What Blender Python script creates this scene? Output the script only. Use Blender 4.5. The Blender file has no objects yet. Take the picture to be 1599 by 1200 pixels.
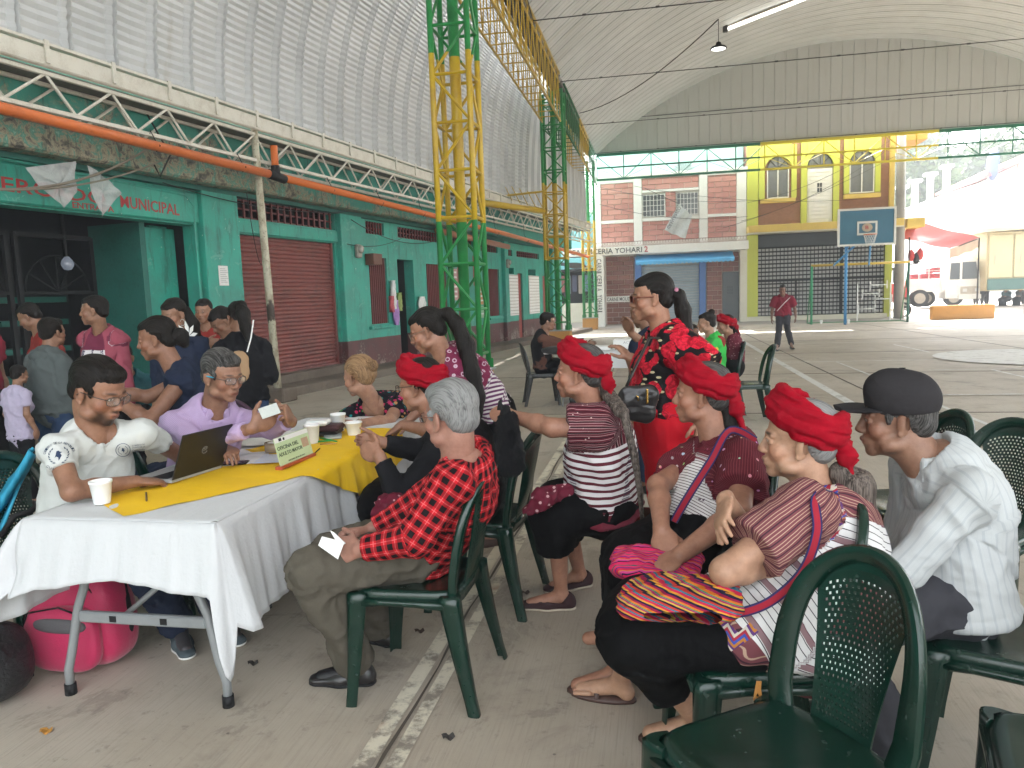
import bpy, math, random, time
import numpy as np
from mathutils import Vector, Matrix
random.seed(7); RNG = np.random.default_rng(11)
SC = bpy.context.scene
COL = SC.collection
PI = math.pi

# ------------------------------------------------------------------ camera
CAM_H = 1.5
FPX, CX, CY = 1165.0, 799.5, 600.0
def _unit(v): v = np.array(v, float); return v/np.linalg.norm(v)
_wy = _unit([1028-CX, 458-CY, FPX])
_wz = np.cross([1028-CX, 458-CY, FPX], [-5075-CX, 674-CY, FPX]); _wz = _unit(_wz)
if _wz[1] > 0: _wz = -_wz
_wx = np.cross(_wy, _wz)
RC = np.array([_wx, _wy, _wz])                 # camera axes -> world axes
cam_d = bpy.data.cameras.new('camera'); cam = bpy.data.objects.new('camera', cam_d); COL.objects.link(cam)
cam_d.sensor_width = 36.0; cam_d.lens = FPX/1599.0*36.0; cam_d.clip_end = 900.0; cam_d.clip_start = 0.05
_m = Matrix.Identity(4)
for _r in range(3):
    _m[_r][0] = RC[_r][0]; _m[_r][1] = -RC[_r][1]; _m[_r][2] = -RC[_r][2]
_m.translation = Vector((0, 0, CAM_H)); cam.matrix_world = _m
SC.camera = cam

def at(px, py, dist):
    """world point seen in the given direction at a measured distance along the view axis (metres)"""
    d = np.array([(px-CX)/FPX, (py-CY)/FPX, 1.0])*dist
    w = RC @ d
    return np.array([w[0], w[1], w[2]+CAM_H])
def onz(px, py, z=0.0):
    d = RC @ np.array([px-CX, py-CY, FPX]); t = (z-CAM_H)/d[2]
    return np.array([d[0]*t, d[1]*t, z])

# ------------------------------------------------------------------ light
SUN_EL, SUN_AZ = math.radians(47.5), math.radians(4.0)     # azimuth measured from +Y towards +X
w = bpy.data.worlds.new('World'); SC.world = w; w.use_nodes = True
_nt = w.node_tree; _bg = _nt.nodes['Background']
_sky = _nt.nodes.new('ShaderNodeTexSky'); _sky.sky_type = 'NISHITA'; _sky.sun_disc = False
_sky.sun_elevation = SUN_EL; _sky.sun_rotation = SUN_AZ; _sky.air_density = 1.6; _sky.dust_density = 4.5; _sky.ozone_density = 1.0
_hs = _nt.nodes.new('ShaderNodeHueSaturation'); _hs.inputs['Saturation'].default_value = .22; _nt.links.new(_sky.outputs[0], _hs.inputs['Color']); _nt.links.new(_hs.outputs[0], _bg.inputs[0]); _bg.inputs[1].default_value = 0.15
_sl = bpy.data.lights.new('sun', 'SUN'); _sl.energy = 3.6; _sl.angle = math.radians(0.6); _sl.color = (1, .96, .9)
_so = bpy.data.objects.new('sun', _sl); COL.objects.link(_so)
_sd = Vector((math.sin(SUN_AZ)*math.cos(SUN_EL), math.cos(SUN_AZ)*math.cos(SUN_EL), math.sin(SUN_EL)))
_so.rotation_euler = _sd.to_track_quat('Z', 'Y').to_euler(); _so.location = _sd*60
SC.view_settings.view_transform = 'Standard'; SC.view_settings.look = 'None'
SC.view_settings.exposure = 3.3; SC.view_settings.gamma = 1.0; SC.view_settings.use_curve_mapping = False
SC.render.engine = 'CYCLES'
SC.cycles.max_bounces = 7; SC.cycles.diffuse_bounces = 5; SC.cycles.glossy_bounces = 3; SC.cycles.transmission_bounces = 3
SC.cycles.transparent_max_bounces = 6; SC.cycles.sample_clamp_indirect = 6.0

# ------------------------------------------------------------------ shader helper
class K:
    def __init__(s, t, o): s.t = t; s.o = o
    def __add__(s, b): return s.t.m('ADD', s, b)
    def __radd__(s, b): return s.t.m('ADD', s, b)
    def __sub__(s, b): return s.t.m('SUBTRACT', s, b)
    def __rsub__(s, b): return s.t.m('SUBTRACT', b, s)
    def __mul__(s, b): return s.t.m('MULTIPLY', s, b)
    def __rmul__(s, b): return s.t.m('MULTIPLY', s, b)
    def __truediv__(s, b): return s.t.m('DIVIDE', s, b)
    def __lt__(s, b): return s.t.m('LESS_THAN', s, b)
    def __gt__(s, b): return s.t.m('GREATER_THAN', s, b)
    def frac(s): return s.t.m('FRACT', s)
    def abs(s): return s.t.m('ABSOLUTE', s)
    def sin(s): return s.t.m('SINE', s)
    def floor(s): return s.t.m('FLOOR', s)
    def pow(s, b): return s.t.m('POWER', s, b)
    def max(s, b): return s.t.m('MAXIMUM', s, b)
    def min(s, b): return s.t.m('MINIMUM', s, b)
class T:
    def __init__(s, nt): s.nt = nt
    def put(s, inp, v):
        if isinstance(v, K): s.nt.links.new(v.o, inp)
        elif isinstance(v, (tuple, list)) and len(v) == 3 and inp.type == 'RGBA': inp.default_value = (*v, 1)
        else: inp.default_value = v
    def m(s, op, a, b=None, clamp=False):
        n = s.nt.nodes.new('ShaderNodeMath'); n.operation = op; n.use_clamp = clamp
        s.put(n.inputs[0], a)
        if b is not None: s.put(n.inputs[1], b)
        return K(s, n.outputs[0])
    def mix(s, f, a, b):
        n = s.nt.nodes.new('ShaderNodeMix'); n.data_type = 'RGBA'
        s.put(n.inputs[0], f); s.put(n.inputs[6], a); s.put(n.inputs[7], b)
        return K(s, n.outputs[2])
    def mul(s, a, b, f=1.0):
        n = s.nt.nodes.new('ShaderNodeMix'); n.data_type = 'RGBA'; n.blend_type = 'MULTIPLY'
        s.put(n.inputs[0], f); s.put(n.inputs[6], a); s.put(n.inputs[7], b)
        return K(s, n.outputs[2])
    def scl(s, col, f):
        n = s.nt.nodes.new('ShaderNodeVectorMath'); n.operation = 'SCALE'
        s.put(n.inputs[0], col); s.put(n.inputs[3], f); return K(s, n.outputs[0])
    def step(s, x, a, b):
        n = s.nt.nodes.new('ShaderNodeMapRange'); n.interpolation_type = 'SMOOTHSTEP'
        s.put(n.inputs[0], x); n.inputs[1].default_value = a; n.inputs[2].default_value = b
        return K(s, n.outputs[0])
    def obj(s): return K(s, s.nt.nodes.new('ShaderNodeTexCoord').outputs['Object'])
    def pos(s): return K(s, s.nt.nodes.new('ShaderNodeNewGeometry').outputs['Position'])
    def rnd(s): return K(s, s.nt.nodes.new('ShaderNodeObjectInfo').outputs['Random'])
    def attr(s, name, col=False):
        n = s.nt.nodes.new('ShaderNodeAttribute'); n.attribute_name = name
        return K(s, n.outputs['Color' if col else 'Vector'])
    def sep(s, v):
        n = s.nt.nodes.new('ShaderNodeSeparateXYZ'); s.put(n.inputs[0], v)
        return [K(s, o) for o in n.outputs]
    def comb(s, x, y, z):
        n = s.nt.nodes.new('ShaderNodeCombineXYZ')
        for i, q in enumerate((x, y, z)): s.put(n.inputs[i], q)
        return K(s, n.outputs[0])
    def vmul(s, v, k):
        n = s.nt.nodes.new('ShaderNodeVectorMath'); n.operation = 'MULTIPLY'
        s.put(n.inputs[0], v); n.inputs[1].default_value = k; return K(s, n.outputs[0])
    def noise(s, v, sc=5., det=3., rough=.5, dist=0., color=False):
        n = s.nt.nodes.new('ShaderNodeTexNoise'); s.put(n.inputs['Vector'], v)
        n.inputs['Scale'].default_value = sc; n.inputs['Detail'].default_value = det
        n.inputs['Roughness'].default_value = rough; n.inputs['Distortion'].default_value = dist
        return K(s, n.outputs[1 if color else 0])
    def voro(s, v, sc=5., feat='F1', rnd=1., out='Distance'):
        n = s.nt.nodes.new('ShaderNodeTexVoronoi'); s.put(n.inputs['Vector'], v); n.feature = feat
        n.inputs['Scale'].default_value = sc; n.inputs['Randomness'].default_value = rnd
        return K(s, n.outputs[out])
    def ramp(s, f, stops, const=False):
        n = s.nt.nodes.new('ShaderNodeValToRGB'); s.put(n.inputs[0], f); r = n.color_ramp
        if const: r.interpolation = 'CONSTANT'
        while len(r.elements) < len(stops): r.elements.new(.5)
        for e, (p, c) in zip(r.elements, stops): e.position = p; e.color = (*c, 1)
        return K(s, n.outputs[0])
    def bump(s, h, st=.3, dist=.01):
        n = s.nt.nodes.new('ShaderNodeBump'); s.put(n.inputs['Height'], h)
        n.inputs['Strength'].default_value = st; n.inputs['Distance'].default_value = dist
        return K(s, n.outputs[0])
MATS = {}
def mat(name, fn=None, col=(.5, .5, .5), rough=.6, metal=0., spec=.5, alpha=1., emit=None, sub=0., sheen=0., coat=0.):
    """fn(t) may return dict(col=, rough=, bump=, alpha=)"""
    m = bpy.data.materials.new(name); m.use_nodes = True; nt = m.node_tree; b = nt.nodes['Principled BSDF']; t = T(nt)
    b.inputs['Roughness'].default_value = rough; b.inputs['Metallic'].default_value = metal
    b.inputs['Specular IOR Level'].default_value = spec; b.inputs['Alpha'].default_value = alpha
    b.inputs['Base Color'].default_value = (*col, 1)
    if sub: b.inputs['Subsurface Weight'].default_value = sub; b.inputs['Subsurface Radius'].default_value = (.012, .005, .003); b.inputs['Subsurface Scale'].default_value = 1.
    if sheen: b.inputs['Sheen Weight'].default_value = sheen
    if coat: b.inputs['Coat Weight'].default_value = coat; b.inputs['Coat Roughness'].default_value = .15
    if emit: b.inputs['Emission Color'].default_value = (*emit[0], 1); b.inputs['Emission Strength'].default_value = emit[1]
    if fn:
        r = fn(t)
        if 'col' in r: t.put(b.inputs['Base Color'], r['col'])
        if 'rough' in r: t.put(b.inputs['Roughness'], r['rough'])
        if 'bump' in r: t.put(b.inputs['Normal'], r['bump'])
        if 'alpha' in r: t.put(b.inputs['Alpha'], r['alpha'])
    MATS[name] = m; return m
def worn(name, c, c2=None, rough=.55, sc=3., amt=.5, bs=.15, metal=0., spec=.4):
    """paint or plastic with uneven tone, small dirt and fine relief"""
    c2 = c2 or tuple(x*.55 for x in c)
    def fn(t):
        p = t.obj(); n = t.noise(p, sc, 6, .62); n2 = t.noise(p, sc*9, 4, .6)
        f = t.step(n*.65+n2*.35, .42, .72)
        return dict(col=t.mix(f*amt, c, c2), rough=t.m('ADD', n2*.25, rough-.12), bump=t.bump(n2, bs, .004))
    return mat(name, fn, metal=metal, spec=spec)

# ------------------------------------------------------------------ objects
def wloc(o):
    v = Vector((0, 0, 0))
    while o is not None: v += o.location; o = o.parent
    return v
def link(o, parent=None):
    COL.objects.link(o)
    if parent is not None: o.parent = parent
    return o
def tag(o, label=None, cat=None, group=None, kind=None):
    for k, v in (('label', label), ('category', cat), ('group', group), ('kind', kind)):
        if v: o[k] = v
    return o
def thing(name, label, cat, loc=(0, 0, 0), rot=0., group=None):
    o = bpy.data.objects.new(name, None); o.empty_display_size = .1; COL.objects.link(o)
    o.location = tuple(float(x) for x in loc); o.rotation_euler = (0, 0, rot)
    return tag(o, label, cat, group)
def mesh_obj(name, V, F, m=None, parent=None, smooth=False, local=False, mats=None, mi=None):
    me = bpy.data.meshes.new(name)
    V = np.asarray(V, float)
    if parent is not None and not local:
        o3 = wloc(parent); V = V-np.array(o3)
    me.from_pydata(V.tolist() if not isinstance(V, list) else V, [], F if isinstance(F, list) else F.tolist())
    if m is not None: me.materials.append(m)
    if mats:
        for q in mats: me.materials.append(q)
        me.polygons.foreach_set('material_index', mi)
    if smooth: me.polygons.foreach_set('use_smooth', [True]*len(me.polygons))
    me.update()
    o = bpy.data.objects.new(name, me); link(o, parent); return o
def ident(p): return p
def frame(d):
    d = _unit(d); a = np.array([0, 0, 1.]) if abs(d[2]) < .95 else np.array([1., 0, 0])
    u = _unit(np.cross(a, d)); return u, np.cross(d, u), d
class MB:
    def __init__(s, f=None): s.V = []; s.F = []; s.f = f
    def add(s, V, F):
        n = len(s.V)
        for v in V:
            v = np.array(v, float); s.V.append(s.f(v) if s.f else v)
        s.F += [[i+n for i in q] for q in F]; return s
    def box(s, a, b):
        (x0, y0, z0), (x1, y1, z1) = a, b
        return s.add([(x0, y0, z0), (x1, y0, z0), (x1, y1, z0), (x0, y1, z0), (x0, y0, z1), (x1, y0, z1), (x1, y1, z1), (x0, y1, z1)],
                     [(0, 3, 2, 1), (4, 5, 6, 7), (0, 1, 5, 4), (1, 2, 6, 5), (2, 3, 7, 6), (3, 0, 4, 7)])
    def cbox(s, a, b, c=.01):
        """box with chamfered edges"""
        a = np.minimum(a, b).astype(float), np.maximum(a, b).astype(float); lo, hi = a; c = min(c, (hi-lo).min()*.45)
        V = []; F = []; idx = {}
        for ax in range(3):
            for sgn in (0, 1):
                o = [k for k in range(3) if k != ax]; q = []
                for (i, j) in ((0, 0), (1, 0), (1, 1), (0, 1)):
                    p = [0, 0, 0]; p[ax] = (lo, hi)[sgn][ax]
                    p[o[0]] = lo[o[0]]+c if i == 0 else hi[o[0]]-c; p[o[1]] = lo[o[1]]+c if j == 0 else hi[o[1]]-c
                    cs = [0, 0, 0]; cs[ax] = sgn; cs[o[0]] = i; cs[o[1]] = j
                    idx[(ax, *cs)] = len(V); q.append(len(V)); V.append(p)
                F.append(q if (sgn == 1) == (ax != 1) else q[::-1])
        for ax in range(3):
            o = [k for k in range(3) if k != ax]
            for i in (0, 1):
                for j in (0, 1):
                    def key(f, e): cs = [0, 0, 0]; cs[ax] = e; cs[o[0]] = i; cs[o[1]] = j; return idx[(f, *cs)]
                    F.append([key(o[0], 0), key(o[0], 1), key(o[1], 1), key(o[1], 0)])
        for i in (0, 1):
            for j in (0, 1):
                for k in (0, 1): F.append([idx[(0, i, j, k)], idx[(1, i, j, k)], idx[(2, i, j, k)]])
        return s.add(V, F)
    def tube(s, p0, p1, r, n=8, r2=None, cap=True):
        p0 = np.array(p0, float); p1 = np.array(p1, float); r2 = r if r2 is None else r2
        u, v, d = frame(p1-p0); V = []; F = []
        for (p, q) in ((p0, r), (p1, r2)):
            for k in range(n):
                a = 2*PI*k/n; V.append(p+(u*math.cos(a)+v*math.sin(a))*q)
        for k in range(n): F.append((k, (k+1) % n, n+(k+1) % n, n+k))
        if cap: F += [tuple(range(n))[::-1], tuple(range(n, 2*n))]
        return s.add(V, F)
    def path(s, P, r, n=8, cap=True, sx=1., ref=None):
        """tube along a polyline; r number or list; sx flattens"""
        P = [np.array(p, float) for p in P]; R = r if isinstance(r, (list, tuple)) else [r]*len(P); V = []; F = []
        u = None
        for i, p in enumerate(P):
            d = _unit(P[min(i+1, len(P)-1)]-P[max(i-1, 0)])
            if ref is not None: u = _unit(np.cross(ref, d))
            elif u is None: u, _, _ = frame(d)
            else: u = _unit(u-d*np.dot(u, d))
            v = np.cross(d, u)
            for k in range(n):
                a = 2*PI*(k+.5)/n; V.append(p+(u*math.cos(a)+v*math.sin(a)*sx)*R[i])
        for i in range(len(P)-1):
            for k in range(n): F.append((i*n+k, i*n+(k+1) % n, (i+1)*n+(k+1) % n, (i+1)*n+k))
        if cap: F += [tuple(range(n))[::-1], tuple(range((len(P)-1)*n, len(P)*n))]
        return s.add(V, F)
    def lathe(s, c, prof, n=24):
        V = []; F = []
        for (r, z) in prof:
            for k in range(n): a = 2*PI*k/n; V.append((c[0]+r*math.cos(a), c[1]+r*math.sin(a), c[2]+z))
        for i in range(len(prof)-1):
            for k in range(n): F.append((i*n+k, i*n+(k+1) % n, (i+1)*n+(k+1) % n, (i+1)*n+k))
        return s.add(V, F)
    def prism(s, pts, ax, a, b):
        """outline extruded along axis ax from a to b"""
        n = len(pts); V = []
        for q in (a, b):
            for (x, y) in pts: p = [x, y]; p.insert(ax, q); V.append(p)
        F = [tuple(range(n))[::-1], tuple(range(n, 2*n))]+[(k, (k+1) % n, n+(k+1) % n, n+k) for k in range(n)]
        return s.add(V, F)
    def grid(s, P):
        """P: array rows x cols x 3"""
        P = np.asarray(P); a, b = P.shape[:2]
        F = [(i*b+j, i*b+j+1, (i+1)*b+j+1, (i+1)*b+j) for i in range(a-1) for j in range(b-1)]
        return s.add(P.reshape(-1, 3), F)
    def build(s, name, m, parent=None, smooth=False):
        return mesh_obj(name, np.array(s.V), s.F, m, parent, smooth)
def struct(name, mb, m, smooth=False): return tag(mb.build(name, m, None, smooth), kind='structure')
def dup(root, loc, rot=0., label=None, group=None):
    r = root.copy(); COL.objects.link(r); r.location = tuple(float(x) for x in loc); r.rotation_euler = (0, 0, rot)
    if label: r['label'] = label
    if group: r['group'] = group
    for ch in list(root.children):
        c = ch.copy(); COL.objects.link(c); c.parent = r
        for g in ch.children: d = g.copy(); COL.objects.link(d); d.parent = c
    return r
def text_mesh(s, size, extrude=.001, bold=0.):
    cu = bpy.data.curves.new('txt', 'FONT'); cu.body = s; cu.size = size; cu.extrude = extrude; cu.offset = bold; cu.resolution_u = 2
    cu.align_x = 'LEFT'
    o = bpy.data.objects.new('txt', cu); COL.objects.link(o)
    dg = bpy.context.evaluated_depsgraph_get(); me = bpy.data.meshes.new_from_object(o.evaluated_get(dg))
    V = np.array([v.co[:] for v in me.vertices]); F = [list(p.vertices) for p in me.polygons]
    bpy.data.objects.remove(o); bpy.data.curves.remove(cu); bpy.data.meshes.remove(me)
    return V, F
def text(name, s, o, ux, uz, width, height, m, parent, bold=0., depth=.006):
    """flat lettering: lower-left corner o, reading along ux, up uz, stretched to width x height"""
    V, F = text_mesh(s, 1., .5, bold)
    lo = V.min(0); hi = V.max(0)
    o = np.array(o, float); ux = _unit(ux); uz = _unit(uz); n = np.cross(ux, uz)
    a = (V[:, 0:1]-lo[0])/(hi[0]-lo[0])*width; b = (V[:, 1:2]-lo[1])/(hi[1]-lo[1])*height; c = V[:, 2:3]*depth
    return mesh_obj(name, o+a*ux+b*uz+c*n, F, m, parent)
# ================================================================== materials of the place
def _floor(t):
    p = t.pos(); n = t.noise(p, .35, 6, .65); n2 = t.noise(p, 2.2, 6, .7, .6); n3 = t.noise(t.vmul(p, (110., 3., 1.)), 1., 4, .7)
    n4 = t.noise(p, 14., 5, .7)
    c = t.mix(t.step(n, .35, .68), (.37, .318, .250), (.48, .43, .36))
    c = t.mix(t.step(n2, .52, .72)*.55, c, (.19, .16, .13)); c = t.mix(t.step(n4, .58, .7)*.35, c, (.10, .085, .07))
    c = t.mix(t.step(n3, .46, .72)*.26, c, (.18, .152, .122)); n6 = t.noise(p, .9, 7, .75, 1.5); c = t.mix(t.step(n6, .57, .62)*(1-t.step(n6, .62, .70))*.30, c, (.10, .085, .07))
    sp = t.voro(p, 5.5, 'F1', 1.); c = t.mix((sp < .035)*.6, c, (.05, .04, .032))
    return dict(col=c, rough=t.m('ADD', n2*.35, .42), bump=t.bump(n3*.6+n4*.4, .55, .006))
M_floor = mat('brushed_concrete', _floor, spec=.35)
def _roadm(t):
    p = t.pos(); n = t.noise(p, .5, 6, .65); n2 = t.noise(p, 5, 5, .7)
    return dict(col=t.mix(n, (.30, .27, .24), (.40, .37, .33)), bump=t.bump(n2, .4, .01))
M_road = mat('pale_street', _roadm, rough=.85)
def _walk(t):
    p = t.pos(); n = t.noise(p, 1.2, 6, .7); n2 = t.noise(p, 9, 5, .7)
    c = t.mix(t.step(n, .4, .65), (.11, .082, .06), (.16, .13, .10)); c = t.mix(t.step(n2, .55, .7)*.5, c, (.07, .055, .045))
    return dict(col=c, bump=t.bump(n2, .6, .01))
M_walk = mat('old_sidewalk', _walk, rough=.85)
def _line(t):
    p = t.pos(); n = t.noise(p, 6, 6, .75); n2 = t.noise(p, 1.1, 3, .6)
    f = t.step(n*.75+n2*.25, .47, .60)
    c = t.mix(f, (.62, .57, .45), (.22, .19, .155)); c = t.mix(t.step(t.noise(p, 3.1, 3), .62, .7)*.7, c, (.30, .13, .08))
    return dict(col=c, bump=t.bump(n, .3, .004))
M_oldline = mat('worn_cream_line_paint', _line, rough=.75)
def _line2(t):
    p = t.pos(); n = t.noise(p, 4, 6, .75)
    return dict(col=t.mix(t.step(n, .50, .68), (.62, .62, .60), (.30, .285, .26)))
M_line = mat('worn_white_line_paint', _line2, rough=.6)
M_crack = mat('joint_dirt', col=(.075, .06, .045), rough=.95)
def _teal(t):
    p = t.pos(); z = t.sep(p)[2]; n = t.noise(p, 1.6, 6, .68); n2 = t.noise(t.vmul(p, (7, 7, 1.2)), 1., 5, .7); n3 = t.noise(p, 22, 4, .7)
    c = t.mix(t.step(n, .38, .66), (.028, .36, .27), (.040, .27, .21)); c = t.mix(t.step(n2, .52, .70)*.70, c, (.03, .12, .09)); n7 = t.noise(p, 3.2, 7, .75, .8); c = t.mix(t.step(n7, .60, .63)*.55, c, (.16, .42, .34)); c = t.mix(t.step(n7, .26, .36)*0., c, c)
    mar = t.mix(t.step(n, .4, .62), (.115, .032, .033), (.075, .03, .03))
    wn = t.step(n3*.45+n*.55+(1.-z)*.16, .63, .70); mar = t.mix(wn, mar, (.30, .25, .21))
    c = t.mix(t.step(z+n3*.02, .745, .757), mar, c)
    c = t.mix((t.noise(p, 17, 3, .5) > .73)*.8, c, (.45, .55, .48))
    return dict(col=c, rough=t.m('ADD', n2*.3, .35), bump=t.bump(n3*.5+n*.5, .35, .008))
M_teal = mat('teal_paint_over_maroon_skirting', _teal, spec=.4)
def _fascia(t):
    p = t.pos(); x, y, z = t.sep(p); n = t.noise(p, 1.1, 7, .7, .8); n2 = t.noise(t.vmul(p, (4, 4, .7)), 1., 6, .72); n3 = t.noise(p, 6, 6, .75, .5)
    n5 = t.noise(t.vmul(p, (12, 12, 1.)), 1., 4, .7)
    teal = t.mix(n2, (.035, .30, .23), (.05, .20, .16))
    bare = t.ramp(n3, [(.33, (.03, .03, .026)), (.42, (.10, .095, .08)), (.50, (.33, .29, .20)), (.57, (.05, .22, .17)), (.66, (.24, .42, .33)), (.78, (.38, .34, .26))])
    dmg = t.step(n*.8+n3*.25-(y-7.)*.022-(z-3.6)*.42, .33, .40)
    c = t.mix(dmg, teal, bare)
    c = t.mix(t.step(n2*.6+n*.4, .55, .64)*.85, c, (.02, .022, .02)); c = t.mix(t.step(n5, .56, .70)*.6, c, (.03, .045, .04))
    return dict(col=c, rough=.8, bump=t.bump(n3, .6, .02))
M_fascia = mat('peeling_weathered_fascia', _fascia)
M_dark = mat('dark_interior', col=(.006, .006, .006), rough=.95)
M_dteal = worn('shaded_teal_wall', (.014, .14, .11), (.008, .05, .04))  # darker copy of the teal paint, shade put into its colour
def _shut(t):
    p = t.pos(); n = t.noise(p, 2.5, 6, .7); n2 = t.noise(p, 14, 5, .7); z = t.sep(p)[2]
    c = t.mix(t.step(n, .4, .65), (.23, .065, .055), (.15, .05, .042)); c = t.mix(t.step(n2-z*.05, .56, .66)*.6, c, (.38, .27, .24))
    return dict(col=c, rough=.45, bump=t.bump(n2, .2, .003))
M_shutter = mat('worn_red_shutter_paint', _shut)
M_maroon = worn('maroon_metal_paint', (.16, .03, .028), (.09, .03, .025))
M_reddoor = worn('red_door_paint', (.30, .045, .035), (.2, .04, .035))
M_white_steel = worn('white_truss_paint', (.62, .60, .53), (.40, .36, .29), amt=.7, sc=6)
M_orange = worn('orange_pvc', (.62, .15, .03), (.42, .10, .025), rough=.4, sc=2)
def _pole(t):
    p = t.pos(); n = t.noise(t.vmul(p, (1, 1, .5)), 9, 6, .7); z = t.sep(p)[2]
    c = t.mix(t.step(n, .45, .6), (.52, .50, .38), (.36, .31, .22)); c = t.mix(t.step(n+((z-1.42).abs()*-1.3), .32, .42), c, (.05, .035, .028))
    c = t.mix(t.step(t.noise(p, 30, 4), .6, .68)*.6, c, (.10, .06, .04)); return dict(col=c)
M_pole = mat('chipped_cream_post', _pole, rough=.6)
def _band(name, lo, hi):
    def fn(t):
        p = t.pos(); z = t.sep(p)[2]; n = t.noise(p, 5, 5, .65)
        f = (z > lo)*(z < hi)
        g = t.mix(t.step(n, .4, .7)*.6, (.022, .26, .065), (.015, .15, .045)); yv = t.mix(t.step(n, .4, .7)*.7, (.55, .37, .015), (.40, .24, .02))
        return dict(col=t.mix(f, g, yv), bump=t.bump(n, .1, .003))
    return mat(name, fn, rough=.33, spec=.5)
M_lattice = _band('green_and_yellow_enamel', 2.56, 4.74)
M_yel = worn('yellow_enamel', (.52, .35, .02), (.36, .22, .02), rough=.35)
M_grn = worn('green_enamel', (.02, .20, .06), (.015, .12, .04), rough=.35)
def _zinc(t):
    p = t.pos(); x, y, z = t.sep(p); n = t.noise(p, .7, 6, .65); n2 = t.noise(t.comb(y*3., z*.35, x*.35), 1., 5, .7)
    n3 = t.noise(p, 16, 4, .6)
    c = t.mix(t.step(n, .3, .7), (.53, .545, .55), (.44, .455, .46)); c = t.mix(t.step(n2, .56, .74)*.5, c, (.34, .30, .24))
    c = t.mix(t.step(n3*.3+n2*.7, .62, .72)*.35, c, (.20, .18, .14))
    return dict(col=c, rough=t.m('ADD', n2*.2, .38), bump=t.bump(n, .08, .02))
M_zinc = mat('galvanised_sheet', _zinc, metal=0., spec=.5)
def _gab(t):
    p = t.pos(); x, y, z = t.sep(p); n = t.noise(p, .5, 5, .65); n2 = t.noise(t.vmul(p, (3., 1., .4)), 1., 5, .7)
    c = t.mix(n, (.50, .51, .49), (.42, .43, .41)); c = t.mix(t.step(n2, .5, .75)*.4, c, (.30, .29, .25))
    return dict(col=c, rough=.5)
M_gable = mat('dull_zinc_gable', _gab)
M_black = mat('black_plastic', col=(.010, .010, .011), rough=.6, spec=.25)
M_cable = mat('black_cable', col=(.015, .015, .015), rough=.6)
M_ocre = worn('orange_ochre_plaster', (.50, .24, .05), (.36, .17, .05), rough=.7)
M_cream = worn('cream_plaster', (.62, .60, .50), (.48, .44, .34), rough=.75, sc=1.)
M_whitep = worn('white_plaster', (.74, .74, .70), (.58, .57, .52), rough=.75, sc=1.)
M_mint = worn('mint_plaster', (.40, .62, .58), (.34, .52, .49), rough=.8, sc=1.)
M_lime = worn('lime_green_plaster', (.52, .56, .10), (.40, .44, .09), rough=.7, sc=1.)
M_yplast = worn('yellow_plaster', (.68, .50, .13), (.50, .36, .12), rough=.7, sc=2.)
def _blk(t):
    p = t.obj(); n = t.noise(t.pos(), 4, 5, .7); r = t.rnd()
    c = t.mix(r, (.46, .21, .175), (.56, .29, .245)); c = t.mix(t.step(n, .45, .75)*.5, c, (.36, .17, .15)); return dict(col=c, bump=t.bump(n, .3, .01))
M_block = mat('brick_red_block', _blk, rough=.85)
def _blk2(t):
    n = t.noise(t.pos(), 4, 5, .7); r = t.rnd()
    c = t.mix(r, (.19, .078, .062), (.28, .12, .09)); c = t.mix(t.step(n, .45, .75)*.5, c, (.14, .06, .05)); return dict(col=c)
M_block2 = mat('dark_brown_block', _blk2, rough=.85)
def _brick(t):
    n = t.nt.nodes.new('ShaderNodeTexBrick'); p = t.pos(); x, y, z = t.sep(p)
    t.put(n.inputs['Vector'], t.comb(x, z, 0.)); n.inputs['Scale'].default_value = 5.
    n.inputs['Color1'].default_value = (.26, .115, .07, 1); n.inputs['Color2'].default_value = (.34, .155, .10, 1); n.inputs['Mortar'].default_value = (.30, .22, .16, 1)
    n.inputs['Mortar Size'].default_value = .025; return dict(col=K(t, n.outputs[0]), rough=.85)
M_brick = mat('small_brick_far_wall', _brick)
M_glassd = mat('dim_window_glass', col=(.05, .06, .065), rough=.12, spec=.8)
M_lace = worn('grey_curtain', (.16, .17, .17), (.09, .10, .10), sc=8)
M_red_letter = mat('red_letter_paint', col=(.42, .03, .03), rough=.6)
M_black_letter = mat('black_letter_paint', col=(.025, .025, .03), rough=.6)
M_paper = worn('white_paper', (.78, .78, .76), (.68, .68, .66), amt=.3, rough=.8)
def _film(t):
    n = t.noise(t.pos(), 7, 5, .7, 1.); return dict(col=t.mix(n, (.30, .30, .30), (.72, .72, .73)), bump=t.bump(n, .8, .03))
M_film = mat('clear_plastic_sheet', _film, rough=.25, alpha=.72)

# ================================================================== ground
g = MB(); g.add([(-60, -25, 0), (60, -25, 0), (60, 34.2, 0), (-60, 34.2, 0)], [(0, 1, 2, 3)]); struct('court_floor', g, M_floor)
g = MB(); g.add([(-60, 34.2, 0), (60, 34.2, 0), (60, 37.2, .3), (-60, 37.2, .3), (60, 62, .4), (-60, 62, .4), (60, 500, 2), (-60, 500, 2), (400, 500, 2), (-400, 500, 2), (400, 62, .4), (-400, 62, .4)],
      [(0, 1, 2, 3), (3, 2, 4, 5), (5, 4, 6, 7), (4, 10, 8, 6), (11, 5, 7, 9)]); struct('street', g, M_road)
g = MB()
for k in range(-3, 9):
    y = 5.0+k*4.4
    if y > 34: continue
    g.box((-4.2 if y < 24 else -2.2, y-.012, -.01), (18, y+.012, .0035))
g.box((2.9, -4, -.01), (2.925, 33, .0036)); g.box((7.9, -4, -.01), (7.925, 33, .0036)); struct('floor_joint', g, M_crack)
g = MB()
a_ = MB()
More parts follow.
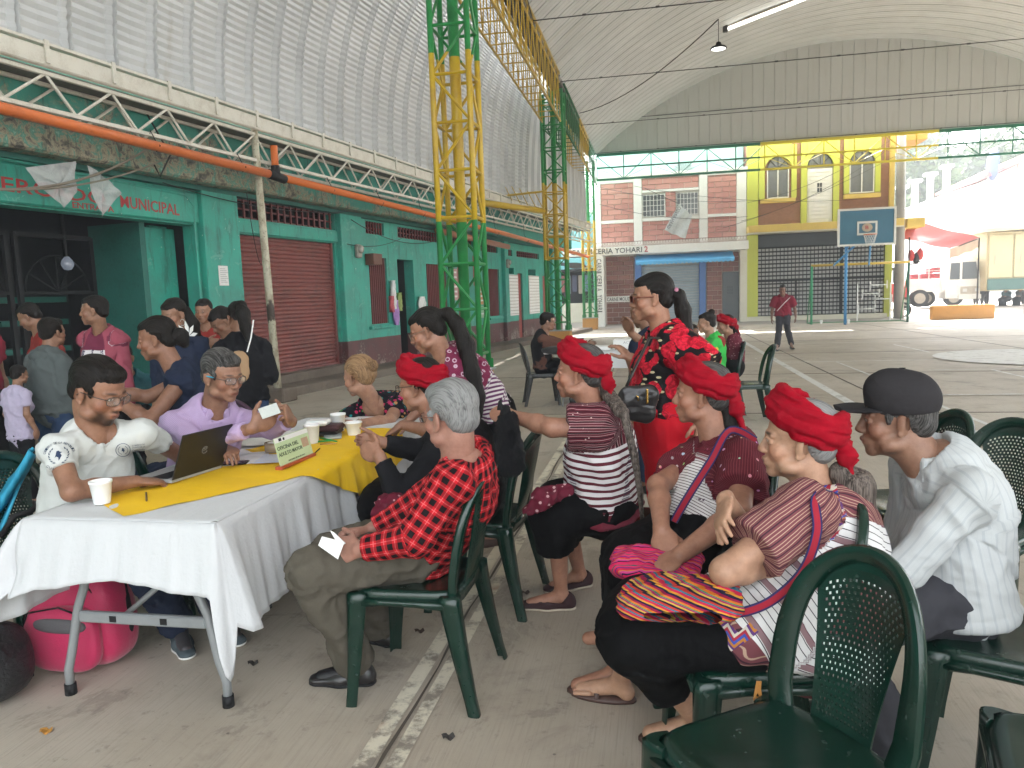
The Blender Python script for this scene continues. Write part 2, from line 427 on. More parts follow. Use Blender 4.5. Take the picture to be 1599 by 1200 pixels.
def strip(b, x0, y0, x1, y1, w, z=.004):
    d = _unit([x1-x0, y1-y0, 0]); n = np.array([-d[1], d[0], 0])*w/2; p = np.array([x0, y0, z]); q = np.array([x1, y1, z])
    b.add([p-n, q-n, q+n, p+n], [(0, 1, 2, 3)])
# old double band with a crack down its middle
b = MB(); strip(b, -.965, -3, -.965, 33, .065); strip(b, -.862, -3, -.862, 33, .055); struct('worn_court_band', b, M_oldline)
b = MB(); P = []
for i in range(120):
    y = -2+i*.3; P.append((-.912+.008*math.sin(i*1.7)+.005*math.sin(i*.61), y))
V = []; F = []
for i, (x, y) in enumerate(P):
    ww = .0055+.003*math.sin(i*2.3); V += [(x-ww, y, .0045), (x+ww, y, .0045)]
    if i: F.append((2*i-2, 2*i-1, 2*i+1, 2*i))
b.add(V, F); struct('floor_crack', b, M_crack)
b = MB(); Z1, Z2, Z3 = .004, .0085, .013
strip(b, 2.42, 5, 2.42, 33, .13, Z1); strip(b, 3.39, 4, 3.39, 11.0, .06, Z1); strip(b, 5.8, 17.7, 5.8, 20.3, .06, Z2); strip(b, 3.48, 13, 3.48, 15.85, .05, Z2)
strip(b, 1.7, 15.9, 9, 15.9, .07, Z2+.004); strip(b, 3.4, 10.84, 12, 10.84, .07, Z3); strip(b, 4.6, 14.05, 12, 14.05, .05, Z2); strip(b, 3.6, 21.35, 12, 21.3, .07, Z2)
strip(b, 5.57, 11, 5.57, 14.0, .06, Z1+.0005); strip(b, 2.5, 30.9, 14, 30.9, .08, Z2); strip(b, 2.7, 8.0, 5.2, 9.0, .07, Z1+.001); strip(b, 1.5, 28.2, 13, 28.4, .12, Z1)
struct('court_line', b, M_line)
b = MB(); n_ = 48; V = [(7.3, 16.2, .0165)]+[(7.3+1.85*math.cos(2*PI*k/n_), 16.2+1.85*math.sin(2*PI*k/n_), .0165) for k in range(n_)]
b.add(V, [(0, k+1, (k+1) % n_+1) for k in range(n_)]); struct('painted_centre_circle', b, M_line)

# ================================================================== market building (its wall runs 9 degrees off the court)
MA = math.radians(9.0); MD = np.array([math.sin(MA), math.cos(MA), 0]); MN = np.array([math.cos(MA), -math.sin(MA), 0])
def mk(p): return MN*p[0]+MD*p[1]+np.array([0, 0, p[2]])          # (t outwards, s along, z)
def mkt(t, s, z): return mk((t, s, z))
b = MB(mk); b.cbox((-8.55, -6, -.02), (-7.7, 31, .15), .02); struct('sidewalk', b, M_walk)
b = MB(mk); b.box((-8.62, 10.1, .15), (-8.25, 13.1, .30)); struct('shop_step', b, M_walk)
MKT = thing('market_building', 'long teal market hall with maroon skirting, lettered entrance and peeling fascia', 'building', mkt(-9, 12, 0))
T0, T1 = -8.5, -8.75
opens = [(4.6, 9.28, 0, 2.78), (10.2, 13.05, .1, 2.72), (10.2, 13.1, 2.98, 3.31), (14.33, 15.1, 1.04, 2.5), (14.28, 15.07, 3.0, 3.27), (15.6, 16.4, 0, 2.5), (15.7, 17.9, 3.0, 3.25),
         (17.1, 18.35, 1.12, 2.44), (19.0, 19.7, 0, 2.42), (18.6, 20.2, 3.0, 3.22), (21.3, 22.2, .97, 2.42), (20.75, 22.15, 2.92, 3.16), (22.85, 23.5, 2.88, 3.08), (23.95, 24.42, 0, 2.33),
         (23.9, 26.35, 2.88, 3.08), (22.95, 23.6, 2.30, 2.5), (25.1, 25.9, 2.28, 2.5), (26.7, 27.3, 0, 2.3)]
S = sorted({-15., 29.2}|{o[0] for o in opens}|{o[1] for o in opens})  # wall lengthened out of view behind the camera to keep the left darker
b = MB(mk)
for s0, s1 in zip(S[:-1], S[1:]):
    mid = (s0+s1)/2; hs = sorted((o[2], o[3]) for o in opens if o[0] <= mid <= o[1]); z = 0
    for (a0, a1) in hs+[(4.2, 4.2)]:
        if a0 > z+.001: b.box((T1, s0, z), (T0, s1, a0))
        z = max(z, a1)
b.build('wall', M_teal, MKT)
for (s0, s1) in ((9.32, 10.12), (13.12, 13.92), (22.45, 22.78), (27.6, 28.0)):
    b = MB(mk); b.cbox((T0-.01, s0, 0), (T0+.13, s1, 3.4), .012); b.build('pier', M_teal, MKT)
b = MB(mk); b.cbox((T0-.05, 4.5, 2.80), (T0+.07, 9.31, 3.26), .02); b.build('sign_beam', M_teal, MKT)
b = MB(mk); b.cbox((T0-.05, 10.14, 2.735), (T0+.05, 13.11, 2.965), .015); b.build('shutter_lintel', M_teal, MKT)
b = MB(mk); b.cbox((-8.35, -6, 3.36), (-8.05, 29.3, 4.2), .03); b.build('fascia', M_fascia, MKT)
b = MB(mk); b.box((-16, -15, 4.2), (-8.0, 29.3, 4.32)); b.build('roof_slab', M_fascia, MKT)
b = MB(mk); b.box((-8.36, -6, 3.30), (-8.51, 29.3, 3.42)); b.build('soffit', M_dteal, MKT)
# interior of the entrance hall and of the rooms behind the openings
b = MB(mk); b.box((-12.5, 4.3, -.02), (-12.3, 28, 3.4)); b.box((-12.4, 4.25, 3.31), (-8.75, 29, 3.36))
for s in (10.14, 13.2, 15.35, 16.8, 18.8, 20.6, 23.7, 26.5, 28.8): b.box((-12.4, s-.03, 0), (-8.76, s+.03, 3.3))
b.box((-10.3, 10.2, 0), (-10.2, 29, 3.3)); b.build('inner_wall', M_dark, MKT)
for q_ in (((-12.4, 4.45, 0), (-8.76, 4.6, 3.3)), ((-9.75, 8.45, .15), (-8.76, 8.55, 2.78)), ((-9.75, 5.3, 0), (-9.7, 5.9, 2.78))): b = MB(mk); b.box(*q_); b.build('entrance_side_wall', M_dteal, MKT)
b = MB(mk); b.box((-9.05, 8.86, .0), (-8.99, 9.2, 2.78)); b.cbox((-8.95, 8.6, .05), (-8.9, 9.26, 2.74), .01); b.build('door_leaf', M_teal, MKT)
for s0 in (5.95, 7.25):                                 # folded metal gates with fan tops inside the entrance
    b = MB(mk); c = s0+.58
    for s in (s0, s0+1.16): b.box((-9.72, s-.03, 0), (-9.66, s+.03, 2.6))
    b.box((-9.72, s0, 2.56), (-9.66, s0+1.16, 2.62)); b.box((-9.72, s0, 1.78), (-9.66, s0+1.16, 1.82))
    for k in range(7):
        a = PI*k/6; b.tube((-9.69, c, 1.82), (-9.69, c+.5*math.cos(a), 1.82+.5*math.sin(a)), .012, 5)
    b.path([(-9.69, c+.5*math.cos(PI*k/12), 1.82+.5*math.sin(PI*k/12)) for k in range(13)], .014, 5); b.build('fan_gate', M_black, MKT)
    for k, z in enumerate((.55, .95, 1.35, 1.68)):
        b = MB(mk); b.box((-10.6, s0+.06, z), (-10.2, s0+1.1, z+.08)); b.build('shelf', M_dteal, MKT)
lamp = thing('hall_lamp', 'round glass lamp glowing dimly in the dark market entrance', 'lamp', mkt(-9.5, 7.85, 2.2))
b = MB(); c0 = mkt(-9.5, 7.85, 2.2); b.lathe(c0, [(.001, -.09), (.05, -.08), (.08, -.03), (.085, .0), (.07, .05), (.03, .10)], 24)
b.build('globe', mat('lamp_glass', col=(.12, .13, .15), rough=.1, spec=.9, emit=((.7, .8, 1.), .015)), lamp, True)
b = MB(); b.tube(c0+[0, 0, .1], c0+[0, 0, 1.1], .01, 6); b.build('cord', M_cable, lamp)
# shutter slats
SL = None
for k in range(33):
    z = .32+k*.0727
    if SL is None:
        b = MB(mk); P = [[(-8.62+.028*math.sin(PI*q/6), s, .32+.0727*q/6) for s in (10.2, 11.6, 13.05)] for q in range(7)]; b.grid(P)
        SL = b.build('slat', M_shutter, MKT, True)
    else:
        o = SL.copy(); o.location.z += k*.0727; link(o, MKT)
b = MB(mk); b.box((-8.66, 10.19, .30), (-8.55, 10.24, 2.72)); b.box((-8.66, 13.0, .3), (-8.55, 13.06, 2.72)); b.box((-8.64, 10.2, .24), (-8.56, 13.06, .33)); b.build('shutter_rail', M_shutter, MKT)
def bars(s0, s1, z0, z1, m, n, name='window_bar', t=-8.55, r=.014):
    b0 = None
    for k in range(n):
        s = s0+(k+.5)*(s1-s0)/n; b = MB(mk); b.box((t-r, s-r*1.3, z0), (t+r, s+r*1.3, z1)); b.build(name, m, MKT)
    b = MB(mk)
    for z in (z0+.02, (z0+z1)/2, z1-.02): b.box((t-.012-.018, s0, z-.015), (t-.018, s1, z+.015))
    b.build('bar_rail', m, MKT)
bars(10.2, 13.1, 2.98, 3.31, M_maroon, 16, 'vent_bar')
for (s0, s1, z0, z1, n) in ((14.33, 15.1, 1.04, 2.5, 9), (17.1, 18.35, 1.12, 2.44, 13), (21.3, 22.2, .97, 2.42, 9)): bars(s0, s1, z0, z1, M_maroon, n)
for (s0, s1, z0, z1, n) in ((14.28, 15.07, 3., 3.27, 7), (15.7, 17.9, 3., 3.25, 15), (18.6, 20.2, 3., 3.22, 10), (20.75, 22.15, 2.92, 3.16, 9), (22.85, 23.5, 2.88, 3.08, 5), (23.9, 26.35, 2.88, 3.08, 12)): bars(s0, s1, z0, z1, M_maroon, n, 'vent_bar')
for (s0, s1, z1) in ((17.15, 18.3, 2.42),):
    b = MB(mk); b.box((-8.66, s0, 1.12), (-8.63, s1, z1)); b.build('shutter_panel', M_maroon, MKT)
for (s0, s1, z0) in ((14.2, 15.2, 1.0), (17.0, 18.45, 1.08), (21.2, 22.3, .93)):
    b = MB(mk); b.cbox((-8.52, s0, z0-.07), (-8.42, s1, z0), .01); b.build('window_sill', M_teal, MKT)
for (s0, s1, z1) in ((23.95, 24.42, 2.33), (26.7, 27.3, 2.3), (19.0, 19.7, 2.42)):
    b = MB(mk); b.cbox((-8.6, s0+.01, .1), (-8.56, s1-.01, z1-.01), .008); o = b.build('door', M_reddoor, MKT)
    b = MB(mk); b.box((-8.555, s0+.06, 1.1), (-8.54, s0+.12, 1.5)); b.build('handle', M_black, o)
b = MB(mk); b.cbox((-8.5, 14.18, 2.32), (-8.28, 14.55, 2.56), .01); b.build('junction_box', worn('rusty_brown_box', (.16, .07, .045)), MKT)
b = MB(mk); b.path([(-8.44, 9.2, .15), (-8.44, 9.2, 3.05), (-8.44, 9.05, 3.2), (-8.44, 6.2, 3.3)], .022, 8); b.build('conduit', M_teal, MKT)
# electric meters
for s, z in ((13.66, 2.6), (22.6, 2.62)):
    q = thing('electric_meter', 'round glass electricity meter on the teal pier %s' % ('right of the red shutter' if s < 15 else 'near the white notice boards'), 'meter', mkt(-8.3, s, z), group='electricity meters on the piers')
    b = MB(mk); b.cbox((-8.37, s-.09, z-.16), (-8.29, s+.09, z+.12), .02); b.build('box', worn('meter_grey', (.30, .28, .24)), q)
    b = MB(mk); u = [(-8.29, .085), (-8.24, .08), (-8.22, .05), (-8.215, .001)]
    V = [(t_, s+r_*math.cos(2*PI*k/14), z+.02+r_*math.sin(2*PI*k/14)) for (t_, r_) in u for k in range(14)]
    b.add(V, [(i*14+k, i*14+(k+1) % 14, (i+1)*14+(k+1) % 14, (i+1)*14+k) for i in range(3) for k in range(14)]); b.build('glass_dome', mat('meter_glass', col=(.35, .34, .30), rough=.15, spec=.8), q, True)
# entrance lettering (partly behind hanging plastic)
for s_, x0, z0, x1, z1, h in (('MERCADO', 5.95, 2.93, 7.62, 2.91, .165), ('MUNICIPAL', 7.86, 2.905, 8.9, 2.885, .16)):
    text('lettering', s_, mkt(T0+.072, x0, z0), mkt(0, x1, z1)-mkt(0, x0, z0), (0, 0, 1), x1-x0, h, M_red_letter, MKT, .01, .004)
text('lettering', 'ENTRADA', mkt(T0+.072, 7.12, 2.825), mkt(0, 1, 0), (0, 0, 1), .62, .075, M_red_letter, MKT, .01, .004)
# notices, boards, posters
q = thing('paper_notice', 'white printed paper notice stuck on the teal pier', 'notice', mkt(-8.36, 9.65, 2.0))
b = MB(mk); b.box((-8.368, 9.55, 1.86), (-8.362, 9.76, 2.17)); b.build('sheet', M_paper, q)
b = MB(mk); [b.box((-8.3615, 9.58, 2.12-k*.03), (-8.3605, 9.58+.12+.03*((k*7) % 3), 2.127-k*.03)) for k in range(8)]; b.build('print', mat('grey_print', col=(.35, .35, .36)), q)
for s0, s1, lb in ((22.86, 23.86, 'white ruled notice board left of the red door'), (25.02, 26.15, 'white ruled notice board right of the red door')):
    q = thing('notice_board', lb, 'board', mkt(-8.45, (s0+s1)/2, 1.6), group='white ruled boards on the market wall')
    b = MB(mk); b.cbox((-8.49, s0, .93), (-8.455, s1, 2.27), .006); b.build('board', M_paper, q)
    b = MB(mk); [b.box((-8.456, s0+.02, .98+k*.105), (-8.451, s1-.02, .995+k*.105)) for k in range(13)]; b.build('rule', mat('board_rule', col=(.30, .25, .22)), q)
def _post(t):
    n = t.noise(t.pos(), 9, 3, .6, color=True); return dict(col=t.mix(.45, n, (.55, .30, .22)), rough=.6)
for s, z0, z1, w_, lb, cc in ((18.62, 1.5, 2.35, .32, 'pink and grey poster behind the green column', (.5, .25, .25)), (20.1, 1.9, 2.75, .32, 'narrow red banner with white lettering on the market wall', (.5, .03, .05)), (20.35, 1.35, 1.95, .45, 'orange printed poster on the market wall', (.62, .2, .06)), (20.5, .95, 1.3, .4, 'pale green leaflet on the market wall', (.3, .5, .35))):
    q = thing('poster', lb, 'poster', mkt(-8.46, s, z0)); b = MB(mk); b.box((-8.49, s, z0), (-8.48, s+w_, z1)); b.build('sheet', worn('poster_print_%d' % int(s*10), cc, (.7, .6, .5), sc=7), q)
    b = MB(mk); [b.box((-8.479, s+.05, z1-.12-k*.13), (-8.476, s+w_-.06, z1-.07-k*.13)) for k in range(int((z1-z0)/.14))]; b.build('print', M_paper, q)
# goods hanging by the dark doorway
for (s, z1, z0, w_, c, lb, nm) in ((15.20, 2.0, 1.35, .12, (.75, .75, .74), 'white plastic bag hung beside the doorway', 'hanging_bag'), (15.28, 1.55, .98, .20, (.42, .22, .55), 'lilac cloth bag hung beside the doorway', 'hanging_cloth'), (15.47, 1.72, 1.3, .12, (.30, .38, .10), 'olive green cloth hung beside the doorway', 'hanging_cloth'),
                                (16.62, 1.62, 1.25, .34, (.72, .72, .70), 'bunched white plastic bags hung right of the doorway', 'hanging_bag'), (15.1, 1.65, 1.28, .07, (.55, .10, .12), 'narrow red cloth hung beside the barred window', 'hanging_cloth')):
    b = MB(mk); R_ = []; n_ = 9
    for i in range(n_):
        f = i/(n_-1); ww = w_*(.25+.85*math.sin(PI*min(1, .12+f*.75))); zz = z1+(z0-z1)*f
        R_.append([(-8.42+.05*math.cos(a)+.02*math.sin(5*a+i), s+ww*.5*math.sin(a)+.01*math.sin(3*a+i), zz) for a in [2*PI*k/14 for k in range(15)]])
    b.grid(R_); o = b.build(nm, worn(nm+'_stuff_%d' % int(s*100), c, tuple(x*.6 for x in c), sc=12), None, True); tag(o, lb, 'bag' if 'bag' in nm else 'cloth')
# plastic sheets under the fascia
for k, (P0, lb) in enumerate((([(40, 262), (120, 252), (118, 300), (103, 325), (75, 305)], 'clear plastic sheet hanging left over the MERCADO lettering'), ([(135, 258), (170, 280), (188, 303), (160, 340), (150, 318)], 'clear plastic sheet hanging over the gap in the market lettering'))):
    Q = []
    for (x, y) in P0:
        d = RC @ np.array([x-CX, y-CY, FPX]); c = np.array([0, 0, CAM_H]); tt = np.dot(MN*-8.0-c, MN)/np.dot(d, MN); Q.append(c+d*tt)
    Q = [np.array(q) for q in Q]; c = sum(Q)/5; b = MB(); V = [c]; F = []; N = 60
    for i in range(5):
        for j in range(12): V.append(Q[i]*(1-j/12)+Q[(i+1) % 5]*j/12)
    ring = V[1:]; V = []; L = 8
    for r in range(L+1):
        for i, p in enumerate(ring):
            a = i/60*2*PI; w_ = .022*math.sin(a*3+k)*math.sin(r/L*PI*.5)+.010*math.sin(a*7+r*.5)*(r/L); V.append(c+(p-c)*(r/L+.001)+MN*w_)
    F = [(r*60+i, r*60+(i+1) % 60, (r+1)*60+(i+1) % 60, (r+1)*60+i) for r in range(L) for i in range(60)]
    b.add(V, F); tag(b.build('plastic_sheet', M_film, None, True), lb, 'plastic sheet')
def sag(P0, P1, d, n=14): P0 = np.array(P0); P1 = np.array(P1); return [P0+(P1-P0)*i/n+np.array([0, 0, -d*4*(i/n)*(1-i/n)]) for i in range(n+1)]
def cable(P, r, lb, m=None): b = MB(); b.path(P, r, 5); tag(b.build('cable', m or M_cable, None, True), lb, 'cable')
M_gcable = mat('grey_cable', col=(.20, .17, .13), rough=.6)
cable(sag(mkt(-7.95, 4.5, 2.95), mkt(-7.95, 8.1, 3.75), .42), .016, 'thick grey cable drooping in front of the MERCADO lettering', M_gcable)
cable(sag(mkt(-7.92, 4.5, 2.86), mkt(-7.92, 8.3, 3.6), .30), .012, 'thinner grey cable drooping below the thick one', M_gcable)
cable(sag(mkt(-8.3, 8.5, 3.3), mkt(-8.3, 13.3, 3.35), .15), .008, 'thin black cable sagging along the soffit above the shutter')
cable(sag(mkt(-8.3, 13.4, 3.2), mkt(-8.3, 17.8, 3.1), .28), .009, 'black cable looping over the barred window')
cable(sag(mkt(-8.3, 13.2, 2.7), mkt(-8.3, 16.2, 3.2), .18), .007, 'thin black cable running from the meter over the doorway')
cable([mkt(-7.98, 8.0, 4.1), mkt(-7.9, 8.05, 3.9), mkt(-7.88, 8.25, 3.6), mkt(-7.95, 8.1, 3.3), mkt(-7.98, 8.05, 3.45)], .012, 'black cable loop around the orange pipe')
cable(sag(mkt(-8.0, 9.9, 3.3), mkt(-8.2, 10.4, 2.2), .3), .006, 'thin cable dangling at the corner of the red shutter')

# ---- cream post, eave truss and gutter
q = thing('roof_post', 'chipped cream steel post with a dark scar in front of the red shutter', 'post', mkt(-7.55, 9.75, 0))
b = MB(); p0 = mkt(-7.55, 9.75, 0); p1 = mkt(-7.62, 9.70, 4.2); b.tube(p0, p1, .062, 14, .055); b.build('shaft', M_pole, q, True)
b = MB(mk); b.cbox((-7.72, 9.58, 0), (-7.34, 9.96, .22), .02); b.build('footing', M_walk, q)
ETR = thing('eave_truss', 'white lattice truss and gutter under the edge of the curved roof', 'truss', mkt(-7.6, 12, 3.7))
b = MB(mk); b.cbox((-7.62, -6, 4.17), (-7.52, 30.3, 4.37), .015); b.box((-7.66, -6, 4.39), (-7.50, 30.3, 4.42)); b.build('gutter', M_white_steel, ETR)
b = MB(mk); b.box((-8.05, -6, 4.14), (-7.63, 30.3, 4.17)); b.build('gutter_floor', worn('dark_stained_sheet', (.14, .13, .11), (.06, .055, .05)), ETR)
for t_, nm in ((-7.60, 'chord'), (-7.98, 'chord')):
    b = MB(mk); b.cbox((t_-.025, -6, 3.70), (t_+.025, 30.3, 3.75), .006); b.build(nm, M_white_steel, ETR)
    b = MB(mk); b.cbox((t_-.025, -6, 4.09), (t_+.025, 30.3, 4.135), .006); b.build(nm, M_white_steel, ETR)
k = 0; s = -2.0
while s < 30:
    for t_, off in ((-7.60, 0), (-7.98, .42)):
        b = MB(mk); b.tube((t_, s+off, 3.74), (t_, s+off+.5, 4.11), .017, 6); b.build('diagonal', M_white_steel, ETR)
        b = MB(mk); b.tube((t_, s+off+.5, 4.11), (t_, s+off+.84, 3.74), .017, 6); b.build('diagonal', M_white_steel, ETR)
    b = MB(mk); b.box((-7.515, s+.45, 4.2), (-7.49, s+.50, 4.44)); b.build('bracket', M_white_steel, ETR)
    s += .86
q = thing('drain_pipe', 'orange plastic drain pipe slung under the white truss with a dark elbow', 'pipe', mkt(-7.5, 10, 3.5))
b = MB(mk); b.path([(-7.48, -5, 3.70), (-7.48, 5.3, 3.60), (-7.48, 9.9, 3.53)], .062, 12); b.build('pipe_run', M_orange, q, True)
b = MB(mk); b.path([(-7.48, 10.05, 3.52), (-7.48, 20, 3.32), (-7.48, 29.6, 3.05)], .06, 12); b.build('pipe_run', M_orange, q, True)
b = MB(mk); b.path([(-7.48, 9.97, 3.60), (-7.48, 9.97, 3.98)], .055, 12); b.build('riser', M_orange, q, True)
b = MB(mk); b.path([(-7.48, 9.8, 3.535), (-7.48, 10.18, 3.50)], .072, 12); b.path([(-7.48, 9.98, 3.52), (-7.48, 9.97, 3.68)], .068, 12); b.build('elbow', M_black, q, True)
for s in (1.5, 5, 7.6, 9.2, 11.5, 13.2, 15, 17.2, 19.5, 22, 24.5, 27): 
    zz = 3.60-(s-5.3)*.0155 if s < 9.9 else 3.52-(s-10)*.024
    b = MB(mk); b.path([(-7.48, s, zz-.068), (-7.41, s, zz), (-7.48, s, zz+.07), (-7.55, s, zz+.2), (-7.56, s, 3.72)], .006, 4); b.build('wire_tie', M_cable, q)
q = thing('stub_pipe', 'short terracotta drain stub poking from the soffit behind the green column', 'pipe', mkt(-8, 17, 3.2))
b = MB(mk); b.path([(-8.2, 17.2, 3.25), (-7.9, 21.5, 3.05)], .08, 10); b.build('pipe_run', worn('terracotta_pipe', (.42, .17, .10)), q, True)

# ---- curved sheet over the market side: from the eave (t=-7.62) up to the gutter beam (X=-3.1)
XB = -3.12; VC = []
LV = thing('market_side_roof', 'curved corrugated metal roof bulging up from the white gutter to the column beam', 'roof', (-4.5, 12, 4.4))
def lv_pt(s, f, dn=0.):
    e = mkt(-7.60, s, 4.40); X1 = XB; Y1 = e[1]+(.15*(X1-e[0])) ; a = f*PI/2
    top = 8.55
    wx = 1-math.cos(a); wz = math.sin(a)**.92
    p = np.array([e[0]+(X1-e[0])*wx, e[1]+(Y1-e[1])*wx, e[2]+(top-e[2])*wz])
    n = np.array([-math.cos(a), .0, math.sin(a)])
    return p+n*dn
s = -13.  # starts behind the camera: unseen panels added to cut light on the left
while s < 29.6:
    near = 0 < s < 22
    b = MB(); prof = [(0, .0), (.025, -.085), (.07, -.015), (.30, 0), (.54, -.015), (.58, -.085), (.605, 0)]
    nf = 130 if near else 40
    R_ = []
    for i in range(nf+1):
        f = i/nf; c = .011*math.cos(PI*i) if near else 0
        R_.append([lv_pt(s+ds, f, -dn*1.0+c*(0 if j in (0, 6) else 1)) for j, (ds, dn) in enumerate([(a_, -b_) for a_, b_ in prof])])
    b.grid(R_); b.build('roof_panel', M_zinc, LV); s += .61

# ---- main vault over the court
MR = thing('court_roof', 'wide arched sheet metal vault over the court with seamed panels', 'roof', (7.7, 15, 8))
VR, VZ0, VX0 = 15.7, 11.5-15.7, 7.7
def vt(x, dn=0.): a = math.asin((x-VX0)/VR); return np.array([VX0+(VR+dn)*math.sin(a), 0, VZ0+(VR+dn)*math.cos(a)])
XS = np.linspace(-2.62, 18.02, 61)
prof = [(0, .0), (.018, .055), (.05, .055), (.068, .0), (.20, .0), (.215, .008), (.235, .008), (.25, 0), (.42, .0), (.435, .008), (.455, .008), (.47, 0), (.61, 0)]
b = MB(); R_ = []
for x in XS: R_.append([vt(x, dn)+np.array([0, y, 0]) for y, dn in prof])
b.grid(R_); PAN = b.build('roof_panel', M_zinc, None); PAN.parent = MR
base_y = 34.0-.61*64
PAN.location = (-7.7, base_y-15, -8)
for k in range(1, 64):
    o = PAN.copy(); o.location = (-7.7, base_y-15+k*.61, -8); link(o, MR)
for (y, x0, z0) in ((12.2, -2.62, 7.5), (16.9, -2.62, 7.5), (21.7, -2.62, 7.5), (27.3, -2.62, 7.5), (32.8, -2.62, 7.5)):
    b = MB(); b.tube((x0, y, z0), (18, y, 7.52), .012, 6)
    for xx in np.arange(-1.5, 18, 1.55): b.tube((xx-.03, y, 7.51), (xx+.05, y, 7.51), .022, 6)
    b.build('tie_rod', M_cable, MR)
b = MB(); b.cbox((17.9, -13, 6.3), (18.1, 34, 7.6), .02); b.build('edge_beam', M_grn, MR)
GAB = thing('gable_wall', 'grey sheet gable filling the arch at the far end of the court roof', 'gable', (7.7, 34, 7.7))
x = -2.6
while x < 18.0:
    x1 = min(x+.44, 18.02); za, zb = vt(max(-2.62, x))[2], vt(min(18.02, x1))[2]
    b = MB(); y = 34.02; e = .018
    b.add([(x, y, 7.60), (x+.016, y-e, 7.60), (x1-.016, y-e, 7.60), (x1, y, 7.60), (x1, y, zb), (x1-.016, y-e, zb), (x+.016, y-e, za), (x, y, za)],
          [(0, 1, 6, 7), (1, 2, 5, 6), (2, 3, 4, 5)]); b.build('gable_panel', M_gable, GAB); x = x1
b = MB(); b.tube((-2.6, 33.99, 9.12), (18, 33.99, 9.16), .014, 6); b.build('gable_rail', M_cable, GAB)
b = MB(); b.box((-2.62, 34.06, 7.6), (18.1, 34.09, 7.63)); V = []
b.path([vt(x)+np.array([0, 34.05, -.01]) for x in XS], .035, 6); b.build('gable_edge', M_grn, GAB)
# the green and yellow truss under the gable
def _ft(t):
    x, y, z = t.sep(t.pos()); n = t.noise(t.pos(), 3, 4); f = (x > 4.3)*(x < 11.2)
    return dict(col=t.mix(f, t.mix(n, (.02, .12, .10), (.02, .20, .10)), (.62, .52, .04)))
M_ftruss = mat('gable_truss_enamel', _ft, rough=.4)
FT = thing('gable_truss', 'thin green and yellow lattice truss spanning under the grey gable', 'truss', (7.7, 33.9, 6.5))
for z, r in ((7.60, .055), (7.05, .032), (6.54, .042)):
    b = MB(); b.box((-2.6, 33.9-r, z-r), (18, 33.9+r, z+r)); b.build('chord', M_ftruss, FT)
k = 0; x = -2.6
while x < 18:
    b = MB(); b.tube((x, 33.9, 6.55), (x, 33.9, 7.58), .026, 5); b.build('upright', M_ftruss, FT)
    b = MB(); b.tube((x, 33.87, 7.58 if k % 2 == 0 else 6.55), (x+1.18, 33.87, 6.55 if k % 2 == 0 else 7.58), .024, 5); b.build('diagonal', M_ftruss, FT)
    b = MB(); b.tube((x, 33.93, 7.05 if k % 2 == 0 else 6.55), (x+1.18, 33.93, 6.55 if k % 2 == 0 else 7.05), .012, 5); b.build('diagonal', M_ftruss, FT)
    x += 1.18; k += 1

# ---- lattice columns
def lattice(yc, lb, zt=7.3, det=True):
    x0, x1, y0, y1 = -2.90, -2.40, yc-.25, yc+.25
    if yc > 15: x0, x1 = -3.2, -2.6
    if yc > 30: x0, x1 = -3.25, -2.72
    xc = (x0+x1)/2
    q = thing('lattice_column', lb, 'column', (xc, yc, 0), group='lattice columns along the court edge')
    b = MB(); b.cbox((x0-.06, y0-.06, 0), (x1+.06, y1+.06, .50), .015); b.build('footing', M_ocre, q)
    b = MB(); b.cbox((x0-.09, y0-.09, .50), (x1+.09, y1+.09, .53), .006); b.build('base_plate', worn('plate_grey', (.35, .38, .36)), q)
    for cx_, cy_ in ((x0, y0), (x1, y0), (x0, y1), (x1, y1)):
        b = MB(); b.tube((cx_, cy_, .53), (cx_, cy_, zt), .040, 12); b.build('corner_tube', M_lattice, q, True)
    b = MB(); b.tube((xc, yc, .53), (xc, yc, zt), .075, 16); b.build('centre_pipe', M_lattice, q, True)
    b = MB()
    for sx in (x0, x1):
        for sy in (y0, y1): b.add([(sx, sy, .53), (sx+.12*(1 if sx == x1 else -1)*.6, sy, .53), (sx, sy, .80)], [(0, 1, 2)]); b.box((sx-.07, sy-.006, .53), (sx+.07, sy+.006, .66))
    b.build('gusset', M_lattice, q)
    z = .75; k = 0; H_ = .62
    while z < zt-.1:
        for (a_, b_) in (((x0, y0), (x1, y0)), ((x1, y0), (x1, y1)), ((x1, y1), (x0, y1)), ((x0, y1), (x0, y0))):
            m_ = MB(); m_.tube((*a_, z), (*b_, z), .022, 6); m_.build('strut', M_lattice, q)
            if k % 2: a_, b_ = b_, a_
            m_ = MB(); m_.tube((*a_, z), (*b_, min(z+H_, zt)), .021, 6); m_.build('brace', M_lattice, q)
        z += H_; k += 1
    return q
lattice(10.15, 'nearest green and yellow lattice column on an orange footing beside the seated group')
lattice(21.9, 'middle green and yellow lattice column behind the man at the white table')
lattice(33.4, 'farthest lattice column at the corner below the grey gable')
